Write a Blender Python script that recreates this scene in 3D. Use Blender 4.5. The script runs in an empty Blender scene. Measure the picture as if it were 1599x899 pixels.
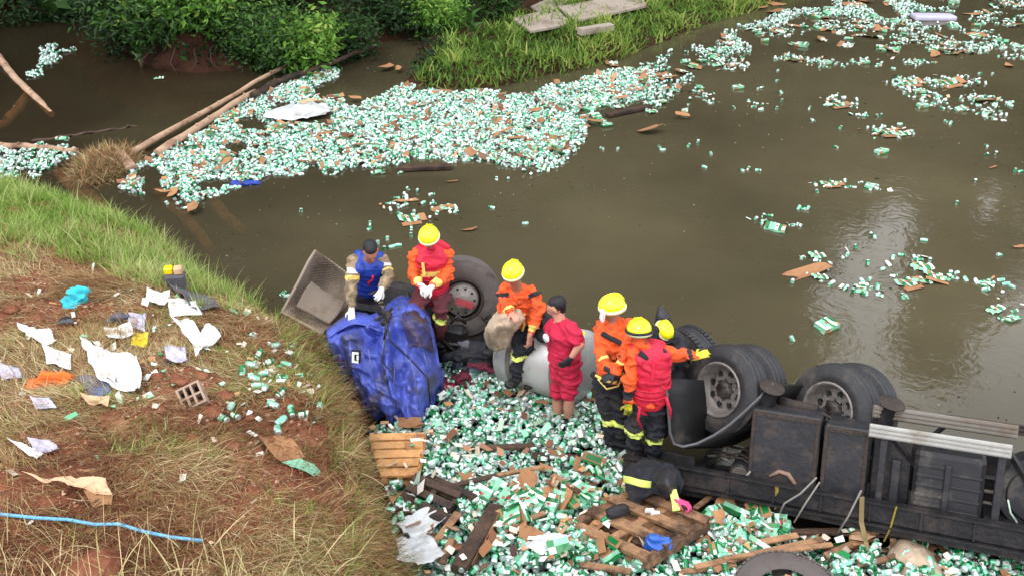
import bpy, math, random
import numpy as np
from mathutils import Vector, Matrix
random.seed(7); RG = np.random.RandomState(11)
S = bpy.context.scene
COL = S.collection
# ---------------------------------------------------------------- camera
CAM_H = 6.3; PITCH = math.radians(30.0); FOC = 1480.0
SP, CP = math.sin(PITCH), math.cos(PITCH)
cd = bpy.data.cameras.new('camera'); cam = bpy.data.objects.new('camera', cd); COL.objects.link(cam)
cam.location = (0, 0, CAM_H); cam.rotation_euler = (math.radians(60), 0, 0)
cd.sensor_width = 36.0; cd.lens = 36.0 * FOC / 1599.0; cd.clip_end = 1000; cd.clip_start = 0.1
S.camera = cam
# ---------------------------------------------------------------- sky, sun, exposure
SUN_EL, SUN_AZ = 56.0, 215.0      # degrees; azimuth measured clockwise from +Y
w = bpy.data.worlds.new('World'); S.world = w; w.use_nodes = True
nt = w.node_tree; nt.nodes.clear()
sky = nt.nodes.new('ShaderNodeTexSky'); sky.sky_type = 'NISHITA'; sky.sun_disc = False
sky.sun_elevation = math.radians(SUN_EL); sky.sun_rotation = math.radians(SUN_AZ)
sky.dust_density = 3.0; sky.air_density = 1.0
hs = nt.nodes.new('ShaderNodeHueSaturation'); hs.inputs['Saturation'].default_value = 0.35
bg = nt.nodes.new('ShaderNodeBackground'); bg.inputs[1].default_value = 0.12
wo = nt.nodes.new('ShaderNodeOutputWorld')
nt.links.new(sky.outputs[0], hs.inputs['Color'])
stc = nt.nodes.new('ShaderNodeTexCoord'); scl = nt.nodes.new('ShaderNodeTexNoise'); scl.inputs['Scale'].default_value = 2.2; scl.inputs['Detail'].default_value = 6
scr = nt.nodes.new('ShaderNodeValToRGB'); scr.color_ramp.elements[0].position = .38; scr.color_ramp.elements[1].position = .62
scr.color_ramp.elements[0].color = (.45, .45, .45, 1); scr.color_ramp.elements[1].color = (.95, .95, .95, 1)
smx = nt.nodes.new('ShaderNodeMixRGB'); smx.inputs[2].default_value = (22, 22.4, 23.6, 1)      # broken bright cloud cover
nt.links.new(stc.outputs['Generated'], scl.inputs[0]); nt.links.new(scl.outputs['Fac'], scr.inputs[0]); nt.links.new(scr.outputs[0], smx.inputs[0])
nt.links.new(hs.outputs[0], smx.inputs[1]); nt.links.new(smx.outputs[0], bg.inputs[0]); nt.links.new(bg.outputs[0], wo.inputs[0])
sl = bpy.data.lights.new('sun', 'SUN'); sl.energy = 1.3; sl.angle = math.radians(14); sl.color = (1.0, 0.965, 0.92)
so = bpy.data.objects.new('sun', sl); COL.objects.link(so)
az, el = math.radians(SUN_AZ), math.radians(SUN_EL)
sd = Vector((math.sin(az) * math.cos(el), math.cos(az) * math.cos(el), math.sin(el)))
so.rotation_euler = sd.to_track_quat('Z', 'Y').to_euler(); so.location = sd * 30
S.view_settings.view_transform = 'Standard'; S.view_settings.look = 'None'
S.view_settings.exposure = 0.04; S.view_settings.gamma = 1.0
S.cycles.max_bounces = 6; S.cycles.diffuse_bounces = 2; S.cycles.glossy_bounces = 3
S.cycles.transparent_max_bounces = 6; S.cycles.transmission_bounces = 2

# ---------------------------------------------------------------- unprojection of places in the river scene
def PZ(px, py, z=0.0):
    u = (px - 799.5) / FOC; v = (py - 449.5) / FOC
    t = (CAM_H - z) / (SP + v * CP)
    return np.array([u * t, t * (CP - v * SP), z])
def JY(px, py, Y):
    u = (px - 799.5) / FOC; v = (py - 449.5) / FOC
    t = Y / (CP - v * SP)
    return np.array([u * t, Y, CAM_H - t * (SP + v * CP)])
def TOPX(x, y, z):
    x, y, z = np.asarray(x, float), np.asarray(y, float), np.asarray(z, float)
    t = y * CP + (CAM_H - z) * SP; d = (CAM_H - z) * CP - y * SP
    return 799.5 + FOC * x / t, 449.5 + FOC * d / t
# ---------------------------------------------------------------- noise in numpy
def _hash(ix, iy, s):
    n = (ix.astype(np.int64) * 374761393 + iy.astype(np.int64) * 668265263 + s * 1442695041) & 0x7fffffff
    n = ((n ^ (n >> 13)) * 1274126177) & 0x7fffffff
    return ((n ^ (n >> 16)) & 0xffff) / 65535.0
def vn(x, y, s=0):
    x, y = np.asarray(x, float), np.asarray(y, float)
    ix, iy = np.floor(x), np.floor(y); fx, fy = x - ix, y - iy
    fx = fx * fx * (3 - 2 * fx); fy = fy * fy * (3 - 2 * fy)
    a, b = _hash(ix, iy, s), _hash(ix + 1, iy, s); c, d = _hash(ix, iy + 1, s), _hash(ix + 1, iy + 1, s)
    return (a * (1 - fx) + b * fx) * (1 - fy) + (c * (1 - fx) + d * fx) * fy
def fbm(x, y, s=0, o=4):
    r = 0; a = 0.5; f = 1.0
    for i in range(o):
        r = r + a * (vn(x * f + i * 17.3, y * f + i * 9.1, s + i) - 0.5); a *= 0.5; f *= 2.03
    return r
def vn3(p, sc, s=0):
    x, y, z = p[:, 0] * sc, p[:, 1] * sc, p[:, 2] * sc
    return (vn(x + z * .7, y + z * 1.1, s) + vn(y - z * .8 + 31, x * .6 + z + 7, s + 5) + vn(z + 50 + x * .3, x - y + 9, s + 9)) / 3 - 0.5
def sdf_poly(x, y, poly):
    """signed distance, positive inside"""
    x, y = np.asarray(x, float), np.asarray(y, float)
    d = np.full(x.shape, 1e9); ins = np.zeros(x.shape, bool); n = len(poly)
    for i in range(n):
        ax, ay = poly[i][:2]; bx, by = poly[(i + 1) % n][:2]
        ex, ey = bx - ax, by - ay; L = ex * ex + ey * ey + 1e-12
        t = np.clip(((x - ax) * ex + (y - ay) * ey) / L, 0, 1)
        d = np.minimum(d, np.hypot(x - ax - t * ex, y - ay - t * ey))
        c = ((ay > y) != (by > y)) & (x < (bx - ax) * (y - ay) / (by - ay + 1e-12) + ax)
        ins ^= c
    return np.where(ins, d, -d)
# ---------------------------------------------------------------- materials
def lin(h):
    h = h.lstrip('#'); r = [int(h[i:i + 2], 16) / 255 for i in (0, 2, 4)]
    return tuple([(c / 12.92 if c <= .04045 else ((c + .055) / 1.055) ** 2.4) for c in r] + [1.0])
def _new(name):
    m = bpy.data.materials.new(name); m.use_nodes = True; n = m.node_tree
    return m, n, n.nodes['Principled BSDF']
def pm(name, col, rough=.7, metal=0., var=.25, scale=6., bump=.15, bscale=30., dirt=None, dirt_amt=.5, dirt_scale=2.5, spec=.5, objvar=0., coat=0.):
    m, n, b = _new(name); N, L = n.nodes, n.links
    c = lin(col) if isinstance(col, str) else tuple(col) + (1,)
    tc = N.new('ShaderNodeTexCoord')
    no = N.new('ShaderNodeTexNoise'); no.inputs['Scale'].default_value = scale; no.inputs['Detail'].default_value = 5; no.inputs['Roughness'].default_value = .65
    L.new(tc.outputs['Object'], no.inputs['Vector'])
    r = N.new('ShaderNodeValToRGB'); r.color_ramp.elements[0].position = .3; r.color_ramp.elements[1].position = .7
    r.color_ramp.elements[0].color = tuple(x * (1 - var) for x in c[:3]) + (1,)
    r.color_ramp.elements[1].color = tuple(min(1, x * (1 + var)) for x in c[:3]) + (1,)
    L.new(no.outputs['Fac'], r.inputs[0]); out = r.outputs[0]
    if dirt:
        n2 = N.new('ShaderNodeTexNoise'); n2.inputs['Scale'].default_value = dirt_scale; n2.inputs['Detail'].default_value = 7; n2.inputs['Roughness'].default_value = .7
        L.new(tc.outputs['Object'], n2.inputs['Vector'])
        r2 = N.new('ShaderNodeValToRGB'); e = 1 - dirt_amt
        r2.color_ramp.elements[0].position = max(0, .25 + e * .4); r2.color_ramp.elements[1].position = min(1, .4 + e * .4)
        L.new(n2.outputs['Fac'], r2.inputs[0])
        mx = N.new('ShaderNodeMixRGB'); mx.inputs[2].default_value = lin(dirt)
        L.new(r2.outputs[0], mx.inputs[0]); L.new(out, mx.inputs[1]); out = mx.outputs[0]
    if objvar:
        oi = N.new('ShaderNodeObjectInfo'); h = N.new('ShaderNodeHueSaturation'); mr = N.new('ShaderNodeMapRange')
        mr.inputs[3].default_value = 1 - objvar; mr.inputs[4].default_value = 1 + objvar
        L.new(oi.outputs['Random'], mr.inputs[0]); L.new(mr.outputs[0], h.inputs['Value']); L.new(out, h.inputs['Color']); out = h.outputs[0]
    L.new(out, b.inputs['Base Color'])
    b.inputs['Roughness'].default_value = rough; b.inputs['Metallic'].default_value = metal
    b.inputs['Specular IOR Level'].default_value = spec; b.inputs['Coat Weight'].default_value = coat
    if bump:
        n3 = N.new('ShaderNodeTexNoise'); n3.inputs['Scale'].default_value = bscale; n3.inputs['Detail'].default_value = 4
        L.new(tc.outputs['Object'], n3.inputs['Vector'])
        bu = N.new('ShaderNodeBump'); bu.inputs['Strength'].default_value = bump; bu.inputs['Distance'].default_value = .02
        L.new(n3.outputs['Fac'], bu.inputs['Height']); L.new(bu.outputs[0], b.inputs['Normal'])
    return m
def tintmat(name, cols, rough=.8, trans=0.0, spec=.3):
    """colour from the per-piece attribute 'tint' (each blade or leaf has its own colour)"""
    m, n, b = _new(name); N, L = n.nodes, n.links
    a = N.new('ShaderNodeAttribute'); a.attribute_name = 'tint'
    r = N.new('ShaderNodeValToRGB'); k = len(cols)
    while len(r.color_ramp.elements) < k: r.color_ramp.elements.new(.5)
    for i, c in enumerate(cols):
        r.color_ramp.elements[i].position = i / (k - 1); r.color_ramp.elements[i].color = lin(c)
    L.new(a.outputs['Fac'], r.inputs[0]); L.new(r.outputs[0], b.inputs['Base Color'])
    b.inputs['Roughness'].default_value = rough; b.inputs['Specular IOR Level'].default_value = spec
    if trans:
        t = N.new('ShaderNodeBsdfTranslucent'); L.new(r.outputs[0], t.inputs[0])
        mx = N.new('ShaderNodeMixShader'); mx.inputs[0].default_value = trans
        L.new(b.outputs[0], mx.inputs[1]); L.new(t.outputs[0], mx.inputs[2]); L.new(mx.outputs[0], N['Material Output'].inputs[0])
    return m
# ---------------------------------------------------------------- mesh helpers
def tag(o, label=None, cat=None, group=None, kind=None):
    if label: o['label'] = label
    if cat: o['category'] = cat
    if group: o['group'] = group
    if kind: o['kind'] = kind
    return o
def empty(name, loc=(0, 0, 0), label=None, cat=None, group=None):
    o = bpy.data.objects.new(name, None); COL.objects.link(o); o.location = [float(v) for v in loc]; o.empty_display_size = .1
    return tag(o, label, cat, group)
def smooth(me, ang=None):
    me.polygons.foreach_set('use_smooth', [True] * len(me.polygons))
def link(name, me, mats=None, parent=None, loc=None):
    if mats:
        for m in (mats if isinstance(mats, (list, tuple)) else [mats]): me.materials.append(m)
    o = bpy.data.objects.new(name, me); COL.objects.link(o)
    if loc is not None: o.location = [float(v) for v in loc]
    if parent is not None: o.parent = parent
    return o
class MB:
    def __init__(s): s.v = []; s.f = []; s.m = []; s.sm = []
    def add(s, v, f, mi=0, sm=False):
        k = len(s.v); s.v += [tuple(map(float, p)) for p in v]
        for q in f: s.f.append([k + i for i in q]); s.m.append(mi); s.sm.append(sm)
        return s
    def box(s, c, d, rot=None, mi=0, ch=0.0, M=None):
        x, y, z = [q / 2 for q in d]
        if ch <= 0:
            v = [(a * x, b * y, e * z) for e in (-1, 1) for b in (-1, 1) for a in (-1, 1)]
            f = [(0, 2, 3, 1), (4, 5, 7, 6), (0, 1, 5, 4), (2, 6, 7, 3), (0, 4, 6, 2), (1, 3, 7, 5)]
        else:
            ch = min(ch, min(x, y, z) * .45)
            v = []; 
            for e in (-1, 1):
                for (a, b) in ((-1, -1), (1, -1), (1, 1), (-1, 1)): v.append((a * (x - ch), b * (y - ch), e * z))
            for e in (-1, 1):
                for (a, b) in ((-1, -1), (1, -1), (1, 1), (-1, 1)): v.append((a * x, b * (y - ch), e * (z - ch)))
                for (a, b) in ((-1, -1), (1, -1), (1, 1), (-1, 1)): v.append((a * (x - ch), b * y, e * (z - ch)))
            # hull by simple convex approach
            import bmesh
            bm = bmesh.new(); [bm.verts.new(p) for p in v]
            bmesh.ops.convex_hull(bm, input=bm.verts); bmesh.ops.dissolve_limit(bm, angle_limit=.02, verts=bm.verts, edges=bm.edges)
            bm.verts.index_update(); v = [tuple(q.co) for q in bm.verts]; f = [[q.index for q in p.verts] for p in bm.faces]; bm.free()
        if rot is not None: v = [tuple(rot @ Vector(p)) for p in v]
        v = [(p[0] + c[0], p[1] + c[1], p[2] + c[2]) for p in v]
        if M is not None: v = [tuple(M @ Vector(p)) for p in v]
        return s.add(v, f, mi)
    def bar(s, a, b, w, h, up=(0, 0, 1), mi=0, jit=0.0):
        a, b = Vector(a), Vector(b); d = b - a; L = d.length; d.normalize(); up = Vector(up)
        sx = d.cross(up); 
        if sx.length < 1e-4: sx = d.cross(Vector((0, 1, 0)))
        sx.normalize(); uz = sx.cross(d)
        v = []
        for p in (a, b):
            for (i, j) in ((-1, -1), (1, -1), (1, 1), (-1, 1)):
                v.append(p + sx * (w / 2 * i) + uz * (h / 2 * j) + Vector([random.uniform(-jit, jit) for _ in range(3)]))
        return s.add(v, [(0, 1, 2, 3), (7, 6, 5, 4), (0, 4, 5, 1), (1, 5, 6, 2), (2, 6, 7, 3), (3, 7, 4, 0)], mi)
    def tube(s, pts, rad, n=10, mi=0, cap=True, sm=True):
        pts = [Vector([float(c) for c in p]) for p in pts]; k = len(s.v)
        if not hasattr(rad, '__len__'): rad = [rad] * len(pts)
        prev = None; v = []
        for i, p in enumerate(pts):
            d = (pts[min(i + 1, len(pts) - 1)] - pts[max(i - 1, 0)]).normalized()
            if prev is None: x = d.orthogonal().normalized()
            else: x = (prev - d * prev.dot(d)).normalized()
            prev = x; y = d.cross(x)
            for j in range(n):
                a = 2 * math.pi * j / n; v.append(p + (x * math.cos(a) + y * math.sin(a)) * rad[i])
        f = []
        for i in range(len(pts) - 1):
            for j in range(n): f.append((i * n + j, i * n + (j + 1) % n, (i + 1) * n + (j + 1) % n, (i + 1) * n + j))
        s.add(v, f, mi, sm)
        if cap:
            s.f.append([k + j for j in range(n)][::-1]); s.m.append(mi); s.sm.append(False)
            s.f.append([k + (len(pts) - 1) * n + j for j in range(n)]); s.m.append(mi); s.sm.append(False)
        return s
    def lathe(s, prof, n=32, M=None, mi=0, sm=True, ms=None):
        """profile [(r, h)] about local Z"""
        v = []; f = []
        for (r, h) in prof:
            for j in range(n):
                a = 2 * math.pi * j / n; v.append((r * math.cos(a), r * math.sin(a), h))
        if M is not None: v = [tuple(M @ Vector(p)) for p in v]
        k = len(s.v); s.add(v, [], mi)
        for i in range(len(prof) - 1):
            for j in range(n):
                s.f.append([k + i * n + j, k + i * n + (j + 1) % n, k + (i + 1) * n + (j + 1) % n, k + (i + 1) * n + j]); s.m.append(ms[i] if ms else mi); s.sm.append(sm)
        return s
    def mesh(s, name):
        me = bpy.data.meshes.new(name); me.from_pydata(s.v, [], s.f); me.update()
        me.polygons.foreach_set('material_index', s.m); me.polygons.foreach_set('use_smooth', s.sm); return me
    def build(s, name, mats, parent=None, loc=None): return link(name, s.mesh(name), mats, parent, loc)
def npmesh(name, V, F, mi=None, sm=False, attr=None):
    """V (n,3); F (m,k) array of equal-size faces"""
    me = bpy.data.meshes.new(name); V = np.ascontiguousarray(V, np.float32); F = np.ascontiguousarray(F, np.int32)
    me.vertices.add(len(V)); me.vertices.foreach_set('co', V.ravel())
    me.loops.add(F.size); me.loops.foreach_set('vertex_index', F.ravel())
    me.polygons.add(len(F)); me.polygons.foreach_set('loop_start', np.arange(len(F), dtype=np.int32) * F.shape[1])
    me.polygons.foreach_set('loop_total', np.full(len(F), F.shape[1], np.int32))
    if mi is not None: me.polygons.foreach_set('material_index', np.ascontiguousarray(mi, np.int32))
    me.polygons.foreach_set('use_smooth', np.full(len(F), sm, bool))
    if attr is not None:
        a = me.attributes.new('tint', 'FLOAT', 'POINT'); a.data.foreach_set('value', np.ascontiguousarray(attr, np.float32))
    me.update(calc_edges=True); me.validate(); return me
def grid_mesh(name, X, Y, Z, keep=None):
    ny, nx = X.shape; V = np.stack([X, Y, Z], -1).reshape(-1, 3)
    i = np.arange(ny - 1)[:, None] * nx + np.arange(nx - 1)[None, :]
    F = np.stack([i, i + 1, i + nx + 1, i + nx], -1).reshape(-1, 4)
    if keep is not None:
        k = keep.reshape(-1)[F].any(1); F = F[k]; used = np.unique(F); mp = np.full(len(V), -1); mp[used] = np.arange(len(used)); V = V[used]; F = mp[F]
    return npmesh(name, V, F, sm=True)
def copyobj(o, parent=None):
    c = o.copy(); COL.objects.link(c)
    if parent is not None: c.parent = parent
    for ch in list(o.children): copyobj(ch, c)
    return c
def eul(rx, ry, rz): return Matrix.Rotation(rz, 3, 'Z') @ Matrix.Rotation(ry, 3, 'Y') @ Matrix.Rotation(rx, 3, 'X')
def along(axis, loc):
    """4x4 taking local Z to axis"""
    return Matrix.Translation(Vector([float(c) for c in loc])) @ Vector(axis).normalized().to_track_quat('Z', 'Y').to_matrix().to_4x4()

# ================================================================ TERRAIN
LIP = np.array([list(PZ(*q)) for q in [(-700, 265, .9), (-250, 270, .95), (0, 285, 1.0), (110, 312, 1.0), (215, 357, 1.05), (300, 425, 1.15), (400, 474, 1.25),
    (450, 503, 1.3), (492, 560, 1.4), (515, 640, 1.5), (538, 740, 1.6), (555, 899, 1.75), (565, 1300, 2.0), (570, 2600, 2.2)]])
def near_bank(x, y, rough=True):
    x, y = np.asarray(x, float), np.asarray(y, float); sh = x.shape
    x, y = x.ravel(), y.ravel(); best = np.full(x.shape, 1e9); sg = np.zeros(x.shape); zl = np.zeros(x.shape); par = np.zeros(x.shape)
    for i in range(len(LIP) - 1):
        a, b = LIP[i], LIP[i + 1]; e = b - a; L = e[0] ** 2 + e[1] ** 2
        t = np.clip(((x - a[0]) * e[0] + (y - a[1]) * e[1]) / L, 0, 1)
        dx, dy = x - a[0] - t * e[0], y - a[1] - t * e[1]; d = np.hypot(dx, dy)
        side = np.sign(e[0] * (y - a[1]) - e[1] * (x - a[0]))   # + = left of direction = outward (water)
        k = d < best; best[k] = d[k]; sg[k] = side[k]; zl[k] = (a[2] + t * e[2])[k]; par[k] = i + t[k]
    d = best * sg
    if rough: d = d + (fbm(x * 2.6, y * 2.6, 41, 3) * .34 + np.abs(fbm(x * 6.5, y * 6.5, 47, 2)) * .22) * np.clip((par - 5.5) * .7, .12, 1)
    ins = np.clip(-d, 0, None); out = np.clip(d, 0, None)
    steep = 1.3 + 2.8 / (1 + np.exp(-(par - 7.6) * 3))
    nz = fbm(x * 1.3, y * 1.3, 3, 4) * .38 + fbm(x * 6, y * 6, 8, 3) * .10 if rough else 0
    z = zl + .95 * (1 - np.exp(-ins / 2.4)) - out * steep - .10 * np.exp(-(d / .18) ** 2) + nz * np.clip(1.2 - out * .8, .3, 1)
    return z.reshape(sh), d.reshape(sh), par.reshape(sh)
PILE = [PZ(a, b, .1)[:2] for a, b in [(540, 650), (600, 655), (640, 560), (640, 505), (700, 500), (780, 540), (860, 590), (950, 610), (1010, 660), (1060, 725), (1200, 800), (1400, 835), (1660, 880), (2000, 1300), (500, 1300), (520, 700)]]
def pile_h(x, y):
    d = sdf_poly(x, y, PILE)
    front = np.clip((6.9 - y) * .10, 0, .25)
    return np.clip(d * .7 - .08, -.8, .10) + np.where(d > 0, front * np.clip(d * 2, 0, 1), 0) + fbm(np.asarray(x) * 2.2, np.asarray(y) * 2.2, 21, 3) * .22 * np.clip(d * 3, 0, 1)
FARL = [(-200, -60), (60, -35), (150, 45), (225, 100), (300, 115), (400, 108), (480, 95), (570, 70), (655, 58), (660, 90), (632, 130), (700, 139), (780, 133), (880, 113), (960, 93), (1010, 73), (1080, 47), (1180, 14), (1260, -15), (1330, -60)]
FAR = [tuple(PZ(a, b, 0)[:2]) for a, b in FARL] + [(14, 60), (-40, 60)]
def far_h(x, y):
    d = sdf_poly(x, y, FAR); x = np.asarray(x, float)
    hi = 1 / (1 + np.exp((x + 1.9) * 3.0))
    ins = np.clip(d, 0, None)
    z = np.where(d > 0, (.2 + .3 * hi) * (1 - np.exp(-ins / .35)) + ins * (.04 + .04 * hi), d * .9)
    return np.clip(z, -1, 6) + fbm(x * 1.7, np.asarray(y) * 1.7, 33, 4) * .3
def H(x, y):
    nb_ = np.where(np.asarray(y) < 15.5, near_bank(x, y)[0], -.9)
    return np.maximum(np.maximum(nb_, pile_h(x, y)), np.maximum(far_h(x, y), -.9))
def GP(px, py, zmin=-.02):
    """first point of the ground (or water) seen at a place in the photograph"""
    u = (px - 799.5) / FOC; v = (py - 449.5) / FOC
    t = np.linspace(3.5, 30, 900); X = u * t; Y = t * (CP - v * SP); Z = CAM_H - t * (SP + v * CP)
    h = np.maximum(H(X, Y), zmin); k = np.argmax(Z <= h)
    if Z[k] > h[k]: return PZ(px, py, 0)
    return np.array([X[k], Y[k], h[k]])

M = {}
def soilmat(name, cs, sc=1.6, wet=None):
    m, n, b = _new(name); N, L = n.nodes, n.links; tc = N.new('ShaderNodeTexCoord')
    a = N.new('ShaderNodeTexNoise'); a.inputs['Scale'].default_value = sc; a.inputs['Detail'].default_value = 9; a.inputs['Roughness'].default_value = .72
    c = N.new('ShaderNodeTexNoise'); c.inputs['Scale'].default_value = 22; c.inputs['Detail'].default_value = 6; c.inputs['Roughness'].default_value = .7
    L.new(tc.outputs['Object'], a.inputs[0]); L.new(tc.outputs['Object'], c.inputs[0])
    r = N.new('ShaderNodeValToRGB'); k = len(cs)
    while len(r.color_ramp.elements) < k: r.color_ramp.elements.new(.5)
    for i, q in enumerate(cs): r.color_ramp.elements[i].position = .3 + .4 * i / (k - 1); r.color_ramp.elements[i].color = lin(q)
    mx = N.new('ShaderNodeMixRGB'); mx.blend_type = 'OVERLAY'; mx.inputs[0].default_value = .8
    L.new(a.outputs['Fac'], r.inputs[0]); L.new(r.outputs[0], mx.inputs[1]); L.new(c.outputs['Fac'], mx.inputs[2]); L.new(mx.outputs[0], b.inputs['Base Color'])
    b.inputs['Roughness'].default_value = .93; b.inputs['Specular IOR Level'].default_value = .2
    bu = N.new('ShaderNodeBump'); bu.inputs['Strength'].default_value = .8; bu.inputs['Distance'].default_value = .05
    L.new(c.outputs['Fac'], bu.inputs['Height']); L.new(bu.outputs[0], b.inputs['Normal'])
    return m
M['soil'] = soilmat('red_soil', ['#54301f', '#86503a', '#96644c', '#b48468'])
M['mud'] = soilmat('wet_mud_gap_shade', ['#17110d', '#2a1e16', '#38271c'], 3)  # riverbed mud; under the heap its dark tone paints shade between cans
M['farsoil'] = soilmat('far_soil', ['#20130e', '#3c2318', '#3e2e1c'], 2)
# near bank
gx, gy = np.meshgrid(np.arange(-18, .6, .055), np.arange(-4.0, 17, .055))
gz, gd, gp = near_bank(gx, gy)
o = link('river_bank', grid_mesh('river_bank', gx, gy, np.maximum(gz, -1.2), gz > -.9), M['soil']); tag(o, kind='structure')
gx, gy = np.meshgrid(np.arange(-3, 9, .07), np.arange(2.0, 11, .07)); gz = pile_h(gx, gy)
o = link('mud_bar', grid_mesh('mud_bar', gx, gy, gz, gz > -.5), M['mud']); tag(o, kind='structure')
gx, gy = np.meshgrid(np.arange(-40, 15, .22), np.arange(17, 58, .22)); gz = far_h(gx, gy)
o = link('far_bank', grid_mesh('far_bank', gx, gy, gz, gz > -.6), M['farsoil']); tag(o, kind='structure')
MB().add([(-400, -60, -1.0), (400, -60, -1.0), (400, 700, -1.0), (-400, 700, -1.0)], [(0, 1, 2, 3)]).build('riverbed', M['mud'])['kind'] = 'structure'
gx, gy = np.meshgrid(np.linspace(-300, 300, 60), np.concatenate([np.linspace(44, 70, 14), np.linspace(80, 500, 20)]))
gz = np.clip((gy - 47) * .25, -.6, 1.2) + fbm(gx * .05, gy * .05, 5) * 2
tag(link('far_ground', grid_mesh('far_ground', gx, gy, gz), M['farsoil']), kind='structure')
# water ------------------------------------------------------------
m, n, b = _new('river_water'); N, L = n.nodes, n.links; tc = N.new('ShaderNodeTexCoord')
mp = N.new('ShaderNodeMapping'); mp.inputs['Scale'].default_value = (1, 1, 1); L.new(tc.outputs['Object'], mp.inputs[0])
n1 = N.new('ShaderNodeTexNoise'); n1.inputs['Scale'].default_value = .22; n1.inputs['Detail'].default_value = 4; L.new(mp.outputs[0], n1.inputs[0])
r = N.new('ShaderNodeValToRGB'); r.color_ramp.elements[0].position = .35; r.color_ramp.elements[1].position = .68
r.color_ramp.elements[0].color = lin('#484231'); r.color_ramp.elements[1].color = lin('#5d5540'); L.new(n1.outputs['Fac'], r.inputs[0])
L.new(r.outputs[0], b.inputs['Base Color']); b.inputs['Roughness'].default_value = .06; b.inputs['IOR'].default_value = 1.34; b.inputs['Specular IOR Level'].default_value = .8
n2 = N.new('ShaderNodeTexNoise'); n2.inputs['Scale'].default_value = 3.2; n2.inputs['Detail'].default_value = 2; n2.inputs['Distortion'].default_value = 2.0; L.new(mp.outputs[0], n2.inputs[0])
n3 = N.new('ShaderNodeTexNoise'); n3.inputs['Scale'].default_value = .7; n3.inputs['Detail'].default_value = 2; L.new(mp.outputs[0], n3.inputs[0])
mm = N.new('ShaderNodeMath'); mm.operation = 'MULTIPLY_ADD'; mm.inputs[1].default_value = .7; L.new(n2.outputs['Fac'], mm.inputs[0]); L.new(n3.outputs['Fac'], mm.inputs[2])
bu = N.new('ShaderNodeBump'); bu.inputs['Strength'].default_value = .07; bu.inputs['Distance'].default_value = .06; L.new(mm.outputs[0], bu.inputs['Height']); L.new(bu.outputs[0], b.inputs['Normal'])
tr = N.new('ShaderNodeBsdfTransparent'); tr.inputs[0].default_value = (.55, .43, .32, 1); mx = N.new('ShaderNodeMixShader')
sx_ = N.new('ShaderNodeSeparateXYZ'); L.new(tc.outputs['Object'], sx_.inputs[0]); ad = N.new('ShaderNodeMath'); ad.operation = 'MULTIPLY_ADD'; ad.inputs[1].default_value = 5; L.new(n1.outputs['Fac'], ad.inputs[0]); L.new(sx_.outputs[0], ad.inputs[2])
mr_ = N.new('ShaderNodeMapRange'); mr_.inputs[1].default_value = -5.0; mr_.inputs[2].default_value = 1.5; mr_.inputs[3].default_value = .72; mr_.inputs[4].default_value = .12; L.new(ad.outputs[0], mr_.inputs[0]); L.new(mr_.outputs[0], mx.inputs[0])   # clearer, tea-coloured water in the left pool; silty towards the right
L.new(b.outputs[0], mx.inputs[1]); L.new(tr.outputs[0], mx.inputs[2]); L.new(mx.outputs[0], N['Material Output'].inputs[0])
M['water'] = m
MB().add([(-60, -20, 0), (60, -20, 0), (60, 50, 0), (-60, 50, 0)], [(0, 1, 2, 3)]).build('river_water', m)['kind'] = 'structure'
# ================================================================ VEGETATION
def blades(base, length, width, azim, lean, bend, tint, segs=3, sink=.02):
    """vectorised grass: base (n,3); azim = direction it leans; lean, bend in radians from vertical"""
    n = len(base); V = []; up = np.array([0, 0, 1.0])
    dx = np.stack([np.cos(azim), np.sin(azim), np.zeros(n)], 1); sx = np.stack([-np.sin(azim), np.cos(azim), np.zeros(n)], 1)
    tw = RG.uniform(-1.2, 1.2, n)
    p = base - up * sink; th = lean.copy()
    for i in range(segs + 1):
        t = i / segs; wd = (width * (1 - t ** 1.5) * .5 + .0004)[:, None]
        s = sx * np.cos(tw)[:, None] + dx * np.sin(tw)[:, None]
        V += [p - s * wd, p + s * wd]
        d = dx * np.sin(th)[:, None] + up * np.cos(th)[:, None]
        p = p + d * (length / segs)[:, None]; th = th + bend / segs
    V = np.stack(V, 1).reshape(-1, 3); k = 2 * (segs + 1); b0 = np.arange(n)[:, None] * k
    F = np.concatenate([(b0 + np.array([[2 * i, 2 * i + 1, 2 * i + 3, 2 * i + 2]]))[:, None, :] for i in range(segs)], 1).reshape(-1, 4)
    return V, F, np.repeat(tint, k)
def scatter(xr, yr, n, cond, hfun):
    X = RG.uniform(xr[0], xr[1], n); Y = RG.uniform(yr[0], yr[1], n); Z = hfun(X, Y); PX, PY = TOPX(X, Y, Z)
    k = cond(X, Y, Z, PX, PY); return np.stack([X[k], Y[k], Z[k]], 1), PX[k], PY[k]
nb = lambda x, y: near_bank(x, y)[0]
M['green_grass'] = tintmat('green_grass', ['#557a2a', '#759a3a', '#8fac4c', '#b4c078', '#cfcc94'], .6, .35)
M['dry_grass'] = tintmat('dry_grass', ['#4c2c1e', '#74462f', '#876442', '#b18e64', '#6e7038', '#dcc89c', '#8a6448'], .85, .15)
M['tongue'] = tintmat('waterside_grass', ['#2f4e1c', '#4d6f28', '#688a36', '#86a046', '#b0b464'], .6, .35)
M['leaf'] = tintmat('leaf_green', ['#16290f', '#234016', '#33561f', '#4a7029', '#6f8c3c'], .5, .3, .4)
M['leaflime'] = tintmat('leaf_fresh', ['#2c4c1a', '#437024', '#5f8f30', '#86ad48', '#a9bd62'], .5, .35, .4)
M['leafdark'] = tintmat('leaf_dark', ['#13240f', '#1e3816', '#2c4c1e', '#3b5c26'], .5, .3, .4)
M['bark'] = pm('bark', '#5b4634', .9, var=.4, scale=9, bump=.6)
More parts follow.
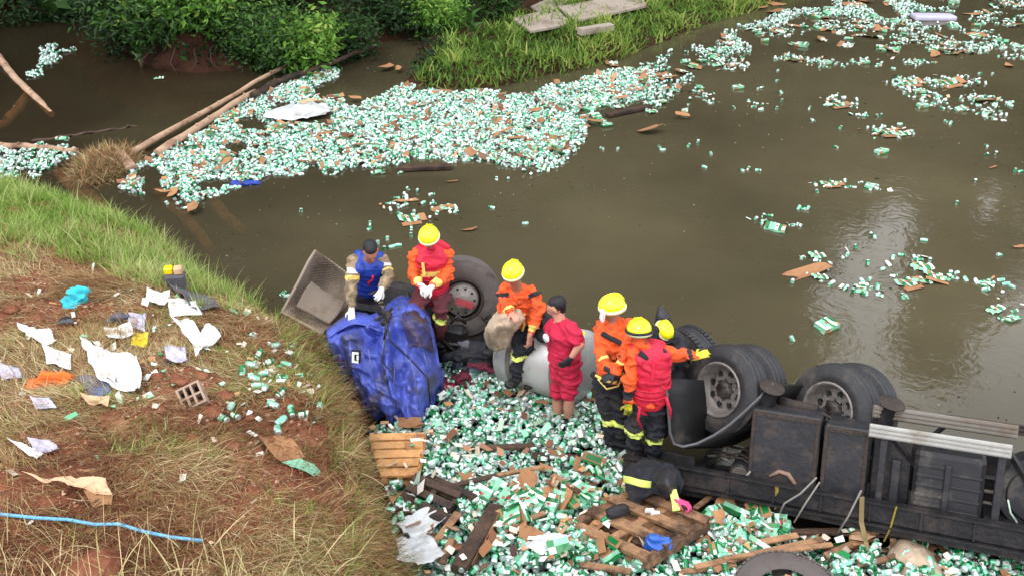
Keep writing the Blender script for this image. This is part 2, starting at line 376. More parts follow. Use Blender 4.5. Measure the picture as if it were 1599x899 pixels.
def put_blades(name, mat, parts, label=None):
    V = []; F = []; T = []; k = 0
    for (v, f, t) in parts: V.append(v); F.append(f + k); T.append(t); k += len(v)
    o = link(name, npmesh(name, np.concatenate(V), np.concatenate(F), attr=np.concatenate(T)), mat); return tag(o, label, kind='stuff')
# green grass on the upper part of the near bank
def cg(X, Y, Z, PX, PY):
    _, d, par = near_bank(X, Y)
    edge = 470 - (400 - PX) * .22 + vn(X * 2, Y * 2, 4) * 60 - 40          # lower limit of green in the photograph runs along the lip
    lim = np.interp(PX, [-300, 0, 100, 230, 330, 440, 520, 600], [375, 385, 400, 440, 470, 492, 545, 620]) + (vn(X * 3, Y * 3, 4) - .5) * 50
    return (Z > .05) & (d < .45) & (PX > -60) & (PX < 640) & (PY < lim) & (RG.rand(len(X)) < np.clip(.35 + vn(X * 1.5, Y * 1.5, 77), 0, 1))
B, px, py = scatter((-9, -1), (6.0, 15), 170000, cg, nb)
n = len(B); cl = vn(B[:, 0] * 4, B[:, 1] * 4, 12)
g1 = blades(B, RG.uniform(.10, .30, n) * (.6 + .7 * cl), RG.uniform(.005, .010, n), RG.uniform(0, 6.28, n), RG.uniform(.1, .7, n), RG.uniform(.3, 1.5, n), np.clip(.15 + cl * .5 + RG.normal(0, .2, n) + (py > 380) * .12, 0, 1))
k = RG.rand(n) < .02
g2 = blades(B[k], RG.uniform(.25, .5, k.sum()), RG.uniform(.006, .012, k.sum()), RG.uniform(0, 6.28, k.sum()), RG.uniform(.1, .6, k.sum()), RG.uniform(.3, 1.2, k.sum()), RG.uniform(.5, 1, k.sum()))
put_blades('green_grass', M['green_grass'], [g1, g2])
# matted, flattened dry grass over the rest of the bank; thin where bare red soil shows
BARE = [(GP(a, c), r_) for a, c, r_ in [(50, 500, .55), (110, 480, .4), (290, 600, .45), (340, 650, .4), (480, 680, .4), (430, 640, .3), (90, 700, .35), (60, 760, .5), (520, 720, .3), (250, 540, .25), (380, 700, .3), (180, 640, .25), (330, 700, .25), (20, 640, .3), (480, 610, .25), (100, 890, .3), (420, 760, .25)]]
def bare(X, Y):
    r_ = np.clip((vn(X * 1.7 + 3, Y * 1.7, 61) - .6) * 5, 0, 1); e = (vn(X * 5, Y * 5, 13) - .5) * .25 + (vn(X * 14, Y * 14, 23) - .5) * .12
    for p, q in BARE: r_ = np.maximum(r_, np.clip((q * .72 + e - np.hypot(X - p[0], Y - p[1])) * 9, 0, 1))
    return r_ * np.clip(.65 + .5 * vn(X * 9, Y * 9, 2), 0, 1)
def cdry(X, Y, Z, PX, PY):
    _, d, par = near_bank(X, Y)
    return (Z > .1) & (d < .28) & (PX > -80) & (PX < 640) & (PY > 360) & (PY < 960) & (RG.rand(len(X)) > bare(X, Y) * .78)
B, px, py = scatter((-6.5, -.4), (3.2, 10.5), 200000, cdry, nb); n = len(B)
flow = vn(B[:, 0] * .9, B[:, 1] * .9, 90) * 6 + RG.normal(0, .8, n); patch = vn(B[:, 0] * 1.4, B[:, 1] * 1.4, 55)
far = np.clip((py - 400) / 500, 0, 1)
d1 = blades(B + np.array([0, 0, .01]), RG.uniform(.06, .2, n), RG.uniform(.0025, .006, n), flow, RG.uniform(1.0, 1.52, n), RG.uniform(-.1, .6, n), np.clip(patch * .75 + RG.normal(.12, .22, n), 0, 1), sink=.0)
k = RG.rand(n) < .05
d2 = blades(B[k], RG.uniform(.08, .28, k.sum()), RG.uniform(.003, .006, k.sum()), flow[k], RG.uniform(.2, 1.1, k.sum()), RG.uniform(.4, 1.4, k.sum()), RG.uniform(.2, 1, k.sum()))
put_blades('dry_grass', M['dry_grass'], [d1, d2])
# green tufts within the dry grass
def ctuft(X, Y, Z, PX, PY):
    _, d, par = near_bank(X, Y)
    return (Z > .1) & (d < .3) & (PX > -60) & (PX < 640) & (PY > 480) & (PY < 940) & (vn(X * 1.9 + 8, Y * 1.9, 31) > .50) & (RG.rand(len(X)) > bare(X, Y))
B, px, py = scatter((-6, -.4), (3.2, 9), 80000, ctuft, nb); n = len(B)
put_blades('grass_tufts', M['green_grass'], [blades(B, RG.uniform(.05, .16, n), RG.uniform(.003, .006, n), RG.uniform(0, 6.28, n), RG.uniform(.6, 1.4, n), RG.uniform(.2, 1.2, n), np.clip(RG.normal(.45, .25, n), 0, 1))])
# grass and roots hanging down the cut face on the right of the bank
def chang(X, Y, Z, PX, PY):
    _, d, par = near_bank(X, Y)
    return (d > -.12) & (d < .42) & (par > 6.6) & (Z > .1) & (PY < 960) & (PY > 500) & (vn(X * 7, Y * 5, 44) > .34)
B, px, py = scatter((-3, -.2), (3.2, 9), 120000, chang, nb); n = len(B)
az = np.arctan2(.15, 1.0) + RG.normal(0, .9, n) + (vn(B[:, 0] * 4, B[:, 1] * 4, 70) - .5) * 3
h1 = blades(B + np.array([.01, 0, 0]), RG.uniform(.05, .34, n) * (.4 + .9 * vn(B[:, 0] * 6, B[:, 1] * 6, 14)), RG.uniform(.003, .006, n), az, RG.uniform(.5, 1.6, n), RG.uniform(.2, 1.9, n), np.clip(vn(B[:, 0] * 3, B[:, 1] * 3, 5) * .6 + RG.normal(.05, .25, n), 0, 1), 4)
k = RG.rand(n) < .16
put_blades('hanging_grass', M['dry_grass'], [h1])
put_blades('edge_grass', M['green_grass'], [blades(B[k], RG.uniform(.12, .3, k.sum()), RG.uniform(.004, .008, k.sum()), az[k], RG.uniform(.2, .9, k.sum()), RG.uniform(.6, 1.6, k.sum()), np.clip(RG.normal(.4, .25, k.sum()), 0, 1), 4)])
# tall pale stalks close to the camera at the foot of the picture
def cst(X, Y, Z, PX, PY): return (PX > -40) & (PX < 560) & (PY > 850) & (PY < 1010)
B, px, py = scatter((-4, -.5), (3.0, 5.2), 1500, cst, nb); n = len(B)
M['stalk'] = tintmat('pale_stalk', ['#8a9a50', '#a8a468', '#c8b888', '#dccc9c'], .7, .2)
put_blades('pale_stalks', M['stalk'], [blades(B, RG.uniform(.15, .42, n), RG.uniform(.005, .010, n), RG.uniform(0, 6.28, n), RG.uniform(.1, .9, n), RG.uniform(.1, .9, n), np.clip(RG.normal(.75, .2, n), 0, 1), 4)])
# leafy waterside plants of the green spit
TONG = [tuple(PZ(a, b, .1)[:2]) for a, b in [(642, 128), (700, 135), (780, 130), (880, 110), (960, 90), (1010, 70), (1080, 43), (1180, 12), (1260, -20), (1300, -70), (1000, -60), (960, 0), (800, 45), (760, 60), (690, 80)]]
def ct(X, Y, Z, PX, PY): return sdf_poly(X, Y, TONG) > 0
B, px, py = scatter((-3, 11), (19, 33), 60000, ct, far_h); n = len(B); cl = vn(B[:, 0] * 2.2, B[:, 1] * 2.2, 9)
B[:, 2] += RG.uniform(0, .25, n) * cl
t1 = blades(B, RG.uniform(.14, .42, n) * (.35 + cl), RG.uniform(.02, .05, n), RG.uniform(0, 6.28, n), RG.uniform(.1, 1.0, n), RG.uniform(.3, 1.6, n), np.clip(cl * .6 + RG.normal(.15, .2, n) + (px > 900) * .1, 0, 1))
put_blades('waterside_grass', M['tongue'], [t1])
# leaves -----------------------------------------------------------
def leaves(P, size, axis, tint, asp=.42):
    n = len(P); a = axis / (np.linalg.norm(axis, axis=1, keepdims=True) + 1e-9)
    r = RG.normal(0, 1, (n, 3)); r[:, 2] *= .4
    s = np.cross(a, r); s /= np.linalg.norm(s, axis=1, keepdims=True) + 1e-9; nn = np.cross(a, s)
    L = size[:, None]; W = L * asp
    v0 = P; v1 = P + a * L * .45 + s * W * .5 + nn * L * .06; v2 = P + a * L - nn * L * .08; v3 = P + a * L * .45 - s * W * .5 + nn * L * .06; 
    V = np.stack([v0, v1, v2, v3], 1).reshape(-1, 3); F = np.arange(n * 4).reshape(n, 4)
    return V, F, np.repeat(tint, 4)
def bush(name, base, h, rad, nl, ls, mat, label, asp=.4, droop=.5, grp='bushes on the far bank', shift=0.):
    root = empty(name, base, label, name.replace('_', ' '), grp); b = Vector([0, 0, 0]); mb = MB(); tips = []
    nst = 9
    for i in range(nst):
        a = random.uniform(0, 6.28); q = random.uniform(.3, 1.) * rad; e = Vector((math.cos(a) * q, math.sin(a) * q - shift * rad * random.random(), h * random.uniform(.55, 1)))
        mid = e * .5 + Vector((0, 0, h * .18)); mb.tube([b, mid, e], [.025, .015, .006], 5); tips += [(b, mid, e)]
    mb.build('stem', M['bark'], root)
    n = nl; k = RG.randint(0, nst, n); t = RG.uniform(.25, 1.08, n)
    A = np.array([list(x[0]) for x in tips])[k]; Bm = np.array([list(x[1]) for x in tips])[k]; C = np.array([list(x[2]) for x in tips])[k]; t = t[:, None]
    P = A * (1 - t) ** 2 + 2 * Bm * t * (1 - t) + C * t * t
    # clumps
    cn = 26; cc = RG.normal(0, 1, (cn, 3)) * rad * .20
    P = P + cc[RG.randint(0, cn, n)] + RG.normal(0, rad * .13, (n, 3))
    ax = RG.normal(0, 1, (n, 3)); ax[:, 2] = ax[:, 2] * .5 - droop
    gz = H(P[:, 0] + base[0], P[:, 1] + base[1]) - base[2]
    P[:, 2] = np.maximum(P[:, 2], np.maximum(gz, -base[2]) + .05)
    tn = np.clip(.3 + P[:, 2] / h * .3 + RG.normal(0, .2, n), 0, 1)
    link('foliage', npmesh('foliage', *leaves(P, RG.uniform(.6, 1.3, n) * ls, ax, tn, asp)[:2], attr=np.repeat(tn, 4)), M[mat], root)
    return root
BU = [ # px, py of the base, height, radius, leaves, leaf size, material, label
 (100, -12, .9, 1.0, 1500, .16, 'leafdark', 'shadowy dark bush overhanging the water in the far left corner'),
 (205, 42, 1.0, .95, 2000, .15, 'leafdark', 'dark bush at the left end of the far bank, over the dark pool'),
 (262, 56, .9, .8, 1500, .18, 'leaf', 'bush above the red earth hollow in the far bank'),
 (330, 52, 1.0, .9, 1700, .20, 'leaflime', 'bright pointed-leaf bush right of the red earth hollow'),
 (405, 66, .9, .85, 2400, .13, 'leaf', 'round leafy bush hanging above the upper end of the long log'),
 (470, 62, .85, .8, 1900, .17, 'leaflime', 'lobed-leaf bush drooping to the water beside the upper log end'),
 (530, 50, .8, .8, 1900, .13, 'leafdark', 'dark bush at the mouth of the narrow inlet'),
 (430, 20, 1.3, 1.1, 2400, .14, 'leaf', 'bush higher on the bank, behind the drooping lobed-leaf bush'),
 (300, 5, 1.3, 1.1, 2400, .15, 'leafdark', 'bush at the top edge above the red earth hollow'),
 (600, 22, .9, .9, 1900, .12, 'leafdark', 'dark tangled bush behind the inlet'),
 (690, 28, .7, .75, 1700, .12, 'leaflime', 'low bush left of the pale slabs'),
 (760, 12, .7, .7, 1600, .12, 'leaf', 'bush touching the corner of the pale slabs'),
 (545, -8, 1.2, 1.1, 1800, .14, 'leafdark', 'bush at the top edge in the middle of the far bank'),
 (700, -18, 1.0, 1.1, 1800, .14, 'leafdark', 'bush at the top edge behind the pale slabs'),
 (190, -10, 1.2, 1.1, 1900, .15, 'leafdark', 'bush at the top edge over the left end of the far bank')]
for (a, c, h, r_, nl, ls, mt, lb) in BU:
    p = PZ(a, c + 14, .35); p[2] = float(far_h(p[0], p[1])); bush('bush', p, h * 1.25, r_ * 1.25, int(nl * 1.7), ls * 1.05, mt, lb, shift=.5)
def cfl(X, Y, Z, PX, PY): return (X < -1.5) & (sdf_poly(X, Y, FAR) > .05) & (sdf_poly(X, Y, FAR) < 6)
B, px, py = scatter((-17, -1), (18, 30), 30000, cfl, far_h); n = len(B); B[:, 2] += RG.uniform(0, .3, n); ax = RG.normal(0, 1, (n, 3)); tn = np.clip(vn(B[:, 0] * 2, B[:, 1] * 2, 3) * .6 + RG.normal(.05, .2, n), 0, 1)
V, F, T = leaves(B, RG.uniform(.08, .18, n), ax, tn, .45); tag(link('ground_cover', npmesh('ground_cover', V, F, attr=T), M['leafdark']), 'low leafy ground cover under the bushes of the far bank', kind='stuff')
def longleaf(px, py, label, n=16, L=.9):
    p = PZ(px, py + 8, .5); p[2] = float(far_h(p[0], p[1])) ; root = empty('broad_leaf_plant', p, label, 'plant', 'broad leaf plants on the far bank')
    MB().tube([(0, 0, -.1), (0, -.05, .35)], [.05, .03], 7).build('stem', M['bark'], root)
    me = None
    B = np.zeros((1, 3)); V, F, T = blades(B, np.array([L]), np.array([.13]), np.array([0.]), np.array([.35]), np.array([1.6]), np.array([.6]), 7); me = npmesh('leaf', V, F, attr=T * 0 + .55); me.materials.append(M['leaf'])
    for i in range(n):
        o = bpy.data.objects.new('leaf', me); COL.objects.link(o); o.parent = root; o.rotation_euler = (random.uniform(-.2, .2), random.uniform(-.2, .3), i * 2.4); o.scale = [random.uniform(.7, 1.1)] * 3; o.location = (0, -.04, random.uniform(.2, .6))
longleaf(345, 34, 'broad strap-leaved plant at the top of the far bank'); longleaf(318, 48, 'strap-leaved plant nearest the red earth hollow', 12, .7)
longleaf(215, 60, 'small strap-leaved plant hanging over the dark pool', 12, .6); longleaf(385, 62, 'strap-leaved plant above the long log end', 12, .65); longleaf(585, 50, 'strap-leaved plant at the inlet', 12, .6); longleaf(735, 40, 'strap-leaved plant left of the slabs', 12, .55)
# tall trees along the far side of the river (their dark crowns and the sky gap between them are mirrored in the water)
def tree(x, y, h, r, nl, label):
    random.seed(int(abs(x) * 10 + y)); RG = np.random.RandomState(int(abs(x) * 10 + y))
    z0 = float(np.maximum(far_h(x, y), -.3)) if y < 50 else .5
    root = empty('tree', (x, y, z0), label, 'tree', 'tall trees on the far side of the river'); mb = MB()
    mb.tube([(0, 0, -.3), (.1, 0, h * .35), (-.1, .1, h * .7), (0, 0, h * .95)], [.28, .2, .12, .03], 8)
    P = []
    for i in range(20):
        zz = h * random.uniform(.08, .9); a = random.uniform(0, 6.28); q = r * random.uniform(.5, 1.0) * (1.15 - zz / h * .6)
        e = Vector((math.cos(a) * q, math.sin(a) * q, zz + .8)); mb.tube([(0, 0, zz - .5), e * .5 + Vector((0, 0, zz * .5)), e], [.08, .05, .02], 5); P.append(e)
    mb.build('trunk', M['bark'], root)
    P = np.array([list(e) for e in P] + [[0, 0, h * .95]]); c = P[RG.randint(0, len(P), nl)] + RG.normal(0, 1, (nl, 3)) * r * .24
    tn = np.clip(RG.normal(.4, .25, nl), 0, 1); ax = RG.normal(0, 1, (nl, 3)); ax[:, 2] -= .4
    V, F, T = leaves(c, RG.uniform(.7, 1.25, nl), ax, tn, .75)
    link('crown', npmesh('crown', V, F, attr=T), M['leafdark'], root)
TR = [(-44, 36, 26, 7), (-36, 36, 26, 6.5), (-30, 34, 24, 6), (-23, 31, 22, 5), (-17, 29, 21, 4.5), (-11, 29, 22, 4.5), (-6, 30, 24, 4.5), (-1, 33, 26, 5), (4, 38, 29, 5.2), (10.5, 44, 29, 5.2), (17, 47, 15.5, 4), (21, 47, 14, 4), (25, 46, 27, 2.8), (30.5, 47, 15.5, 4), (36, 47, 18, 4.5), (43, 47, 20, 5.5)]
SIDE = ['leftmost', 'next to the leftmost', 'in the shade group at far left', 'second from the left', 'third from the left', 'fourth from the left', 'fifth from the left', 'sixth from the left', 'seventh from the left', 'just left of the sky gap', 'lower, in the sky gap', 'lowest, in the sky gap', 'slender, right of the sky gap', 'low, in the second gap', 'tall, far right', 'at the far right end']
TR += [(8, 42, 30, 6.5), (13.5, 49, 30, 6), (-26, 38, 26, 6), (-14, 36, 27, 6), (-4, 39, 28, 6)]; SIDE += ['broad one left of the sky gap', 'tall one behind the broad one', 'second row, left', 'second row, middle', 'second row, right']
for (q, s_) in zip(TR, SIDE): tree(*q[:4], 5200, 'tree mirrored in the river, %s' % s_)

# crumbs of soil and litter between the grass
def ccr(X, Y, Z, PX, PY):
    _, d, par = near_bank(X, Y)
    return (Z > .1) & (d < .1) & (PX > -40) & (PX < 640) & (PY > 400) & (PY < 920) & ((vn(X * 2.3, Y * 2.3, 19) > .6) | (bare(X, Y) > .3))
B, px, py = scatter((-6.5, -.4), (3.2, 10), 30000, ccr, nb); n = len(B); s_ = RG.uniform(.006, .028, n) * RG.uniform(.5, 1, n)
oc = np.array([[1, 0, 0], [-1, 0, 0], [0, 1, 0], [0, -1, 0], [0, 0, .7], [0, 0, -.7]]); ft = np.array([[0, 2, 4], [2, 1, 4], [1, 3, 4], [3, 0, 4], [2, 0, 5], [1, 2, 5], [3, 1, 5], [0, 3, 5]])
V = (B[:, None, :] + oc[None] * s_[:, None, None] * RG.uniform(.6, 1.2, (n, 6, 1))).reshape(-1, 3); F = (ft[None] + (np.arange(n) * 6)[:, None, None]).reshape(-1, 3)
M['crumb'] = tintmat('soil_crumb', ['#4a2a1e', '#7c4732', '#965a40', '#b08060', '#c4b098'], .9)
tag(link('soil_crumbs', npmesh('soil_crumbs', V, F, attr=np.repeat(np.clip(RG.rand(n) ** 1.6, 0, 1), 6)), M['crumb']), 'crumbs of red soil and litter among the dry grass', kind='stuff')
# ================================================================ DEBRIS MATERIALS
M['can_green'] = pm('can_green', '#1a8450', .3, .35, .12, 4, 0, objvar=.25, coat=.3)
M['can_mint'] = pm('can_mint', '#78cca8', .3, .3, .1, 4, 0, objvar=.15)
M['can_white'] = pm('can_white', '#d4e8e0', .4, .0, .06, 4, 0)
M['can_metal'] = pm('can_metal', '#dce8e4', .3, .5, .05, 4, 0)
M['star_red'] = pm('star_red', '#c01c1c', .5, 0, .05, 4, 0)
M['pack_green'] = pm('pack_green', '#0f6a32', .35, 0, .2, 5, .05, objvar=.3)
M['pack_pale'] = pm('pack_pale', '#86c4a2', .4, 0, .15, 5, .05, objvar=.1)
M['kraft'] = pm('kraft_cardboard', '#a2754f', .85, 0, .15, 5, .1, objvar=.2, dirt='#8a5f40', dirt_amt=.4)
M['kraftpale'] = pm('pale_cardboard', '#d2ac88', .85, 0, .12, 4, .1, dirt='#9a7452', dirt_amt=.4)
M['wood'] = pm('pallet_wood', '#9a7453', .8, 0, .3, 8, .4, 40, dirt='#4a3424', dirt_amt=.5, objvar=.15)
M['woodpale'] = pm('fresh_pine', '#d09a62', .75, 0, .2, 8, .3, 40, dirt='#8e6238', dirt_amt=.35, objvar=.12)
M['wooddark'] = pm('wet_wood', '#4a3628', .7, 0, .4, 8, .4, 40, dirt='#261a14', dirt_amt=.5, objvar=.2)
M['log'] = pm('weathered_log', '#9a7a5a', .85, 0, .3, 5, .5, 30, dirt='#5a4230', dirt_amt=.5)
M['film'] = pm('white_plastic_film', '#c9cccc', .35, 0, .12, 4, .4, 14, dirt='#8f8a80', dirt_amt=.3)
M['hg'] = pm('heap_can_green', '#10703c', .3, .35, .2, 4, 0, objvar=.25, coat=.3); M['hm'] = pm('heap_can_mint', '#7dcdab', .3, .3, .25, 4, 0, objvar=.15); M['hw'] = pm('heap_can_white', '#d4e6dc', .4, .0, .15, 4, 0)
CANM = [M['can_green'], M['can_mint'], M['can_white'], M['can_metal'], M['star_red']]
def can_geo(n=10, star=False, style=0):
    """0.12 m tall aluminium can lying along local X; returns V, F(quads, degenerate caps as tri fans joined), mat index"""
    mb = MB(); rings = [(-.060, .024), (-.054, .033), (-.022, .033), (.030, .033), (.052, .033), (.060, .026)]
    v = []
    for (x, r) in rings:
        for j in range(n):
            a = 2 * math.pi * (j + .5) / n; v.append((x, r * math.cos(a), r * math.sin(a)))
    f = []; m = []
    for i in range(5):
        for j in range(n):
            f.append((i * n + j, i * n + (j + 1) % n, (i + 1) * n + (j + 1) % n, (i + 1) * n + j))
            if i in (0, 4): q = 3
            elif i == 2: q = [2, 1, 2, 1][style] if (j % n) in (0, 1, 2, n // 2, n // 2 + 1) else [0, 0, 1, 1][style]
            else: q = [0, 0, 1, 0][style] if i == 1 else [0, 1, 1, 2][style]
            m.append(q)
    mb.add(v, [], 0); 
    for q, w_ in zip(f, m): mb.f.append(list(q)); mb.m.append(w_); mb.sm.append(True)
    mb.f.append([j for j in range(n)]); mb.m.append(3); mb.sm.append(False)
    mb.f.append([5 * n + j for j in range(n)][::-1]); mb.m.append(3); mb.sm.append(False)
    if star:
        p = []
        for k in range(10):
            a = math.pi * 2 * k / 10; r = .013 if k % 2 == 0 else .0055; p.append((.004 + r * math.cos(a), r * math.sin(a), .0345))
        for s_ in (1, -1):
            mb.add([(a, b * s_, c * s_) for a, b, c in p] + [(.004, 0, .0348 * s_)], [(10, k, (k + 1) % 10) for k in range(10)], 4)
    return mb
M['hs'] = pm('heap_can_metal', '#ccd8d4', .3, .6, .1, 4, 0); HEAPM = [M['hg'], M['hm'], M['hw'], M['hs'], M['star_red']]
CANME = [can_geo(10, True, s).mesh('can') for s in range(4)]
for me in CANME:
    for m_ in HEAPM: me.materials.append(m_)
def can_low():
    n = 7; v = []; 
    for (x, r) in [(-.06, .026), (-.05, .033), (-.018, .033), (.032, .033), (.06, .027)]:
        for j in range(n): v.append((x, r * math.cos(2 * math.pi * j / n), r * math.sin(2 * math.pi * j / n)))
    f = []
    for i in range(4):
        for j in range(n): f.append((i * n + j, i * n + (j + 1) % n, (i + 1) * n + (j + 1) % n, (i + 1) * n + j))
    k = 4 * n
    for b0 in (0, k):  # caps as quads
        f += [(b0, b0 + 1, b0 + 2, b0 + 3), (b0, b0 + 3, b0 + 4, b0 + 5)]; f += [(b0, b0 + 5, b0 + 6, b0 + 6)]
    return np.array(v), f, n
def cans_mesh(name, P, flatn=.8, mats=CANM):
    """many loose cans as one mesh; random orientation"""
    v, f, n = can_low(); f = np.array([q for q in f if len(set(q)) == 4], np.int32); N_ = len(P)
    yaw = RG.uniform(0, 6.28, N_); pit = np.where(RG.rand(N_) < flatn, RG.normal(0, .25, N_), RG.uniform(.6, 1.57, N_)); rol = RG.uniform(0, 6.28, N_)
    cr, sr = np.cos(rol), np.sin(rol); cp, sp = np.cos(pit), np.sin(pit); cy, sy = np.cos(yaw), np.sin(yaw)
    sq = RG.uniform(.55, 1.0, N_); sc = RG.uniform(.74, .88, N_)
    X = v[None, :, 0] * sc[:, None]; Y0 = v[None, :, 1] * sc[:, None] * np.where(RG.rand(N_) < .25, sq, 1)[:, None]; Z0 = v[None, :, 2] * sc[:, None]
    Y1 = Y0 * cr[:, None] - Z0 * sr[:, None]; Z1 = Y0 * sr[:, None] + Z0 * cr[:, None]
    X2 = X * cp[:, None] - Z1 * sp[:, None]; Z2 = X * sp[:, None] + Z1 * cp[:, None]
    X3 = X2 * cy[:, None] - Y1 * sy[:, None]; Y3 = X2 * sy[:, None] + Y1 * cy[:, None]
    V = np.stack([X3 + P[:, 0:1], Y3 + P[:, 1:2], Z2 + P[:, 2:3]], -1).reshape(-1, 3)
    F = (f[None] + (np.arange(N_) * len(v))[:, None, None]).reshape(-1, 4)
    st = RG.choice(5, N_, p=[.44, .2, .14, .14, .08]); tab = np.zeros((5, len(f)), np.int32)
    for s in range(5):
        k = 0
        for i in range(4):
            for j in range(n):
                if s == 4: q = 3 if i != 2 else 2
                elif i in (0, 3): q = 3
                elif i == 1: q = [0, 0, 1, 2][s]
                else: q = ([2, 1, 2, 1][s] if j in (0, 1, 3, 4) else [0, 0, 1, 0][s])
                tab[s, k] = q; k += 1
        tab[s, k:] = 3
    mi = tab[st].reshape(-1)
    return link(name, npmesh(name, V, F, mi=mi), mats)
LAND = []
def beer_can(p, label, group, rot=None, style=None):
    style = random.randrange(4) if style is None else style
    if 'heap' in group or 'bank' in group: label = ['white-labelled green can', 'mint-labelled green can', 'mint and white can', 'pale mint can'][style] + (', ' if 'bank' in group else ', ') + near(p)
    if 'open water' in group: label = 'single floating can, ' + near(p)
    o = bpy.data.objects.new('beer_can', CANME[style]); COL.objects.link(o); o.location = [float(c) for c in p]; o.scale = (.82, .82, .82)
    o.rotation_euler = rot if rot is not None else (random.uniform(0, 6.28), random.gauss(0, .2), random.uniform(0, 6.28))
    return tag(o, label, 'beer can', group)
# cartons: green multipack wrap with white panel, red star, kraft inside
PACKM = [M['pack_green'], M['pack_pale'], M['can_white'], M['star_red'], M['kraft']]
def carton_geo(w, d, h, crush=0.0, open_=False, seed=0):
    """printed multipack wrap: every face a small grid of printed panels, dented, with torn corners and brown inside flaps"""
    rnd = random.Random(seed); mb = MB(); x, y, z = w / 2, d / 2, h / 2
    c = [Vector((sx * x, sy * y, sz * z)) + Vector([rnd.uniform(-1, 1) * crush * q for q in (w, d, h)]) for sz in (-1, 1) for sy in (-1, 1) for sx in (-1, 1)]
    flat = h < .03; drop = []; V0 = []; R0 = None
    for qi, q in enumerate([(4, 5, 7, 6), (0, 2, 3, 1), (0, 1, 5, 4), (3, 2, 6, 7), (1, 3, 7, 5), (2, 0, 4, 6)]):
        A, B, C, D = [c[i] for i in q]; nrm = (B - A).cross(D - A); nrm = nrm.normalized() if nrm.length > 1e-9 else Vector((0, 0, 1))
        P = lambda u, v_, e=0: (A * (1 - u) + B * u) * (1 - v_) + (D * (1 - u) + C * u) * v_ + nrm * e
        if open_ and qi == 0:
            mb.add([P(0, 0), P(1, 0), P(1, .15), P(0, .15)], [(0, 1, 2, 3)], 0); mb.add([P(.1, .2, -h * .4), P(.9, .2, -h * .4), P(.9, .9, -h * .4), P(.1, .9, -h * .4)], [(0, 1, 2, 3)], 4); continue
        if flat and qi > 1: continue
        nx, ny = (6, 4) if qi < 2 else (3, 2); R = [[0.0 if (flat and False) else rnd.uniform(-1, 1) * (.012 if not flat else .02) * (0 if (i in (0, nx) or j in (0, ny)) and not flat else 1) for i in range(nx + 1)] for j in range(ny + 1)]
        if flat and qi == 1: R = R0
        R0 = R; U = lambda i, n_: i / n_
        V = [P(i / nx, j / ny, R[j][i] if not (flat and qi == 1) else -R[j][nx - i] - .002) for j in range(ny + 1) for i in range(nx + 1)] if not (flat and qi == 1) else [V0[k] - Vector((0, 0, .004)) for k in range(len(V0))]
        if qi == 0: V0 = [v.copy() for v in V]
        F = []; m_ = []
        if qi == 0: drop = [(0, 0), (nx - 1, ny - 1)][:rnd.randint(0, 2)] + ([(nx - 1, 0)] if rnd.random() < .5 else []) if flat else []
        for j in range(ny):
            for i in range(nx):
                if qi < 2 and (i, j) in drop: continue
                k = j * (nx + 1) + i; f_ = [k, k + 1, k + nx + 2, k + nx + 1]; F.append(f_ if qi != 1 or not flat else f_[::-1])
                t = (i + seed) % nx if nx == 6 else i + 1
                base = {0: 0, 1: 2, 2: 1, 3: 1, 4: 0, 5: 2}[t % 6] if qi in (0, 1) else (0 if j == 0 else 1)
                if rnd.random() < .25: base = rnd.choice([0, 0, 1, 2, 2, 4])
                if flat and qi == 1: base = 4
                m_.append(base)
        k0 = len(mb.v); mb.v += [tuple(v) for v in V]
        for f_, mi in zip(F, m_): mb.f.append([k0 + q_ for q_ in f_]); mb.m.append(mi); mb.sm.append(False)
        if qi == 0 or not flat and qi == 2:
            sr = .15 if seed % 2 else .12; e = .024 if flat else .014
            pts = [P(.42 + (sr if k % 2 == 0 else sr * .42) * math.cos(k * math.pi / 5) * d / w, .5 + (sr * 1.3 if k % 2 == 0 else sr * .5) * math.sin(k * math.pi / 5), e) for k in range(10)]
            mb.add(pts + [P(.42, .5, e)], [(10, k, (k + 1) % 10) for k in range(10)], 3)
    if open_ or seed % 3 == 0:
        f1 = [c[4], c[5], c[5] + Vector((0, -d * .45, h * .35)), c[4] + Vector((0, -d * .5, h * .2))]; mb.add(f1, [(0, 1, 2, 3)], 0); mb.add([p + Vector((0, 0, .003)) for p in f1], [(3, 2, 1, 0)], 4)
        f2 = [c[5], c[7], c[7] + Vector((w * .3, 0, h * .4)), c[5] + Vector((w * .3, 0, h * .2))]; mb.add(f2, [(0, 1, 2, 3)], 4)
    return mb
CART = [carton_geo(.26, .18, .12, .06, False, 1), carton_geo(.27, .20, .012, .08, False, 2), carton_geo(.38, .24, .012, .10, False, 3), carton_geo(.26, .19, .10, .09, True, 4), carton_geo(.24, .13, .06, .12, False, 5)]
CART = [c.mesh('carton') for c in CART]
for me in CART:
    for m_ in PACKM: me.materials.append(m_)
